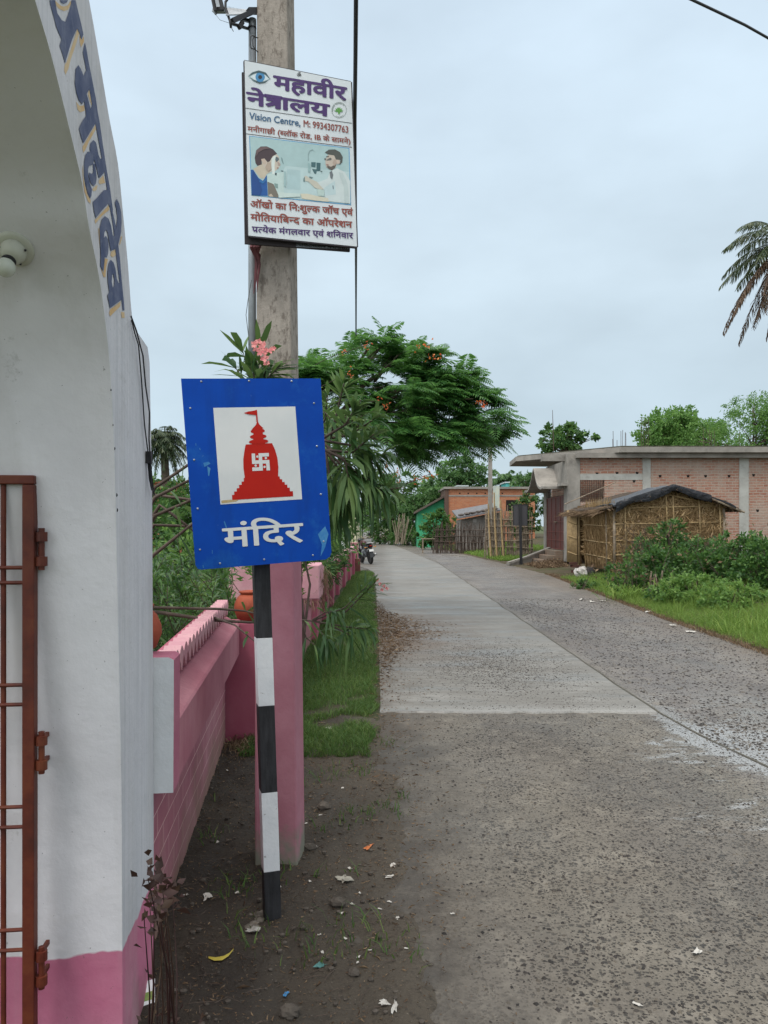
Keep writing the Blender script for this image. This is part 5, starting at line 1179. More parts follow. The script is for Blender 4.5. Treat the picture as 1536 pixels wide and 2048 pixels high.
# looser greenery further back
def bush(name, label, base, clumps, n, leaf, mats, group=None, cat='bush', flat=.3, lw=.55):
    t = thing(name, label, cat, base, 0, group); B = Vector(base); mb = MB(); cl = Cloud(); vol = np.array([c[3] * c[4] * c[5] for c in clumps]) ** .67; cnt = (vol / vol.sum() * n).astype(int)
    for (dx, dy, z, rx, ry, rz), m in zip(clumps, cnt):
        c = (B.x + dx, B.y + dy, B.z + z)
        for q_ in range(4): limb(B + Vector((dx * .4 + R.uniform(-.1, .1), dy * .4, -.05)), Vector(c) + Vector((R.uniform(-1, 1) * rx * .6, R.uniform(-1, 1) * ry * .6, R.uniform(-.2, .8) * rz)), .018, .005, mb, .08, 4)
        nb = max(6, m // 22); bc, bd = ell_pts(c, (rx, ry, rz), nb, .2); idx = NR.integers(0, nb, m); br_ = NR.uniform(.1, .26, nb) * (rx * ry * rz) ** (1 / 3)
        p = bc[idx] + NR.normal(size=(m, 3)) * br_[idx][:, None] * .6; p[:, 2] = np.maximum(p[:, 2], B.z + .02)
        d = unit(bd[idx] * .6 + NR.normal(size=(m, 3)) * .55 + np.array([0, 0, .25 - flat])); rhombs(cl, p, d, NR.uniform(.55, 1.3, m) * leaf, NR.uniform(.7, 1.2, m) * leaf * lw)
    mb.build('stem', M['twig'], t, smooth=True); cl.build('foliage', mats, t); return t
bush('garden_bush', 'tangled mid green bush behind the gateway under the distant palm', (-5.6, 12, 0), [(-.6, 0, 1.0, .9, .8, .8), (.6, .5, 1.1, .9, .8, .9), (1.5, -.5, .9, .7, .7, .8), (0, -1, .6, 1.2, .6, .5), (1.9, .6, 1.5, .6, .6, .6)], 5200, .13, M['bush'])
bush('garden_bush', 'yellow green bush glimpsed between the bare oleander stems', (-3.0, 8.8, 0), [(0, 0, .7, .7, .5, .6), (.7, .3, .9, .6, .5, .7), (-.8, .4, .8, .6, .5, .6)], 3600, .10, M['bush_lite'])
bush('garden_bush', 'fine leaved pale green bush squeezed between blue sign and oleander', (-.95, 7.6, 0), [(.1, 0, 2.5, .38, .4, .55), (.15, 0, 1.8, .35, .4, .6), (-.1, .1, 1.1, .3, .3, .4)], 4200, .075, M['bush_lite'], lw=.35)
bush('garden_bush', 'spiky green shrub leaning over the far pink wall', (-1.35, 12.5, 0), [(.15, 0, 1.2, .45, .6, .55), (.25, .9, 1.0, .4, .5, .4), (.25, -1.2, .95, .35, .4, .35)], 3200, .13, M['oleander'], lw=.2)
bush('garden_bush', 'dark leafy bush hiding the compound below the flame tree', (-2.4, 17, 0), [(0, 0, 1.6, 1.1, 1, 1.3), (.9, 1.5, 1.5, .9, 1.2, 1.2), (.6, 4, 1.7, .9, 1.4, 1.3)], 5200, .15, M['bush'])
bush('garden_bush', 'dark green hedge of the compound far behind the gateway', (-10.5, 24, 0), [(-2, 0, 1.5, 2.2, 1, 1.4), (1.2, .5, 1.7, 2.2, 1, 1.5), (3.6, 0, 1.4, 1.8, 1, 1.3)], 5200, .24, M['bush'])

bush('garden_bush', 'tall dense bush in front of the distant date palm', (P(330, 960, 23).x, 23, 0), [(0, 0, 1.6, 1.3, 1, 1.2), (.6, 0, 2.3, .8, .7, .8), (-.6, .2, 2.2, .8, .7, .9), (1.3, 0, 1.8, .8, .7, .9)], 4200, .16, M['bush'])
# --- palms
def palm(name, label, base, top, r, nf, L_, leaf, mats_g, mats_d, dry=.35, up=(-.9, .9), seed=0, cat='palm tree', pairs=34, lw=.022):
    t = thing(name, label, cat, base); B, T = Vector(base), Vector(top); mb = MB(); pts = [B.lerp(T, i / 10) + Vector((.12 * math.sin(i * .5), 0, 0)) * (T - B).length * .08 for i in range(11)]
    mb.tube(pts, [r * (1.15 - .25 * i / 10) * (1 + .05 * (i % 2)) for i in range(11)], 10); mb.build('trunk', M['bark'], t, smooth=True); T = pts[-1]
    g = Cloud(); d_ = Cloud(); rr = random.Random(seed)
    for i in range(nf):
        a = i * 2.399 + rr.random() * .3; el = up[1] + (up[0] - up[1]) * (i / nf) + rr.uniform(-.12, .12); is_dry = el < up[0] + (up[1] - up[0]) * dry; cl = d_ if is_dry else g
        d = Vector((math.cos(a) * math.cos(el), math.sin(a) * math.cos(el), math.sin(el))); dr = rr.uniform(.35, .6); ll = L_ * rr.uniform(.85, 1.1)
        pos = lambda u: T + d * ll * u * (1 - .15 * u) + Vector((0, 0, -1)) * ll * dr * u ** 2.2
        s0 = d.cross(Vector((0, 0, 1))); s0 = s0.normalized() if s0.length > .05 else Vector((1, 0, 0))
        us = np.linspace(.14, 1, pairs); p = np.array([pos(u) for u in us]); fw = unit(np.array([pos(min(1.02, u + .02)) - pos(u - .02) for u in us]))
        for sg in (-1, 1):
            dd = unit(np.array(s0)[None, :] * sg + fw * .75 + np.array([0, 0, -.35]) + NR.normal(size=(pairs, 3)) * .12)
            ln = leaf * np.sin(np.pi * np.clip(.12 + .83 * us, 0, 1)) ** .7 * (1 if not is_dry else .85); lances(cl, p, dd, ln, lw * 1.3, .45)
        k_ = 9; w0 = np.array(s0) * lw; pr = np.array([pos(u) for u in np.linspace(0, 1, k_)])
        for j in range(k_ - 1): cl.poly(np.stack([pr[j] - w0, pr[j] + w0, pr[j + 1] + w0 * .8, pr[j + 1] - w0 * .8], 0)[None], [(0, 1, 2, 3)])
    if g.V: g.build('green_frond', mats_g, t)
    if d_.V: d_.build('dry_frond', mats_d, t)
    return t
c = P(1590, 484, 20)
palm('date_palm', 'tall date palm with drooping brown dry fronds at the right edge', (P(1548, 1100, 20).x, 20, .5), (c.x, 20, c.z), (.16), 64, 2.15, .38, M['palm_leaf'], M['palm_dry'], .5, (-1.35, .85), 5, pairs=46, lw=.022)
c = P(332, 880, 26); palm('date_palm', 'bushy round headed date palm beyond the compound behind the gateway', (c.x, 26, 0), c, .14, 64, 1.0, .28, M['palm_leaf'], M['palm_leaf'], .4, (-1.1, 1.4), 9, pairs=24, lw=.02)
c = P(1010, 962, 85); palm('coconut_palm', 'pale coconut palm rising behind the far brick house', (c.x, 85, 0), c, .2, 20, 3.2, .9, M['far_leaf'], M['far_leaf'], .2, (-.3, 1.2), 3, pairs=22, lw=.10)

# --- trees far along the road and behind the right-hand house
def ptree(name, label, px, py_top, py_bot, Y, wpx, n, leaf, mats, group=None, seed=1, trunk=True, k_=7, **kw):
    rr = random.Random(seed); top, bot = P(px, py_top, Y), P(px, py_bot, Y); hgt = top.z - max(.0, bot.z); w_ = wpx / F * Y; cz0 = max(bot.z, .4); cs = []
    for i in range(k_):
        a = rr.uniform(-.5, .5) * w_ * .75; zz = cz0 + (top.z - cz0) * rr.uniform(.2, .78) * (1 - .45 * abs(a) / (w_ * .5)); rx = w_ * rr.uniform(.2, .32)
        cs.append((a, rr.uniform(-.2, .2) * w_, zz, rx, rx * .9, min(rx * .8, max(.4, (top.z - zz) * .9))))
    cs.append((0, 0, cz0 + (top.z - cz0) * .76, w_ * .2, w_ * .2, (top.z - cz0) * .24))
    return tree(name, label, (top.x, Y, 0), max(.8, cz0 * .9 + .4), .05 * Y / 20 + .05, cs, n, leaf, mats, group, **kw)
ptree('leafy_tree', 'bright green tree behind the far brick house beside the distant pole', 925, 908, 985, 78, 115, 5200, .36, M['far_leaf'], seed=3)
ptree('leafy_tree', 'pale yellow green tree top just left of the far brick house', 890, 915, 1000, 84, 80, 3200, .36, M['far_lite'], seed=4)
ptree('leafy_tree', 'dark green tree spreading over the bend of the road', 808, 940, 1062, 66, 150, 7600, .30, M['bush'], seed=5, k_=9)
ptree('leafy_tree', 'dense mid green tree at the roadside before the green walled house', 860, 955, 1062, 62, 90, 5200, .28, M['far_leaf'], seed=6)
ptree('leafy_tree', 'dark leafy tree standing left of the bend behind the motorcycle', 755, 930, 1058, 82, 110, 5200, .34, M['bush'], seed=7)
ptree('leafy_tree', 'green tree filling the gap under the flame tree above the road', 705, 930, 1050, 74, 90, 4200, .34, M['far_leaf'], seed=8)
ptree('leafy_tree', 'thin tree with clustered glossy leaf bunches behind the gate canopy', 1136, 845, 905, 46, 108, 1900, .30, M['bush'], seed=12, k_=11, lw=.6)
ptree('leafy_tree', 'open crowned pale tree above the roof right of the rebar', 1362, 812, 895, 62, 150, 6600, .32, M['far_lite'], seed=14)
ptree('leafy_tree', 'round bright feathery tree above the roof at the right edge', 1505, 785, 900, 58, 250, 15000, .27, M['far_lite'], seed=15, k_=10, lw=.3)
ptree('leafy_tree', 'soft green tree behind the roof between the two taller trees', 1420, 838, 895, 66, 210, 8200, .32, M['far_lite'], seed=16, lw=.35)
ptree('leafy_tree', 'green tree between the coconut palm and the gate canopy', 1050, 940, 1030, 62, 95, 4600, .26, M['far_leaf'], seed=17)
ptree('leafy_tree', 'low distant tree closing the end of the road on the left', 655, 985, 1050, 95, 120, 3600, .42, M['far_leaf'], seed=18)
bush('roadside_bush', 'dark broad leaved bush between green walled house and bamboo fence', (P(872, 1060, 52).x, 52, 0), [(0, 0, 1.6, .9, .6, 1.2), (.8, 0, 1.2, .8, .6, .9), (-.6, 0, 1.0, .7, .6, .8)], 2600, .24, M['bush'])
bush('roadside_bush', 'low dark hedge along the inside of the bend', (P(795, 1062, 66).x, 64, 0), [(-1.2, 3, .9, 1.5, 1, .9), (.6, 0, .9, 1.5, 1, .9), (1.6, -2, .8, 1.2, 1, .8)], 3600, .22, M['bush'])
bush('roadside_bush', 'yellowish shrub growing by the gate post behind the black board', (P(1045, 1040, 40).x, 40, .2), [(0, 0, 2.2, .6, .5, .7), (.4, 0, 1.6, .5, .5, .7), (-.3, 0, 1.5, .5, .5, .6), (.3, 0, 2.9, .4, .4, .4)], 2800, .15, M['bush'])

# --- bushes and weeds on the right verge in front of the straw hut
def vb(label, px, py, Y, w_, h, n, leaf, mats, cat='bush', name='verge_bush', lw=.55):
    c = G(px, py) if Y is None else P(px, 1100, Y); z = bank_z(c.x, Y); k_ = F / Y; rx = w_ / k_
    cs = [(0, 0, h * .42, rx * .4, rx * .35, h * .45), (-rx * .3, .1, h * .32, rx * .3, rx * .3, h * .36), (rx * .32, 0, h * .34, rx * .3, rx * .3, h * .38), (R.uniform(-.2, .2) * rx, -.1, h * .7, rx * .22, rx * .22, h * .3), (0, -rx * .3, h * .2, rx * .4, rx * .2, h * .22)]
    return bush(name, label, (c.x, Y, z), cs, n, leaf, mats, None, cat, lw=lw)
vb('tall dark green bush climbing the straw hut wall', 1322, 1100, 19.5, 120, 1.62, 3400, .11, M['bush'])
vb('broad leafy bush heaped in front of the straw hut', 1318, 1160, 18.0, 175, 1.05, 3600, .11, M['bush'])
vb('dense dark bush at the right edge behind the verge grass', 1490, 1150, 16.5, 190, 1.15, 4600, .10, M['bush'])
vb('mid green bush between the hut corner and the right edge', 1405, 1130, 17.8, 160, 1.15, 3600, .10, M['bush'])
vb('small round bush at the near left of the verge thicket', 1268, 1170, 17.2, 74, .5, 1500, .09, M['bush'])
vb('light green low creeper at the front of the thicket', 1390, 1190, 15.2, 150, .58, 2300, .09, M['bush_lite'])
vb('pale leaved low plant beside the grass at the right', 1470, 1215, 13.8, 120, .5, 2000, .08, M['bush_lite'])
vb('low leafy plant nearest the road below the thicket', 1345, 1195, 15.6, 90, .42, 1200, .085, M['bush'])
vb('small sprawling weed with pale flowers at the hut corner', 1172, 1150, 19.6, 60, .28, 800, .07, M['bush'])
vb('dark bush nearest the palm trunk at the right edge', 1535, 1150, 15.0, 120, 1.25, 3000, .10, M['bush'])
for px, py, Y, n_, lab in ((1250, 1160, 16.6, 160, 'tuft of long green reeds at the left end of the thicket'), (1450, 1190, 14.6, 260, 'tuft of long green reeds among pale plants at the right'), (1330, 1120, 18.6, 200, 'tuft of pale reeds behind the heaped bush by the hut')):
    cl = Cloud(); c = P(px, py, Y); z0 = bank_z(c.x, Y); p = np.stack([NR.normal(c.x, .2, n_), NR.normal(Y, .2, n_), np.full(n_, z0)], 1); lances(cl, p, unit(NR.normal(size=(n_, 3)) * [.4, .4, .1] + [0, 0, 1]), NR.uniform(.4, 1.0, n_), .018, .55)
    tag(cl.build('reed_clump', M['verge_grass'], loc=(c.x, Y, z0)), lab, 'reeds')
cl = Cloud(); n_ = 260; pc = [(1300, 1085, 19.0), (1400, 1105, 17.5), (1480, 1120, 16.3), (1260, 1150, 17.1)]
for q_ in pc:
    c = P(*q_); p = np.array(c) + NR.normal(size=(n_ // 4, 3)) * [.4, .2, .25]; rhombs(cl, p, rand_dirs(n_ // 4), .11, .05)
mb = MB()
for i in range(60):
    c = P(*R.choice(pc)) + Vector((R.gauss(0, .4), -.2, -.3)); mb.tube([c, c + Vector((R.gauss(0, .12), 0, .35)), c + Vector((R.gauss(0, .3), R.gauss(0, .1), .75))], [.007, .005, .002], 4)
dt_ = thing('dead_stalks', 'thin brown dead stalks with withered leaves poking out of the thicket', 'dead stalks', P(1390, 1110, 17.5)); mb.build('stalk', M['twig'], dt_); cl.build('foliage', M['dead'], dt_)
# reed grass clump
cl = Cloud(); n = 420; c = P(1375, 1140, 16.4); z0 = bank_z(c.x, 16.4); p = np.stack([NR.normal(c.x, .25, n), NR.normal(16.4, .2, n), np.full(n, z0)], 1); lances(cl, p, unit(NR.normal(size=(n, 3)) * [.35, .35, .1] + [0, 0, 1]), NR.uniform(.35, .8, n), .016, .5)
tag(cl.build('reed_clump', M['verge_grass'], loc=(c.x, 16.4, z0)), 'tuft of long bladed green reeds in the middle of the thicket', 'reeds')
# grass tufts and the dark weed by the gateway foot
wc = FRONT.hit(315, 1830, .10); wc.z = 0
wt = thing('dark_weed', 'spindly dark red leaved weed growing at the foot of the gateway', 'weed', wc); mb = MB(); cl = Cloud()
for (px, py, lw_) in ((305, 1730, 1), (312, 1745, .8), (325, 1752, 1.2), (340, 1755, 1.), (300, 1790, .7), (330, 1772, 1.2), (288, 1812, .8), (308, 1780, .9), (345, 1768, .8), (318, 1800, 1.), (296, 1735, .7)):
    tp = FRONT.hit(px, py + 22, .09 + R.uniform(0, .08)); b_ = wc + Vector((R.uniform(-.03, .06), R.uniform(-.12, .08), 0)); mb.tube([b_, b_.lerp(tp, .5) + Vector((.01, 0, .02)), tp], [.003, .0022, .0012], 5)
    n = 7; p = np.array(tp) + NR.normal(size=(n, 3)) * [.014, .014, .03]; rhombs(cl, p, unit(NR.normal(size=(n, 3)) * [.8, .8, .5] + [.2, -.3, .3]), .036 * lw_, .022 * lw_)
for i in range(34):
    b_ = wc + Vector((R.uniform(-.06, .08), R.uniform(-.3, .16), -.01)); b_.x += -.107 * (b_.y - wc.y); tp = b_ + Vector((R.gauss(0, .035), R.gauss(0, .04), R.uniform(.05, .18))); mb.tube([b_, b_.lerp(tp, .6) + Vector((R.gauss(0, .006), 0, 0)), tp], [.0022, .0016, .0008], 4)
    n = 2; p = np.array(tp) + NR.normal(size=(n, 3)) * .01; rhombs(cl, p, unit(NR.normal(size=(n, 3)) + [0, 0, .3]), .024, .012)
mb.build('stem', M['weed_dark'], wt); cl.build('foliage', M['weed_dark'], wt)
cl = Cloud(); n = 500; c = G(485, 1500); p = np.stack([NR.normal(c.x, .09, n), NR.normal(c.y + .1, .16, n), np.zeros(n)], 1); lances(cl, p, unit(NR.normal(size=(n, 3)) * [.6, .6, .2] + [0, 0, .8]), NR.uniform(.06, .18, n), .006, .4)
tag(cl.build('dry_weed_tuft', M['dead'], loc=(c.x, c.y, 0)), 'dark dry weeds tangled in the corner behind the striped post', 'weeds')
# ------------------------------------------------------------------ brick house with the gate, right-hand side
def brickmat(name, c1, c2, mortar, bw=.24, rh=.085, ms=.010, axis='xz', dirt=.5, tint=None):
    k = NM(name); x, y, z = k.xyz(); cb = k.n('ShaderNodeCombineXYZ')
    wob = k.rng(k.noise(3, 3), .3, .7, -.012, .012)
    k.l({'x': x, 'y': y}[axis[0]], cb.inputs[0]); k.l(k.math('ADD', z, wob), cb.inputs[1])
    b = k.n('ShaderNodeTexBrick'); b.inputs['Scale'].default_value = 1; b.inputs['Brick Width'].default_value = bw; b.inputs['Row Height'].default_value = rh
    b.inputs['Mortar Size'].default_value = ms; b.inputs['Mortar Smooth'].default_value = .4; b.inputs['Color1'].default_value = (*c1, 1); b.inputs['Color2'].default_value = (*c2, 1); b.inputs['Mortar'].default_value = (*mortar, 1)
    k.l(cb.outputs[0], b.inputs['Vector']); c = b.outputs['Color']
    c = k.mix(k.ramp(k.noise(1.1, 7, .7), [(.45, 0.), (.62, dirt)]), c, mortar); c = k.mix(k.ramp(k.noise(9, 6, .7, k.co((.5, .5, 2))), [(.5, 0.), (.66, .5)]), c, mortar)
    c = k.mix(k.ramp(k.noise(5, 7, .75), [(.56, 0.), (.7, .6)]), c, tuple(q_ * .5 for q_ in mortar))
    k.set(c, .95, .15); k.bump(b.outputs['Fac'], .6, -.015); k.bump(k.noise(25, 5), .4, .01); return k.m
M['brick'] = brickmat('raw_brickwork', (.29, .125, .085), (.37, .20, .14), (.36, .30, .25), bw=.27, rh=.105, ms=.016, dirt=.7)
YF = 30.0; hx = lambda px, Y=YF: (px - CX) / F * Y; hz = lambda py, Y=YF: H - (py - YH) / F * Y
bh = thing('brick_house', 'unplastered brick house with flat concrete roof and red iron gate', 'house', (hx(1132), YF, .6))
xL = hx(1134); xR = 19.6; zb, zt = .2, hz(907)
# facade: brick panels between concrete columns, with a window opening
cols = [(1134, 1166 - 6), (1285, 1301), (1478, 1497)]
WN = (hx(1142), hx(1209), hz(1004), hz(960))
cm = M['concrete']
mb = MB(); c1 = hx(1160); mb.box(xL, c1, YF - .03, YF + .35, zb, zt); mb.build('column', cm, bh, bevel=.01)
pcm = pm('pale_cement', (.42, .42, .39), (.33, .325, .30), 1.8, .9, .3, 25, .008, dirt=(.17, .16, .14), dscale=3, damt=.5)
for a, b in cols[1:]: mb = MB(); mb.box(hx(a), hx(b), YF - .035, YF + .2, zb, zt - .02); mb.build('column', pcm, bh, bevel=.01)
mb = MB(); mb.box(hx(1595), hx(1612), YF - .035, YF + .2, zb, zt - .02); mb.build('column', cm, bh)
# left bay with the window hole (brick above lintel, lintel band, brick right of window, brick below)
xb0, xb1 = c1 + .001, hx(1285) - .001
mb = MB(); zl0, zl1 = WN[3], hz(948)
mb.box(xb0, xb1, YF, YF + .2, zl1 + .001, zt - .001); mb.box(WN[1] + .001, xb1, YF, YF + .2, zb, zl0 - .001); mb.box(xb0, WN[1], YF, YF + .2, zb, WN[2] - .001)
mb.build('brick_panel', M['brick'], bh)
mb = MB(); mb.box(xb0, xb1, YF - .012, YF + .2, zl0, zl1); mb.build('lintel', pcm, bh)
mb = MB(); mb.box(hx(1301) + .001, hx(1478) - .001, YF, YF + .2, zb, zt - .001); mb.build('brick_panel', M['brick'], bh)
mb = MB(); mb.box(hx(1497) + .001, hx(1595) - .001, YF, YF + .2, zb, zt - .001); mb.build('brick_panel', M['brick'], bh)
mb = MB(); mb.box(hx(1612) + .001, xR, YF, YF + .2, zb, zt - .001); mb.build('brick_panel', M['brick'], bh)
# patched pale lower courses, grey plinth
mb = MB(); mb.box(hx(1301), xR, YF - .02, YF - .001, zb, hz(1088)); mb.build('plinth', cm, bh)
# putlog holes
hd_m = plain('hole_shadow', (.012, .009, .008), .95)
for (px, py) in ((1155, 947), (1194, 947), (1234, 946), (1274, 946), (1320, 952), (1376, 952), (1411, 952), (1458, 952), (1143, 917), (1180, 916), (1216, 916), (1252, 915), (1282, 916), (1268, 962), (1507, 950), (1515, 1021)):
    s_ = .062 if py > 930 else .045; mb = MB(); mb.prism([(hx(px) - s_, YF - .004, hz(py) + s_ * .7), (hx(px) + s_, YF - .004, hz(py) + s_ * .6), (hx(px) + s_ * .7, YF - .004, hz(py) - s_ * .8), (hx(px) - s_ * .5, YF - .004, hz(py) - s_)], (0, .003, 0)); mb.build('putlog_hole', hd_m, bh)
# window grille
wg = MB(); wg.box(WN[0], WN[1], YF + .05, YF + .08, WN[2], WN[2] + .03); wf = wg.build('window', M['steel'], bh)
for i in range(15):
    x = WN[0] + (WN[1] - WN[0]) * (i + .5) / 15; mb = MB(); mb.tube([(x, YF + .065, WN[2] + .03), (x, YF + .065, WN[3])], .009, 6); mb.build('bar', M['steel'], wf)
# side wall along the road holding the gate (plane x = xL, facing the road)
xs = xL; YB0, YB1 = YF + .36, 34.4; gy0, gy1 = 30.55, 33.9; zg0, zg1 = hz(1103, 30), hz(991, 30.3)
mb = MB(); mb.box(xs, xs + .22, YB0, gy0, zb, zt - .001); mb.build('gate_jamb', cm, bh)
mb = MB(); mb.box(xs, xs + .22, gy1, YB1, zb, 3.9); mb.build('gate_jamb', cm, bh)
mb = MB(); mb.box(xs + .01, xs + .21, gy0 + .001, gy1 - .001, zb, zg0 - .001); mb.build('gate_plinth', cm, bh)
ztr = hz(968, 31.5)
mb = MB(); mb.box(xs, xs + .22, gy0 + .001, gy1 - .001, ztr, zt - .25); mb.build('gate_lintel', cm, bh)
k = NM('maroon_gate_sheet'); c = k.ramp(k.noise(2.5, 6, .6, k.co((1, 1, .5))), [(.35, (.105, .028, .022)), (.65, (.075, .022, .018))]); c = k.mix(k.ramp(k.noise(18, 6, .7), [(.6, 0.), (.7, .4)]), c, (.04, .018, .014)); k.set(c, .6, .35); k.bump(k.noise(8, 4), .3, .01); gm_ = k.m
redbar = plain('red_oxide_bar', (.16, .045, .035), .6)
for (a, b) in ((gy0 + .02, (gy0 + gy1) / 2 - .01), ((gy0 + gy1) / 2 + .01, gy1 - .02)):
    mb = MB(); mb.box(xs + .06, xs + .075, a, b, zg0 + .04, zg1); gd = mb.build('gate_door', gm_, bh)
    for t in (0, .5, 1): y = a + (b - a) * t; mb = MB(); mb.box(xs + .042, xs + .0595, y - .02, y + .02, zg0 + .03, zg1 + .01); mb.build('upright', redbar, gd)
    for t in (0, .17, .33, .52, 1.0): z = zg0 + .05 + (zg1 - zg0 - .06) * t; mb = MB(); mb.box(xs + .032, xs + .0415, a, b, z - .014, z + .014); mb.build('rail', redbar, gd)
mb = MB(); ym = (gy0 + gy1) / 2; mb.box(xs - .01, xs + .03, ym - .45, ym + .1, zg0 + .05 + (zg1 - zg0) * .5, zg0 + .09 + (zg1 - zg0) * .5); mb.build('latch', M['old_bamboo'], bh)
mb = MB()
for i in range(16): y = gy0 + .1 + (gy1 - gy0 - .2) * i / 15; mb.tube([(xs + .1, y, zg1 + .02), (xs + .1, y, ztr)], .010, 6)
mb.bar((xs + .1, gy0, zg1 + .03), (xs + .1, gy1, zg1 + .03), .03); mb.bar((xs + .1, gy0, (zg1 + ztr) / 2), (xs + .1, gy1, (zg1 + ztr) / 2), .018); mb.build('transom_grille', M['steel'], bh)
# ogee hood over the gate: swept curved shell
def ogee(t): return [(0, 1.), (.06, .93), (.14, .74), (.24, .5), (.36, .28), (.5, .13), (.64, .05), (.78, .02), (.9, .07), (1., .03)][t]
ya, yb = gy0 - .15, gy1 + .55; ymid = (ya + yb) / 2 ; hh = hz(932, 31.5) - hz(976, 31.5); z0 = hz(977, 31.5); prof = []
for i in range(10): u, v = ogee(i); prof.append((ymid + (ya - ymid) * u, z0 + hh * v))
left = [(ymid + (yb - ymid) * ogee(i)[0], z0 + hh * ogee(i)[1]) for i in range(10)]
line = left[::-1] + prof[1:]; und = [(y, z - .09) for y, z in line]
mb = MB(); mb.prism([(xs - .85, y, z) for y, z in line] + [(xs - .85, y, z) for y, z in und[::-1]], (.849, 0, 0)); mb.build('hood', cm, bh, fix=True)
mb = MB(); mb.box(xs - .3, xs - .02, gy0 - .9, gy0 - .16, z0 + .02, z0 + .12); mb.build('ledge', cm, bh)
# flat roof slab reaching out over the gate with a chamfered corner
zs0, zs1 = zt, hz(896.5)
poly = [(xR, YF - .55), (hx(1240, YF - .5), YF - .5), (5.75, 33.6), (5.95, 36.5), (xR, 38)]
mb = MB(); mb.prism([(x, y, zs0) for x, y in poly], (0, 0, zs1 - zs0)); mb.build('roof_slab', cm, bh, fix=True)
mb = MB(); mb.prism([(x, y, zs1 + .001) for x, y in [(xR, YF - .48), (hx(1243, YF - .4), YF - .43), (5.85, 33.65), (6.05, 36.4), (xR, 37.9)]], (0, 0, .05)); mb.build('roof_screed', pm('mossy_screed', (.10, .095, .07), (.05, .05, .035), 3, .95, .5), bh, fix=True)
mb = MB(); mb.box(hx(1150), xR, YF - .3, YF - .04, zt - .19, zt - .001); mb.build('roof_beam', cm, bh)
mb = MB(); mb.box(xs - .9, xs + .0, YF + .36, YF + .62, zt - .26, zt - .001); mb.build('roof_beam', cm, bh)
mb = MB(); mb.box(xs + 1.1, xR, 37.6, 37.9, zb, zt - .002); mb.build('back_wall', M['brick'], bh)
# reinforcing rods standing up from the roof columns
for (px, top, Y) in ((1283, 834, 30.4), (1287, 838, 30.6), (1292, 836, 30.5), (1296, 833, 30.3), (1227, 862, 34), (1226, 878, 34.4), (1234, 880, 34), (1242, 862, 34), (1245, 860, 34.3), (1250, 864, 34.2), (1252, 866, 34), (1420, 860, 36), (1423, 864, 36.2), (1428, 862, 36), (1407, 858, 35), (1480, 862, 37)):
    x = hx(px, Y); mb = MB(); mb.tube([(x, Y, zs1), (x + R.uniform(-.02, .02), Y, H - (top - YH) / F * Y)], .011, 6); mb.build('reinforcing_rod', M['steel'], bh)
mb = MB(); x = hx(1108, 36); mb.tube([(x, 36, zs1), (x - .05, 36, hz(848, 36)), (x - .07, 36, hz(820, 36))], [.02, .016, .01], 6); tag(mb.build('flag_stick', M['steel'], loc=(x, 36, zs1)), 'thin dark stick standing on the roof in front of the small tree', 'stick')
# steps up to the gate, with sloping grey rail stone
st = thing('gate_steps', 'crumbling brick steps with sloping stone edge below the iron gate', 'steps', (6.2, 32, .1))
stm = brickmat('mossy_brick', (.17, .11, .08), (.20, .14, .10), (.17, .15, .12), axis='yz')
zz = [.62, .42, .25]
for i in range(3): mb = MB(); mb.box(xs - .32 * (i + 1), xs - .32 * i - .001, 30.6, 32.8 - .2 * i, -.1, zz[i]); mb.build('step', stm, st, bevel=.015)
mb = MB(); pA = Vector((xs - .05, 33.0, zg0 + .05)); pB = P(1016, 1131, 31.0); pB.z = .06
mb.bar(pA, pB, .16, .07); mb.bar(pA - Vector((0, 0, .2)), pB - Vector((0, 0, .06)), .12, .3); mb.build('edge_stone', cm, st)
cl = Cloud(); n = 1500; p = np.stack([NR.uniform(5.7, 6.9, n), NR.uniform(28.6, 31.2, n), np.zeros(n)], 1); p[:, 2] = [bank_z(a, b) + .02 + .22 * math.exp(-((a - 6.6) ** 2 + (b - 29.9) ** 2)) * R.random() for a, b, c in p]
rhombs(cl, p, rand_dirs(n), .10, .05); tag(cl.build('rubbish_heap', M['dead'], loc=(6.4, 30, .1)), 'heap of dry leaves and rubbish at the foot of the gate steps', 'rubbish', kind='stuff')

# ------------------------------------------------------------------ straw hut
hut = thing('straw_hut', 'straw walled hut with bamboo battens and black tarpaulin on its roof', 'hut', (8.3, 24, .3))
YH0 = 22.2; X0, X1 = hx(1228, YH0), hx(1448, YH0); zH = bank_z(8, 22) - .05; ze = hz(1018, YH0); zp = hz(978, YH0); Xp = hx(1338, YH0); YH1 = 26.0
strawm = pm('straw_backing', (.17, .10, .045), (.095, .058, .027), 14, .9, .6, 40, .03, stretch=(1, 1, .35))
mb = MB(); mb.prism([(X0, YH0, zH), (X1, YH0, zH), (X1, YH0, ze + .03), (Xp, YH0, zp - .06), (X0, YH0, ze + .03)], (0, .06, 0)); g_ = mb.build('gable_wall', strawm, hut, fix=True)
def straws(n, fn, ln, w_, dirf): 
    p = np.array([fn() for _ in range(n)]); d = unit(dirf(n)); return p, d, NR.uniform(*ln, n), w_
cl = Cloud(); n = 6500; xs_ = NR.uniform(X0, X1, n); zmax = np.interp(xs_, [X0, Xp, X1], [ze, zp - .1, ze]); zs_ = zH + (zmax - zH) * NR.uniform(0, 1, n); p = np.stack([xs_, np.full(n, YH0 - .005) - NR.uniform(0, .05, n), zs_], 1)
d = unit(np.stack([NR.normal(0, .75, n), NR.normal(-.12, .1, n), NR.normal(.2, .9, n)], 1)); side = unit(np.cross(d, np.array([0, -1, .15])))
rhombs(cl, p, d, NR.uniform(.08, .34, n), NR.uniform(.010, .030, n), side=side, bend=.06)
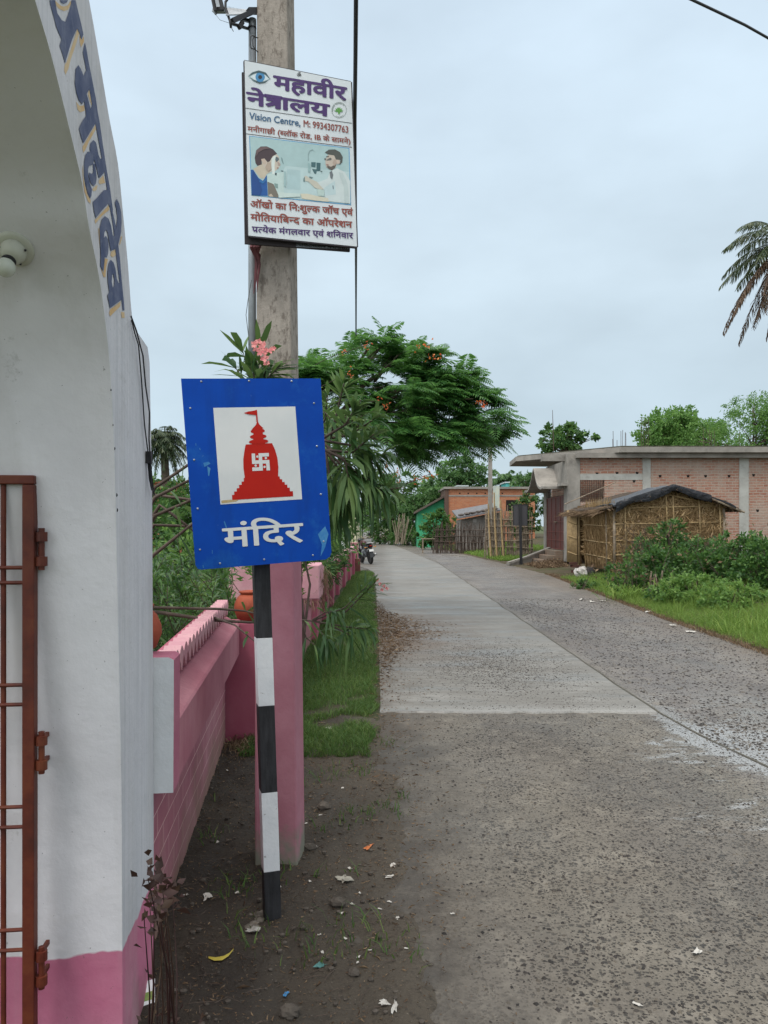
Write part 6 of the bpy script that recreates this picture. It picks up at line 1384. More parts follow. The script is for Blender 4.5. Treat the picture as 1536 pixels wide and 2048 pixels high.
n = 60; xs_ = NR.uniform(X0 + .3, X1 - .2, n); p = np.stack([xs_, np.full(n, YH0 - .06), NR.uniform(zH + .9, ze - .05, n)], 1); rhombs(cl, p, unit(NR.normal(size=(n, 3)) * [.6, .15, 1]), NR.uniform(.15, .3, n), .05, bend=.1)
cl.build('straw_cladding', M['straw'], g_)
# west wall, facing the road: bundled stalks, doorway, open bamboo door
YD0, YD1 = 25.15, 26.0
mb = MB(); mb.box(X0 + .0, X0 + .06, YH0 + .061, YD0, zH, ze + .05); w_o = mb.build('side_wall', strawm, hut)
cl = Cloud(); n = 3800; p = np.stack([X0 - NR.uniform(0, .05, n), NR.uniform(YH0, YD0 + .05, n), NR.uniform(zH, ze - .1, n)], 1); d = unit(np.stack([NR.normal(-.05, .08, n), NR.normal(0, .14, n), np.ones(n)], 1)); rhombs(cl, p, d, NR.uniform(.25, .6, n), .025, side=unit(np.cross(d, np.array([-1, 0, 0.]))), bend=.03)
n = 260; p = np.stack([X0 - NR.uniform(0, .06, n), NR.normal(YD0, .06, n), NR.uniform(zH + .3, ze, n)], 1); rhombs(cl, p, unit(NR.normal(size=(n, 3)) * [1, .6, .7] + [-.3, .5, 0]), NR.uniform(.1, .26, n), .022, bend=.1)
cl.build('straw_cladding', M['straw'], w_o)
mb = MB(); mb.box(X0 + .0, X0 + .05, YD1 + .05, 26.6, zH, ze); mb.box(X1 - .06, X1, YH0 + .061, 26.6, zH, ze); mb.box(X0 + .051, X1 - .061, 26.54, 26.6, zH, ze + .2); mb.build('inner_wall', strawm, hut)
def pole(a, b, r=.022, mt='bamboo', name='batten'): mb = MB(); m_ = Vector(a).lerp(Vector(b), .5) + Vector((0, -.01, R.uniform(-.015, .015))); mb.tube([a, m_, b], [r, r * .95, r * .85], 7); return mb.build(name, M[mt], hut, smooth=True)
yb_ = YH0 - .07
for z_, xa, xb in ((hz(1014, YH0), X0 + .06, X1 - .1), (hz(1046, YH0), X0, X1), (hz(1079, YH0), X0, X1 - .1), (hz(1108, YH0), X0, X0 + 1.1)): pole((xa, yb_, z_ - .03), (xb, yb_, z_ + .03))
for px, t0, t1 in ((1247, 1112, 998), (1329, 1062, 985), (1343, 1080, 992), (1395, 1080, 1000), (1436, 1085, 1010)): pole((hx(px + 3, YH0), yb_ - .03, hz(t0, YH0)), (hx(px, YH0), yb_ - .03, hz(t1, YH0)), .024)
pole((hx(1250, YH0), yb_, hz(1008, YH0)), (hx(1320, YH0), yb_, hz(990, YH0)), .022); pole((hx(1345, YH0), yb_, hz(992, YH0)), (hx(1440, YH0), yb_, hz(1010, YH0)), .02)
for px in (1228, 1447): pole((hx(px, YH0), yb_ + .02, zH - .1), (hx(px - 1, YH0), yb_ + .02, ze + .03), .045, 'old_bamboo', 'corner_post')
pole((X0 - .08, YH0 + .4, zH), (X0 - .08, YH0 + .5, ze), .03, 'old_bamboo', 'corner_post')
for z_ in (.35, .8, 1.3): pole((X0 - .08, YH0 + .1, zH + z_), (X0 - .08, YD0, zH + z_ + .05), .018)
pole((X0 - .03, YD0, zH - .1), (X0 - .05, YD0 + .03, ze), .04, 'bamboo', 'door_post'); pole((X0 - .03, YD1 + .05, zH - .1), (X0 - .03, YD1 + .05, ze), .035, 'bamboo', 'door_post')
pole((hx(1178, 24.9), 24.9, hz(1062, 24.9)), (hx(1216, 22.9), 22.9, hz(1082, 22.9)), .02)
# open door: split bamboo on three rails
dA, dB = Vector((X0 - .1, YD1 + .02, zH + .02)), Vector((hx(1134, 26.3), 26.3, zH + .08)); dr = thing('bamboo_door', 'open yellow bamboo slat door hanging at the hut doorway', 'door', (X0 - .1, YD1, zH))
u_ = dB - dA; nb = 15
for i in range(nb):
    a = dA + u_ * (i + .5) / nb; mb = MB(); mb.tube([a, a + Vector((0, R.uniform(-.02, .02), ze - zH - .05 + R.uniform(-.03, .03)))], .020, 7); mb.build('slat', M['bamboo'], dr, smooth=True)
for z_ in (.3, .85, 1.35): mb = MB(); mb.tube([dA + Vector((-.02, -.05, z_)), dB + Vector((.02, -.05, z_ + .04))], .022, 7); mb.build('rail', M['bamboo'], dr)
# thatched roof with tarpaulin
k = NM('grey_thatch'); c = k.ramp(k.noise(5, 7, .7, k.co((1, 6, 1))), [(.35, (.12, .095, .075)), (.6, (.06, .047, .038))]); k.set(c, .95, .1); k.bump(k.noise(30, 6, .7, k.co((1, 8, 1))), .9, .03)
def roofpt(x): return float(np.interp(x, [X0 - .35, X0 + .5, Xp, X1 - .6, X1 + .35], [ze - .06, ze + .24, zp, ze + .3, ze - .12]))
def roof_layer(name, xs0, mt, y0, y1, lift, th, wob, parent):
    xs__ = np.linspace(*xs0, 25); mb = MB(); ys__ = np.linspace(y0, y1, 9); V = []
    for li in (0, 1):
        for y in ys__:
            for x in xs__:
                z = roofpt(x) + lift + (th if li else 0) + wob * nz(x, y, 2.5, 4) - .02 * (y - YH0) / 4
                V.append((x, y + wob * 2.5 * nz(x, 1, 3, 2) * (1 if y == ys__[0] else .2), z - (wob * 1.4 if li and y in (ys__[0],) else 0)))
    nx_, ny_ = 25, 9; o_ = nx_ * ny_; Fc = []
    for j in range(ny_ - 1):
        for i in range(nx_ - 1): a = j * nx_ + i; Fc += [(a, a + nx_, a + nx_ + 1, a + 1), (o_ + a, o_ + a + 1, o_ + a + nx_ + 1, o_ + a + nx_)]
    for i in range(nx_ - 1): Fc += [(i, i + 1, o_ + i + 1, o_ + i), ((ny_ - 1) * nx_ + i + 1, (ny_ - 1) * nx_ + i, o_ + (ny_ - 1) * nx_ + i, o_ + (ny_ - 1) * nx_ + i + 1)]
    for j in range(ny_ - 1): a = j * nx_; b = a + nx_ - 1; Fc += [(a + nx_, a, o_ + a, o_ + a + nx_), (b, b + nx_, o_ + b + nx_, o_ + b)]
    mb.add(V, Fc); return mb.build(name, mt, parent, smooth=False)
ro = roof_layer('thatch_roof', (X0 - .35, X1 + .35), k.m, YH0 - .28, 26.9, .03, .055, .02, hut)
kt = NM('black_tarpaulin'); kt.set(kt.ramp(kt.noise(6, 4), [(.4, (.012, .013, .018)), (.7, (.028, .03, .038))]), .38, .5); kt.bump(kt.noise(5, 5, .6, kt.co((1, 1, 1)), 1.), .8, .06)
tp = roof_layer('tarpaulin', (X0 - .12, X1 + .2), kt.m, YH0 - .34, YH0 + 1.5, .10, .02, .05, hut)
mb = MB(); V = []
xs__ = np.linspace(X0 - .05, X1 - .5, 40)
for x in xs__:      # loose edge of the sheet hanging down over the gable
    hang = .06 + .08 * (1 + math.sin(x * 5.1) * .5 + .6 * nz(x, 0, 2.2)) * (1.0 if x < X0 + 1.5 else .65); V += [(x, YH0 - .36 + .03 * nz(x, 2, 5), roofpt(x) + .125), (x, YH0 - .38 + .05 * nz(x, 4, 4), roofpt(x) + .06 - hang * .4), (x, YH0 - .33 + .04 * nz(x, 8, 6), roofpt(x) + .03 - hang)]
mb.add(V, [(3 * i + j, 3 * i + j + 3, 3 * i + j + 4, 3 * i + j + 1) for i in range(39) for j in (0, 1)]); mb.build('hanging_edge', kt.m, tp, smooth=True)
cl = Cloud(); n = 900; p = np.stack([NR.uniform(X0 - .45, X0 + .25, n), NR.uniform(YH0 - .25, 26.9, n), np.zeros(n)], 1); p[:, 2] = [roofpt(x) + .02 + R.uniform(-.05, .07) - .02 * (y - YH0) / 4 for x, y, z in p]; d = unit(np.stack([np.full(n, -1.), NR.normal(0, .25, n), NR.normal(-.42, .15, n)], 1)); rhombs(cl, p, d, NR.uniform(.15, .4, n), .018, bend=.02)
n = 300; p = np.stack([NR.uniform(X0 - .3, X1 + .3, n), np.full(n, YH0 - .27), np.zeros(n)], 1); p[:, 2] = [roofpt(x) + R.uniform(0, .09) for x, y, z in p]; rhombs(cl, p, unit(NR.normal(size=(n, 3)) * [.8, .5, .3] + [0, -.5, -.2]), NR.uniform(.08, .2, n), .014)
cl.build('thatch_fringe', M['dead'], ro)
mb = MB(); mb.tube([(X1 - .9, YH0 - .33, roofpt(X1 - .9) + .06), (X1 + .45, YH0 - .3, roofpt(X1 + .4) + .02)], .03, 7); mb.build('eave_pole', M['old_bamboo'], hut); mb = MB(); mb.tube([(X0 - .4, 26.6, roofpt(X0 - .3) + .3), (Xp - .2, 26.6, zp + .45)], .02, 6); mb.build('ridge_pole', M['old_bamboo'], hut)
# things lying by the hut
br_m = pm('dark_brick', (.10, .04, .03), (.06, .03, .025), 10, .95, .5)
c = G(1143, 1158, .1); c.y = 24.2; c.x = hx(1143, 24.2)
for i in range(9):
    o_ = Vector((c.x + R.uniform(-.12, .12) + .14 * (i % 2), c.y + R.uniform(-.1, .1), bank_z(c.x, c.y) + .02 + .085 * (i // 2))); a = R.uniform(-.4, .4); mb = MB(); mb.obox(o_, (math.cos(a) * .24, math.sin(a) * .24, 0), (-math.sin(a) * .115, math.cos(a) * .115, 0), (0, 0, .075))
    tag(mb.build('loose_brick', br_m, loc=o_), 'dark old brick in the small pile before the bamboo door', 'brick', 'bricks piled before the hut')
c = Vector((hx(1166, 23.2), 23.2, bank_z(hx(1166, 23.2), 23.2))); mb = MB()
def lump(c, r, sc_, amp, n=14, seed=0):
    m_ = MB(); m_.ball((0, 0, 0), 1, n); m_.v = [tuple(Vector(c) + Vector((v[0] * sc_[0], v[1] * sc_[1], v[2] * sc_[2])) * r * (1 + amp * noise.noise(Vector(v) * 1.7 + Vector((seed, 0, 0))) + amp * .5 * noise.noise(Vector(v) * 4 + Vector((0, seed, 0))))) for v in m_.v]; return m_
tag(lump(c + Vector((-.05, 0, .16)), .2, (1, .8, .9), .5).build('white_bag', pm('crumpled_white_plastic', (.55, .53, .50), (.35, .33, .31), 9, .5, .6, 14, .04), loc=c), 'crumpled white plastic bag at the hut doorway', 'bag')
tag(lump(c + Vector((.22, .1, .15)), .17, (1, .9, .95), .25, seed=5).build('dark_sack', plain('dark_sackcloth', (.03, .028, .03), .8), loc=c + Vector((.2, .1, 0))), 'dark round sack beside the white bag at the hut doorway', 'sack')
mb = MB(); c = P(1375, 1110, 20.6); c.z = bank_z(c.x, 20.6)
for i in range(90): 
    a = c + Vector((R.gauss(0, .45), R.gauss(0, .2), .1 + abs(R.gauss(0, .3)))); mb.tube([a, a + Vector((R.gauss(0, .35), R.gauss(0, .2), R.gauss(.05, .2)))], [.010, .004], 5)
tag(mb.build('brushwood_heap', M['twig'], loc=c), 'dark heap of brushwood leaning against the straw hut', 'brushwood', kind='stuff')
mb = MB(); c = P(1330, 1150, 17.2); c.z = bank_z(c.x, 17.2)
for i in range(16): a = c + Vector((R.uniform(-.35, .35), R.uniform(-.1, .1), 0)); mb.tube([a, a + Vector((R.uniform(-.1, .1), .05, R.uniform(.25, .5)))], .016, 5)
tag(mb.build('stick_bundle', M['old_bamboo'], loc=c), 'short grey sticks stacked among the bushes before the hut', 'sticks', kind='stuff')

# ------------------------------------------------------------------ black sign board seen from behind
YS = 31.4; pb0 = P(1041, 1110, YS); bz = bank_z(pb0.x, YS)
bs = thing('back_of_sign', 'black back of a road sign on a black post before the bamboo fence', 'road sign', (pb0.x, YS, bz)); zt_, zb_ = hz(1009, YS), hz(1051, YS); xa, xb = hx(1027, YS), hx(1055, YS)
mb = MB(); mb.box(xa, xb, YS + .05, YS + .055, zb_, zt_); mb.build('panel', plain('dark_panel_back', (.050, .048, .052), .5), bs)
mb = MB(); 
for (p, q_) in (((xa, zb_), (xb, zb_)), ((xa, zt_), (xb, zt_)), ((xa, zb_), (xa, zt_)), ((xb, zb_), (xb, zt_))): mb.bar((p[0], YS + .04, p[1]), (q_[0], YS + .04, q_[1]), .025, .018)
mb.build('frame', M['black'], bs); mb = MB(); xm = hx(1041, YS); mb.hexa([(xm - .05 + .03, YS - .04, bz - .2), (xm + .05 + .03, YS - .04, bz - .2), (xm + .05 + .03, YS + .02, bz - .2), (xm - .05 + .03, YS + .02, bz - .2), (xm - .05 - .02, YS - .03, zt_ + .02), (xm + .05 - .02, YS - .03, zt_ + .02), (xm + .05 - .02, YS + .03, zt_ + .02), (xm - .05 - .02, YS + .03, zt_ + .02)]); mb.build('post', M['black'], bs)

# ------------------------------------------------------------------ far side of the road: fence, shack, houses, pole
def stake_fence(name, label, pxs, Y, ytop, jit, n, r, rails, mt, base_y=None):
    xa, xb = hx(pxs[0], Y), hx(pxs[1], Y); t = thing(name, label, 'fence', ((xa + xb) / 2, Y, bank_z((xa + xb) / 2, Y))); mb = MB()
    for i in range(n):
        x = xa + (xb - xa) * (i + R.uniform(.1, .9)) / n; z0 = bank_z(x, Y) - .05; zt__ = hz(ytop + R.uniform(*jit), Y); b_ = (x + R.gauss(0, .05), Y + R.uniform(-.05, .05), z0); mb.tube([b_, (x + R.gauss(0, .06), Y + R.uniform(-.06, .06), zt__)], [r, r * .75], 5)
    o = mb.build('stakes', M[mt], t); o['kind'] = 'stuff' if n > 100 else 'part'; 
    if n <= 100: del o['kind']
    for z_ in rails: mb = MB(); mb.tube([(xa, Y - .07, hz(z_, Y) + R.gauss(0, .04)), ((xa + xb) / 2, Y - .08, hz(z_, Y)), (xb, Y - .07, hz(z_, Y) + R.gauss(0, .05))], r * 1.15, 6); mb.build('rail', M[mt], t)
    return t
stake_fence('bamboo_fence', 'tall weathered bamboo stake fence behind the black sign', (972, 1066), 38, 1018, (-8, 22), 62, .026, (1040, 1052, 1066, 1082, 1094), 'old_bamboo')
stake_fence('bamboo_fence', 'low brushwood fence between bench and grey shack', (868, 975), 45, 1052, (-10, 14), 96, .022, (1060, 1072, 1085), 'twig')
for px, top, lbl in ((978, 1008, 'pale crooked bamboo pole leaning at the left of the tall fence'), (1003, 1000, 'tallest pale bamboo pole rising above the tall fence'), (990, 985, 'thin straight bamboo pole beside the far concrete pole')):
    x = hx(px, 37.6); mb = MB(); mb.tube([(x + .1, 37.6, bank_z(x, 37.6)), (x, 37.65, hz(1050, 37.6)), (x - .04, 37.6, hz(top, 37.6))], [.05, .045, .03], 7); tag(mb.build('bamboo_pole', M['bamboo'], loc=(x, 37.6, bank_z(x, 37.6))), lbl, 'pole')
# grey shack with tin roof
Y = 47; sk = thing('shack', 'low grey mud walled shack with sagging tin roof behind the fence', 'shack', (hx(950, Y), Y, .3)); mud = pm('grey_mud_plaster', (.26, .235, .215), (.16, .145, .13), 1.4, .95, .4, 20, .02, dirt=(.11, .09, .07), dscale=3)
mb = MB(); mb.prism([(hx(920, Y), Y, .1), (hx(1003, Y), Y, .1), (hx(1003, Y), Y, hz(1024, Y)), (hx(922, Y), Y, hz(1040, Y))], (0, 3, 0)); mb.build('wall', mud, sk, fix=True)
mb = MB(); mb.prism([(hx(914, Y), Y - .5, hz(1038, Y)), (hx(1002, Y), Y - .5, hz(1022, Y)), (hx(1002, Y), Y - .5, hz(1019, Y)), (hx(914, Y), Y - .5, hz(1035, Y))], (0, 4.0, .5)); rf = mb.build('roof', pm('dull_tin_sheet', (.17, .17, .18), (.10, .095, .095), 5, .6, .3, metal=.2), sk, fix=True)
for i in range(7): mb = lump(Vector((hx(922 + 11 * i, Y), Y - .2, hz(1033 - 2 * i, Y) + .1)), .16, (1.3, .8, .5), .5, 8, i); mb.build('weight_stone', pm('roof_weight' , (.12, .10, .09), None, 9, .9, .3) if i == 0 else bpy.data.materials['roof_weight'], rf)
mb = MB(); mb.box(hx(946, Y), hx(953, Y), Y - .04, Y - .001, hz(1045, Y), hz(1038, Y)); mb.build('hatch', plain('hatch_board', (.33, .31, .29), .8), sk)
# brick house
Y = 57; fh = thing('far_brick_house', 'orange brick house with flat roof beyond the far concrete pole', 'house', (hx(975, Y), Y, .3)); fb = brickmat('orange_brick', (.38, .125, .06), (.45, .18, .09), (.34, .22, .15), bw=.25, rh=.10, dirt=.25)
zr = hz(978, Y)
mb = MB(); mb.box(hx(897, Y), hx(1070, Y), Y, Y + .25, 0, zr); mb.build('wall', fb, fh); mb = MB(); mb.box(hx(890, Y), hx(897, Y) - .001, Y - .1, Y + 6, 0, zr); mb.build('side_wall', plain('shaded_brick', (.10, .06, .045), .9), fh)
mb = MB(); mb.box(hx(897, Y) + .0, hx(1070, Y), Y - .03, Y - .001, hz(993, Y), hz(990, Y)); mb.build('band', M['concrete'], fh); mb = MB(); mb.box(hx(888, Y), hx(1072, Y), Y - .2, Y + 6.2, zr + .001, zr + .16); rf = mb.build('roof', M['concrete'], fh)
for i in range(6): mb = MB(); mb.box(hx(918 + 17 * i, Y), hx(921 + 17 * i, Y), Y - .005, Y - .001, hz(988, Y), hz(985.4, Y)); mb.build('vent_hole', hd_m, fh)
mb = MB(); mb.box(hx(1012, Y), hx(1035, Y), Y - .006, Y - .001, hz(1022, Y), hz(1000, Y)); mb.build('doorway', hd_m, fh)
kb = NM('teal_paint'); kb.set(kb.ramp(kb.noise(2, 4), [(.4, (.06, .38, .36)), (.7, (.10, .46, .42))]), .7)
for (a, b, t_, lab) in ((915, 935, 973, 'small turquoise roof showing above the far brick house on the left'), (1012, 1052, 966, 'turquoise parapet below the distant coconut palm')):
    mb = MB(); yy = 70; mb.box(hx(a, yy), hx(b, yy), yy, yy + 3, 0, hz(t_, yy)); o_ = thing('turquoise_building', lab, 'building', (hx(a, yy), yy, 0)); mb.build('wall', kb.m, o_); mb = MB(); mb.box(hx(a, yy) - .1, hx(b, yy) + .1, yy - .1, yy + 3.1, hz(t_, yy) + .001, hz(t_ - 2.4, yy)); mb.build('roof', plain('pale_parapet', (.5, .55, .55), .8), o_)
# green walled house with sloping roof
Y = 58; gh = thing('green_house', 'green painted house with sloping tiled roof beside the bend', 'house', (hx(862, Y), Y, .3)); kg = NM('green_wall_paint'); kg.set(kg.ramp(kg.noise(1.6, 6), [(.35, (.03, .27, .12)), (.65, (.045, .34, .17))]), .8)
mb = MB(); mb.prism([(hx(836, Y), Y, 0), (hx(894, Y), Y, 0), (hx(894, Y), Y, hz(994, Y)), (hx(836, Y), Y, hz(1024, Y))], (0, 5, 0)); mb.build('wall', kg.m, gh, fix=True)
mb = MB(); mb.prism([(hx(830, Y), Y - .5, hz(1027, Y)), (hx(897, Y), Y - .5, hz(990, Y)), (hx(897, Y), Y - .5, hz(986, Y)), (hx(830, Y), Y - .5, hz(1023, Y))], (0, 6, 0)); mb.build('roof', pm('old_tile', (.13, .10, .08), (.08, .065, .055), 8, .95, .5), gh, fix=True)
# cream house behind the far end of the pink wall
Y = 40; ch = thing('cream_house', 'cream and white house wall beyond the end of the pink wall', 'house', (hx(690, Y), Y, 0)); mb = MB(); mb.box(-5.5, hx(712, Y), Y, Y + 5, 0, hz(1012, Y)); mb.build('wall', pm('cream_paint', (.62, .58, .40), (.52, .48, .34), 1.5, .9, .2), ch); mb = MB(); mb.box(-5.7, hx(714, Y), Y - .15, Y + 5.1, hz(1012, Y) + .001, hz(1008, Y)); mb.build('roof', M['white'], ch); mb = MB(); mb.box(-2.35, -1.9, Y - .02, Y - .001, .8, 1.9); mb.build('window', plain('dark_window', (.03, .035, .04), .3), ch)
Y = 33; mb = MB(); wh = thing('white_house', 'whitewashed wall behind the middle of the pink wall', 'house', (hx(672, Y), Y, 0)); mb.box(-4.5, hx(690, Y), Y, Y + 3, 0, hz(1018, Y)); mb.build('wall', M['wp'], wh); mb = MB(); mb.box(-4.6, hx(691, Y), Y - .1, Y + 3.1, hz(1018, Y) + .001, hz(1015, Y)); mb.build('roof', M['concrete'], wh)
Y = 40; mb = MB(); wh = thing('brick_shed', 'small orange brick shed glimpsed under the distant date palm', 'shed', (hx(325, Y), Y, 0)); mb.box(hx(300, Y), hx(342, Y), Y, Y + 3, 0, hz(966, Y)); mb.build('wall', fb, wh); mb = MB(); mb.box(hx(298, Y), hx(345, Y), Y - .2, Y + 3.2, hz(966, Y) + .001, hz(962, Y)); mb.build('roof', M['terracotta'], wh)
# distant concrete pole and wires
Y = 46; dp = thing('utility_pole', 'distant slim concrete pole beyond the bamboo fence', 'utility pole', (hx(982, Y), Y, .3)); mb = MB(); xp_ = hx(981, Y); mb.hexa([(xp_ - .13, Y, 0), (xp_ + .13, Y, 0), (xp_ + .13, Y + .25, 0), (xp_ - .13, Y + .25, 0), (xp_ - .10, Y, hz(868, Y)), (xp_ + .10, Y, hz(868, Y)), (xp_ + .10, Y + .2, hz(868, Y)), (xp_ - .10, Y + .2, hz(868, Y))]); mb.build('shaft', M['concrete'], dp); mb = MB(); mb.bar((xp_ - .6, Y + .1, hz(876, Y)), (xp_ + .6, Y + .1, hz(876, Y)), .06); mb.build('cross_arm', M['steel'], dp)
mb = MB(); mb.box(hx(986, 45.8), hx(999, 45.8), 45.78, 45.8, hz(1016, 45.8), hz(972, 45.8)); o_ = mb.build('hanging_banner', pm('faded_banner_cloth', (.50, .52, .42), (.36, .42, .40), 4, .8, .2), loc=(hx(992, 45.8), 45.8, 1.9)); tag(o_, 'faded pale banner hanging beside the distant concrete pole', 'banner')
pts = [Vector((xp_, Y, hz(878, Y))), Vector((xp_ - 3, Y + 6, hz(886, Y) + .1)), Vector((xp_ - 8, Y + 22, 6.2))]; mb = MB(); mb.tube(pts, .012, 5); tag(mb.build('overhead_wire', M['black'], loc=pts[0]), 'thin wire running from the distant pole over the road bend', 'wire')
# plank bench, debris, roadside bits
Y = 45.5; bn = thing('plank_bench', 'rough wooden bench frame at the edge of the far verge', 'bench', (hx(860, Y), Y, 0)); xa, xb = hx(844, Y), hx(874, Y); zt_ = hz(1077, Y)
mb = MB(); mb.box(xa - .05, xb + .05, Y - .15, Y + .45, zt_ - .04, zt_); mb.build('seat', M['old_bamboo'], bn)
for x, y in ((xa + .05, Y - .1), (xb - .05, Y - .1), (xa + .05, Y + .38), (xb - .05, Y + .38)): mb = MB(); mb.bar((x, y, 0), (x + R.uniform(-.03, .03), y, zt_ - .041), .06); mb.build('leg', M['old_bamboo'], bn)
mb = MB(); mb.bar((xa + .05, Y - .14, .25), (xa + .05, Y + .4, .25), .04); mb.bar((xa, Y + .2, zt_ - .1), (xb, Y + .2, zt_ - .1), .04); mb.build('stretcher', M['old_bamboo'], bn)
for i in range(3): mb = MB(); x = hx(885 + 14 * i, 42); mb.obox((x, 42 - i * .8, bank_z(x, 42) + .03), (.5, .1 * i, 0), (-.04, .25, 0), (0, 0, .05)); tag(mb.build('stone_slab', M['concrete'], loc=(x, 42 - i * .8, .1)), 'flat pale stone slab lying in the grass by the bench', 'stone slab', 'stone slabs in the far verge')
mb = MB(); Y = 92; c = Vector((hx(760, Y), Y, 0))
for i in range(70): a = c + Vector((R.gauss(0, 1.1), R.gauss(0, .5), .1 + abs(R.gauss(0, .35)))); mb.tube([a, a + Vector((R.gauss(0, .8), R.gauss(0, .4), R.gauss(0, .2)))], .05, 5)
tag(mb.build('log_pile', M['old_bamboo'], loc=c), 'pale pile of cut branches at the far end of the road', 'log pile', kind='stuff')
mb = MB(); Y = 60; c = Vector((hx(797, Y), Y, .2))
for i in range(26): a = c + Vector((R.gauss(0, .25), R.gauss(0, .2), 0)); mb.tube([a, a + Vector((R.gauss(.1, .3), 0, R.uniform(1.2, 2.4)))], .025, 5)
tag(mb.build('bamboo_bundle', M['old_bamboo'], loc=c), 'bundle of dry bamboo stems standing at the inside of the bend', 'bamboo bundle', kind='stuff')

# ------------------------------------------------------------------ motorcycles, seen from behind (built along +Y)
gl_b = plain('glossy_black', (.012, .012, .013), .25, 0, .5); rub = plain('tyre_rubber', (.018, .018, .018), .85); chrome = plain('chrome', (.5, .5, .5), .25, .9); redl = plain('red_lens', (.35, .015, .012), .3); whp = plain('white_number_plate', (.60, .60, .58), .5); seatm = plain('seat_vinyl', (.02, .019, .019), .6); tankm = plain('dark_maroon_tank', (.05, .012, .012), .25)
def motorcycle(label, loc, rz, lean, panel):
    t = thing('motorcycle', label, 'motorcycle', loc, rz, 'motorcycles parked along the road'); t.rotation_euler = (0, lean, rz)
    def part(mb, nm, mt, par=None, **k_): return mb.build(nm, mt, par or t, local=True, **k_)
    for y, nm in ((0, 'rear_wheel'), (1.28, 'front_wheel')):
        mb = MB(); mb.lathe([(.24, -.045), (.285, -.05), (.31, -.02), (.315, 0), (.31, .02), (.285, .05), (.24, .045), (.235, 0)], (0, y, .315), (1, 0, 0), 28); w = part(mb, nm, rub, smooth=True)
        mb = MB()
        for a in range(6): an = a * math.pi / 3; mb.bar((0, y, .315), (0, y + math.cos(an) * .235, .315 + math.sin(an) * .235), .03)
        mb.lathe([(.06, -.07), (.07, 0), (.06, .07)], (0, y, .315), (1, 0, 0), 14); part(mb, 'rim', M['dark'], w)
    mb = MB(); mb.tube([(0, .15, .70), (0, .45, .62), (0, .9, .80), (0, 1.02, .85)], [.05, .05, .045, .03], 8); mb.tube([(0, .5, .60), (0, .6, .3), (0, .9, .35), (0, 1.0, .8)], .03, 7)
    for s_ in (-1, 1): mb.bar((s_ * .09, 0, .315), (s_ * .09, .5, .40), .04); mb.tube([(s_ * .13, .02, .34), (s_ * .12, .12, .72)], .025, 8); mb.tube([(s_ * .075, 1.28, .315), (s_ * .075, 1.1, .9)], .022, 8)
    part(mb, 'frame', M['dark'])
    mb = lump((0, .68, .46), .17, (.9, 1.2, 1.1), .15, 12); part(mb, 'engine', M['grey_metal'])
    mb = lump((0, .80, .86), .2, (.72, 1.35, .72), .05, 14); part(mb, 'tank', panel, smooth=True)
    mb = MB(); mb.v = []; mb.hexa([(-.13, -.05, .80), (.13, -.05, .80), (.12, .56, .78), (-.12, .56, .78), (-.11, -.08, .90), (.11, -.08, .90), (.11, .56, .85), (-.11, .56, .85)]); part(mb, 'seat', seatm, bevel=.03)
    mb = MB(); mb.hexa([(-.12, -.16, .70), (.12, -.16, .70), (.13, .5, .62), (-.13, .5, .62), (-.09, -.26, .82), (.09, -.26, .82), (.12, .5, .78), (-.12, .5, .78)]); tl = part(mb, 'tail_panel', gl_b, bevel=.02); mb = MB(); mb.box(-.05, .05, -.275, -.235, .765, .80); part(mb, 'tail_lamp', redl, tl)
    mb = MB(); mb.tube([(-.12, -.1, .88), (-.13, -.26, .90), (.13, -.26, .90), (.12, -.1, .88)], .014, 8); part(mb, 'grab_rail', chrome)
    mb = MB(); mb.prism([(-.07, -.20, .70), (.07, -.20, .70), (.08, -.34, .30), (-.08, -.34, .30)], (0, .02, .01)); fe = part(mb, 'mudguard', gl_b, fix=True); mb = MB(); mb.prism([(-.095, -.285, .64), (.095, -.285, .64), (.095, -.315, .545), (-.095, -.315, .545)], (0, .008, 0)); part(mb, 'number_plate', whp, fe, fix=True)
    mb = MB(); mb.tube([(.0, 1.06, .98), (-.2, .98, 1.03), (-.38, .86, 1.02)], .013, 8); mb.tube([(.0, 1.06, .98), (.2, .98, 1.03), (.38, .86, 1.02)], .013, 8); part(mb, 'handlebar', M['dark'])
    for s_ in (-1, 1):
        mb = MB(); mb.tube([(s_ * .27, .95, 1.04), (s_ * .34, .92, 1.16)], .007, 6); mb.lathe([(.01, -.01), (.06, -.008), (.06, .008), (.01, .01)], (s_ * .36, .92, 1.20), (0, -1, 0), 14); part(mb, 'mirror', gl_b)
        mb = MB(); mb.tube([(s_ * .10, -.16, .72), (s_ * .2, -.17, .72)], .009, 6); mb.ball((s_ * .22, -.17, .72), .032, 8); part(mb, 'indicator', plain('amber_lens', (.5, .2, .02), .3) if 'amber_lens' not in bpy.data.materials else bpy.data.materials['amber_lens'])
    mb = MB(); mb.tube([(.14, .9, .25), (.16, .4, .22), (.17, -.05, .36), (.18, -.22, .42)], [.022, .025, .05, .05], 10); part(mb, 'exhaust', chrome, smooth=True)
    mb = MB(); mb.tube([(-.14, -.1, .72), (-.27, -.12, .66), (-.28, -.08, .38), (-.2, .3, .33), (-.16, .4, .6)], .013, 7); mb.tube([(-.28, -.1, .55), (-.27, .25, .5), (-.17, .4, .55)], .009, 6); mb.tube([(-.28, -.09, .45), (-.26, .2, .40)], .009, 6); part(mb, 'leg_guard', M['dark'])
    mb = MB(); mb.tube([(-.08, .45, .3), (-.22, .40, .02)], .014, 7); mb.tube([(-.18, .45, .30), (.2, .45, .30)], .016, 7); part(mb, 'side_stand', M['dark'])
    mb = lump((0, 1.16, .96), .13, (.9, .7, 1), .05, 12); part(mb, 'headlamp', gl_b, smooth=True)
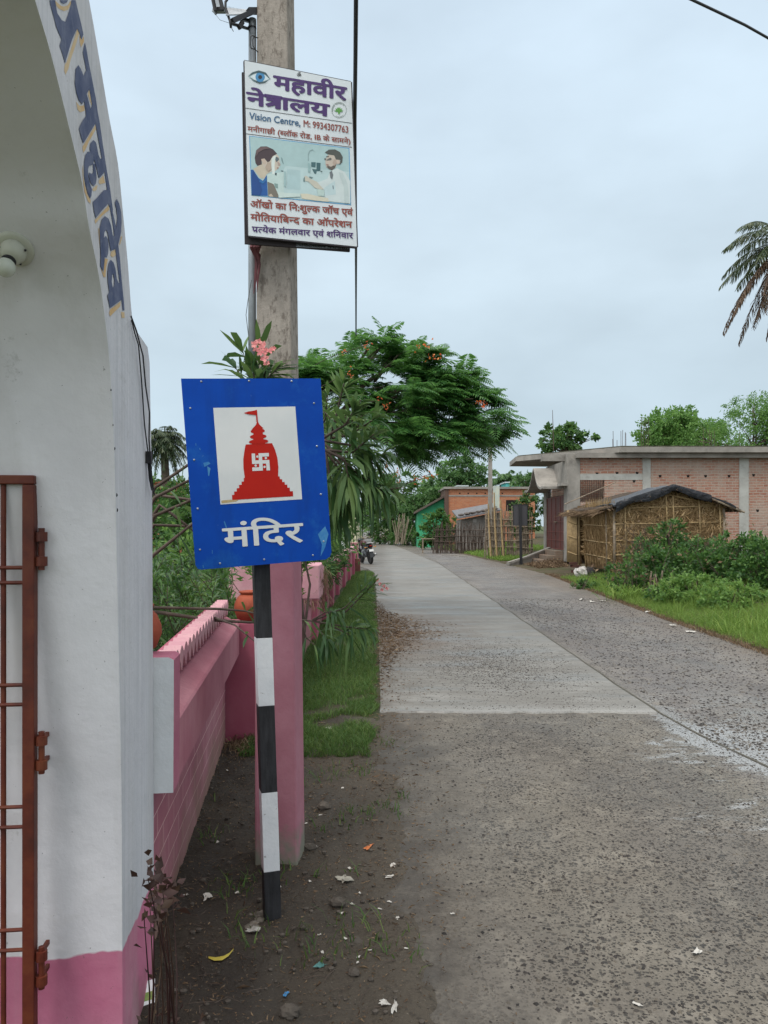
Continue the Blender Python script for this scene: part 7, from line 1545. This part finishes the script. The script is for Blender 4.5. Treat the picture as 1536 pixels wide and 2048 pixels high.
    mb = MB(); mb.prism([(-.06, .98, .60), (.06, .98, .60), (.06, 1.26, .66), (-.06, 1.26, .66)], (0, .25, -.02)); part(mb, 'front_mudguard', panel, fix=True)
    return t
c = G(739, 1129); mA = motorcycle('black motorcycle with white number plate leaning beside the pink wall end', (c.x + .06, c.y, .012), .32, -.12, tankm)
c = G(842, 1092.5); mB = motorcycle('black and white motorcycle parked on the far verge behind the bench', (c.x, 60, .0), .22, -.08, plain('silver_panel', (.45, .45, .46), .3))
c = G(706, 1093); mC = motorcycle('dark motorcycle mostly hidden behind the end of the pink wall', (hx(706, 42), 42, .0), .3, -.09, gl_b)
# ------------------------------------------------------------------ litter on the muddy verge, each piece its own thing
def gz(x, y): return dirt_z(x, y) if y < 5.9 else lawn_z(x, y)
def scrap(px, py, s, mt, name, label, cat, group=None, asp=.6, crump=.35, seed=None):
    s *= .82; c = G(px, py); rr = random.Random(seed if seed is not None else int(px * 7 + py)); a = rr.uniform(0, 3.14); n = 5; z0 = gz(c.x, c.y) if c.x < eL(c.y) + .1 else .002
    if c.x > 2 or c.y > 8 and c.x > 1: z0 = max(0, bank_z(c.x, c.y)) if c.x > eR(c.y) else .004
    mb = MB(); V = []
    for j in range(n):
        for i in range(n):
            u, v = i / (n - 1) - .5, j / (n - 1) - .5; e_ = 1 + .35 * rr.uniform(-1, 1) * (abs(u) > .4 or abs(v) > .4); x, y = u * s * e_, v * s * asp * e_
            V.append((c.x + x * math.cos(a) - y * math.sin(a), c.y + x * math.sin(a) + y * math.cos(a), z0 + .004 + s * crump * (.35 + .6 * noise.noise(Vector((u * 3 + px, v * 3 + py, 0)))) * .6))
    F_ = []
    for j in range(n - 1):
        for i in range(n - 1):
            if (i in (0, n - 2) and j in (0, n - 2)) and rr.random() < .5: continue
            k_ = j * n + i; F_.append((k_, k_ + 1, k_ + 1 + n, k_ + n))
    mb.add(V, F_); o = mb.build(name, mt, loc=(c.x, c.y, z0)); return tag(o, label, cat, group)
pap = M['paper']; L0 = 'small torn scrap of white paper trodden into the muddy verge'
for px, py, s in ((370, 1798, .03), (455, 1545, .03), (595, 1545, .04), (620, 1770, .03), (638, 1880, .022), (685, 1832, .03), (705, 1818, .02), (715, 1935, .02), (738, 1905, .02), (700, 1745, .03), (632, 1700, .03), (685, 1580, .03), (640, 1640, .025), (612, 1655, .02), (475, 1795, .03), (435, 1690, .03),
                  (780, 1805, .025), (760, 1828, .02), (812, 1900, .02), (905, 1830, .022), (795, 1845, .03), (645, 1910, .025), (690, 1880, .02), (720, 1790, .02), (718, 1920, .018), (560, 1780, .02), (735, 1640, .02), (610, 1500, .03), (520, 1600, .025), (770, 2010, .025)):
    scrap(px, py, s, pap, 'paper_scrap', L0, 'paper scrap', 'white paper scraps on the verge', .55)
lg = 'white scrap of plastic lying on the lawn strip'
for px, py, s in ((657, 1460, .08), (718, 1466, .045), (716, 1420, .07), (628, 1382, .06), (640, 1322, .06), (730, 1375, .07), (640, 1440, .05)): scrap(px, py, s, pap, 'plastic_scrap', lg, 'plastic scrap', 'plastic scraps on the lawn')
scrap(415, 1800, .085, pap, 'crumpled_wrapper', 'crumpled white wrapper in the shade between wall and striped post', 'wrapper', None, .5, .5)
scrap(738, 1699, .085, plain('orange_foil', (.50, .15, .04), .5), 'orange_wrapper', 'bright orange foil wrapper on the mud right of the pole', 'wrapper', None, .3, .3)
scrap(688, 1768, .075, pm('dirty_plastic', (.36, .34, .28), (.2, .19, .16), 20, .5, .3), 'plastic_bag', 'dirty half buried plastic bag right of the striped post', 'bag', None, .8, .5)
scrap(785, 1735, .06, pap, 'torn_packet', 'torn white packet near the road edge above the post foot', 'packet', None, .45, .3)
scrap(778, 1760, .045, pap, 'folded_paper', 'folded square of white paper near the road edge', 'paper', None, .7, .25)
scrap(505, 1872, .06, pm('grey_stone', (.34, .32, .29), (.22, .21, .19), 12, .9, .4), 'pale_stone', 'pale grey stone chip left of the striped post foot', 'stone', None, .7, .8)
scrap(572, 1995, .034, plain('bright_blue_plastic', (.03, .16, .34), .5), 'blue_wrapper', 'bright blue scrap of plastic at the bottom of the verge', 'wrapper', None, .6)
scrap(640, 1940, .045, plain('teal_plastic', (.07, .19, .18), .6), 'teal_wrapper', 'dull teal scrap of plastic below the striped post', 'wrapper', None, .8)
scrap(790, 2030, .085, pap, 'paper_twist', 'long white twist of paper at the bottom edge near the road', 'paper', None, .25, .4)
scrap(768, 2018, .04, pap, 'paper_ball', 'small crushed ball of pale paper beside the white twist', 'paper', None, .9, .8)
scrap(1395, 1908, .05, pap, 'leaf_scrap', 'pale curled scrap lying alone on the dark road', 'scrap', None, .5, .5); scrap(1275, 2012, .04, pap, 'road_scrap', 'pale flat scrap near the bottom of the road', 'scrap', None, .4, .2)
for px, py, s in ((1162, 1200, .3), (1185, 1205, .26), (1205, 1203, .2), (1295, 1225, .25), (1346, 1252, .2), (1380, 1265, .22)): scrap(px, py, s * .8, pap, 'verge_litter', 'white rag of litter along the right edge of the road', 'litter', 'litter along the right road edge')
# printed packet leaning at the gateway foot
c = G(292, 2015); mb = MB(); u_, v_ = Vector((.062, .022, .006)), Vector((-.018, .062, .045)); nn = u_.cross(v_).normalized()
pk = thing('printed_packet', 'white packet with a green printed band lying at the gateway foot', 'packet', (c.x, c.y, .01)); o_ = Vector((c.x - .03, c.y - .03, .012)); mb.obox(o_, u_, v_, nn * .003); mb.build('packet', M['white'], pk); mb = MB(); mb.obox(o_ + nn * .0032 + u_ * .12 + v_ * .18, u_ * .76, v_ * .34, nn * .0006); mb.build('printed_band', pm('green_print', (.14, .24, .06), (.30, .30, .10), 60, .5, 0), pk)
# yellow peel
mb = MB(); cps = [G(417, 1926), G(430, 1930), G(446, 1929), G(458, 1923), G(467, 1914)]; V = []
for i, p in enumerate(cps): w_ = .009 * math.sin(math.pi * (.08 + .84 * i / 4)); p = Vector((p.x, p.y, .02 + .002 * i)); V += [p + Vector((0, -w_ * 1.6, 0)), p + Vector((0, w_ * .3, .004)), p + Vector((0, w_ * 1.6, 0))]
p1 = cps[2]
mb.add(V, [(3 * i + j, 3 * i + 3 + j, 3 * i + 4 + j, 3 * i + 1 + j) for i in range(4) for j in (0, 1)]); tag(mb.build('yellow_leaf', plain('yellow_peel', (.42, .34, .05), .5), loc=p1, smooth=True), 'curved yellow leaf lying on the mud by the gateway', 'leaf')
# stones and clods that can be told apart
stn = pm('brown_stone', (.10, .085, .07), (.05, .042, .035), 14, .9, .5)
for px, py, r, lb in ((648, 1622, .035, 'round dark coconut husk on the mud beside the pink pole foot'), (618, 1705, .03, 'brown clod leaning against the pink pole foot'), (675, 1815, .03, 'rounded brown stone right of the striped post'), (708, 1955, .02, 'dark pebble lying alone at the bottom of the verge'), (580, 2040, .03, 'dark clod at the bottom edge of the verge')):
    c = G(px, py); tag(lump(Vector((c.x, c.y, gz(c.x, c.y) + r * .35)), r, (1.15, .9, .75), .3, 12, px).build('stone', stn, loc=(c.x, c.y, 0)), lb, 'stone')
# countless crumbs, leaf bits and twigs trodden into mud and road edge
cl = Cloud(); n = 9000; y = 1.9 + NR.uniform(0, 1, n) ** 1.3 * 4.6; x = NR.uniform(-1.15, .45, n) ; p = np.stack([x, y, [gz(a, b) if a < eL(b) + .1 else .003 for a, b in zip(x, y)]], 1); p[:, 2] += NR.uniform(.001, .009, n); keep = NR.uniform(0, 1, n) < np.clip(1.15 - (x + .1) * 2.4, .05, 1); p = p[keep]; n = len(p)
rhombs(cl, p, unit(NR.normal(size=(n, 3)) * [1, 1, .18]), NR.gamma(2, .0055, n) + .003, NR.uniform(.002, .007, n))
y = 3 + NR.uniform(0, 1, 1500) * 11; x = np.array([eL(b) for b in y]) + NR.normal(.12, .14, 1500); p = np.stack([x, y, np.full(1500, .02)], 1); rhombs(cl, p, unit(NR.normal(size=(1500, 3)) * [1, 1, .15]), NR.gamma(2, .008, 1500) + .004, NR.uniform(.003, .009, 1500))
y = NR.normal(11.8, 1.7, 5200); x = np.array([eL(b) for b in y]) + np.abs(NR.normal(0, 1, 5200)) * .42 * np.exp(-((y - 11.8) / 2.2) ** 2) + NR.normal(0, .05, 5200); p = np.stack([x, y, np.full(5200, .02)], 1); rhombs(cl, p, unit(NR.normal(size=(5200, 3)) * [1, 1, .12]), NR.gamma(2, .014, 5200) + .008, NR.uniform(.004, .009, 5200))
tag(cl.build('leaf_litter', M['dead']), 'dead leaf bits and needles trodden into the verge and road edge', 'leaf litter', kind='stuff')
mb = MB()
for i in range(520):
    y = 1.9 + R.random() ** 1.2 * 4.2; x = R.uniform(-1.1, .25); a = R.uniform(0, 6.28); l_ = R.uniform(.02, .11); z = gz(x, y) + .004; b_ = R.uniform(-.5, .5)
    mb.tube([(x, y, z), (x + math.cos(a) * l_ * .5, y + math.sin(a) * l_ * .5, z + R.uniform(.002, .012)), (x + math.cos(a + b_) * l_, y + math.sin(a + b_) * l_, z)], [.0014, .0012, .0006], 4)
tag(mb.build('twig_litter', M['twig']), 'thin dark twigs scattered over the muddy verge', 'twigs', kind='stuff')
mb = MB()
for i in range(900):
    y = 1.9 + R.random() ** 1.2 * 4.4; x = R.uniform(-1.15, .3); r = R.choice((.003, .004, .006, .008, .012)); m_ = MB().ball((x, y, gz(x, y) + r * .4), r, 6, (R.uniform(.8, 1.3), 1, .7)); mb.add(m_.v, m_.f)
tag(mb.build('mud_crumbs', stn), 'small clods of mud and gravel over the verge', 'gravel', kind='stuff')
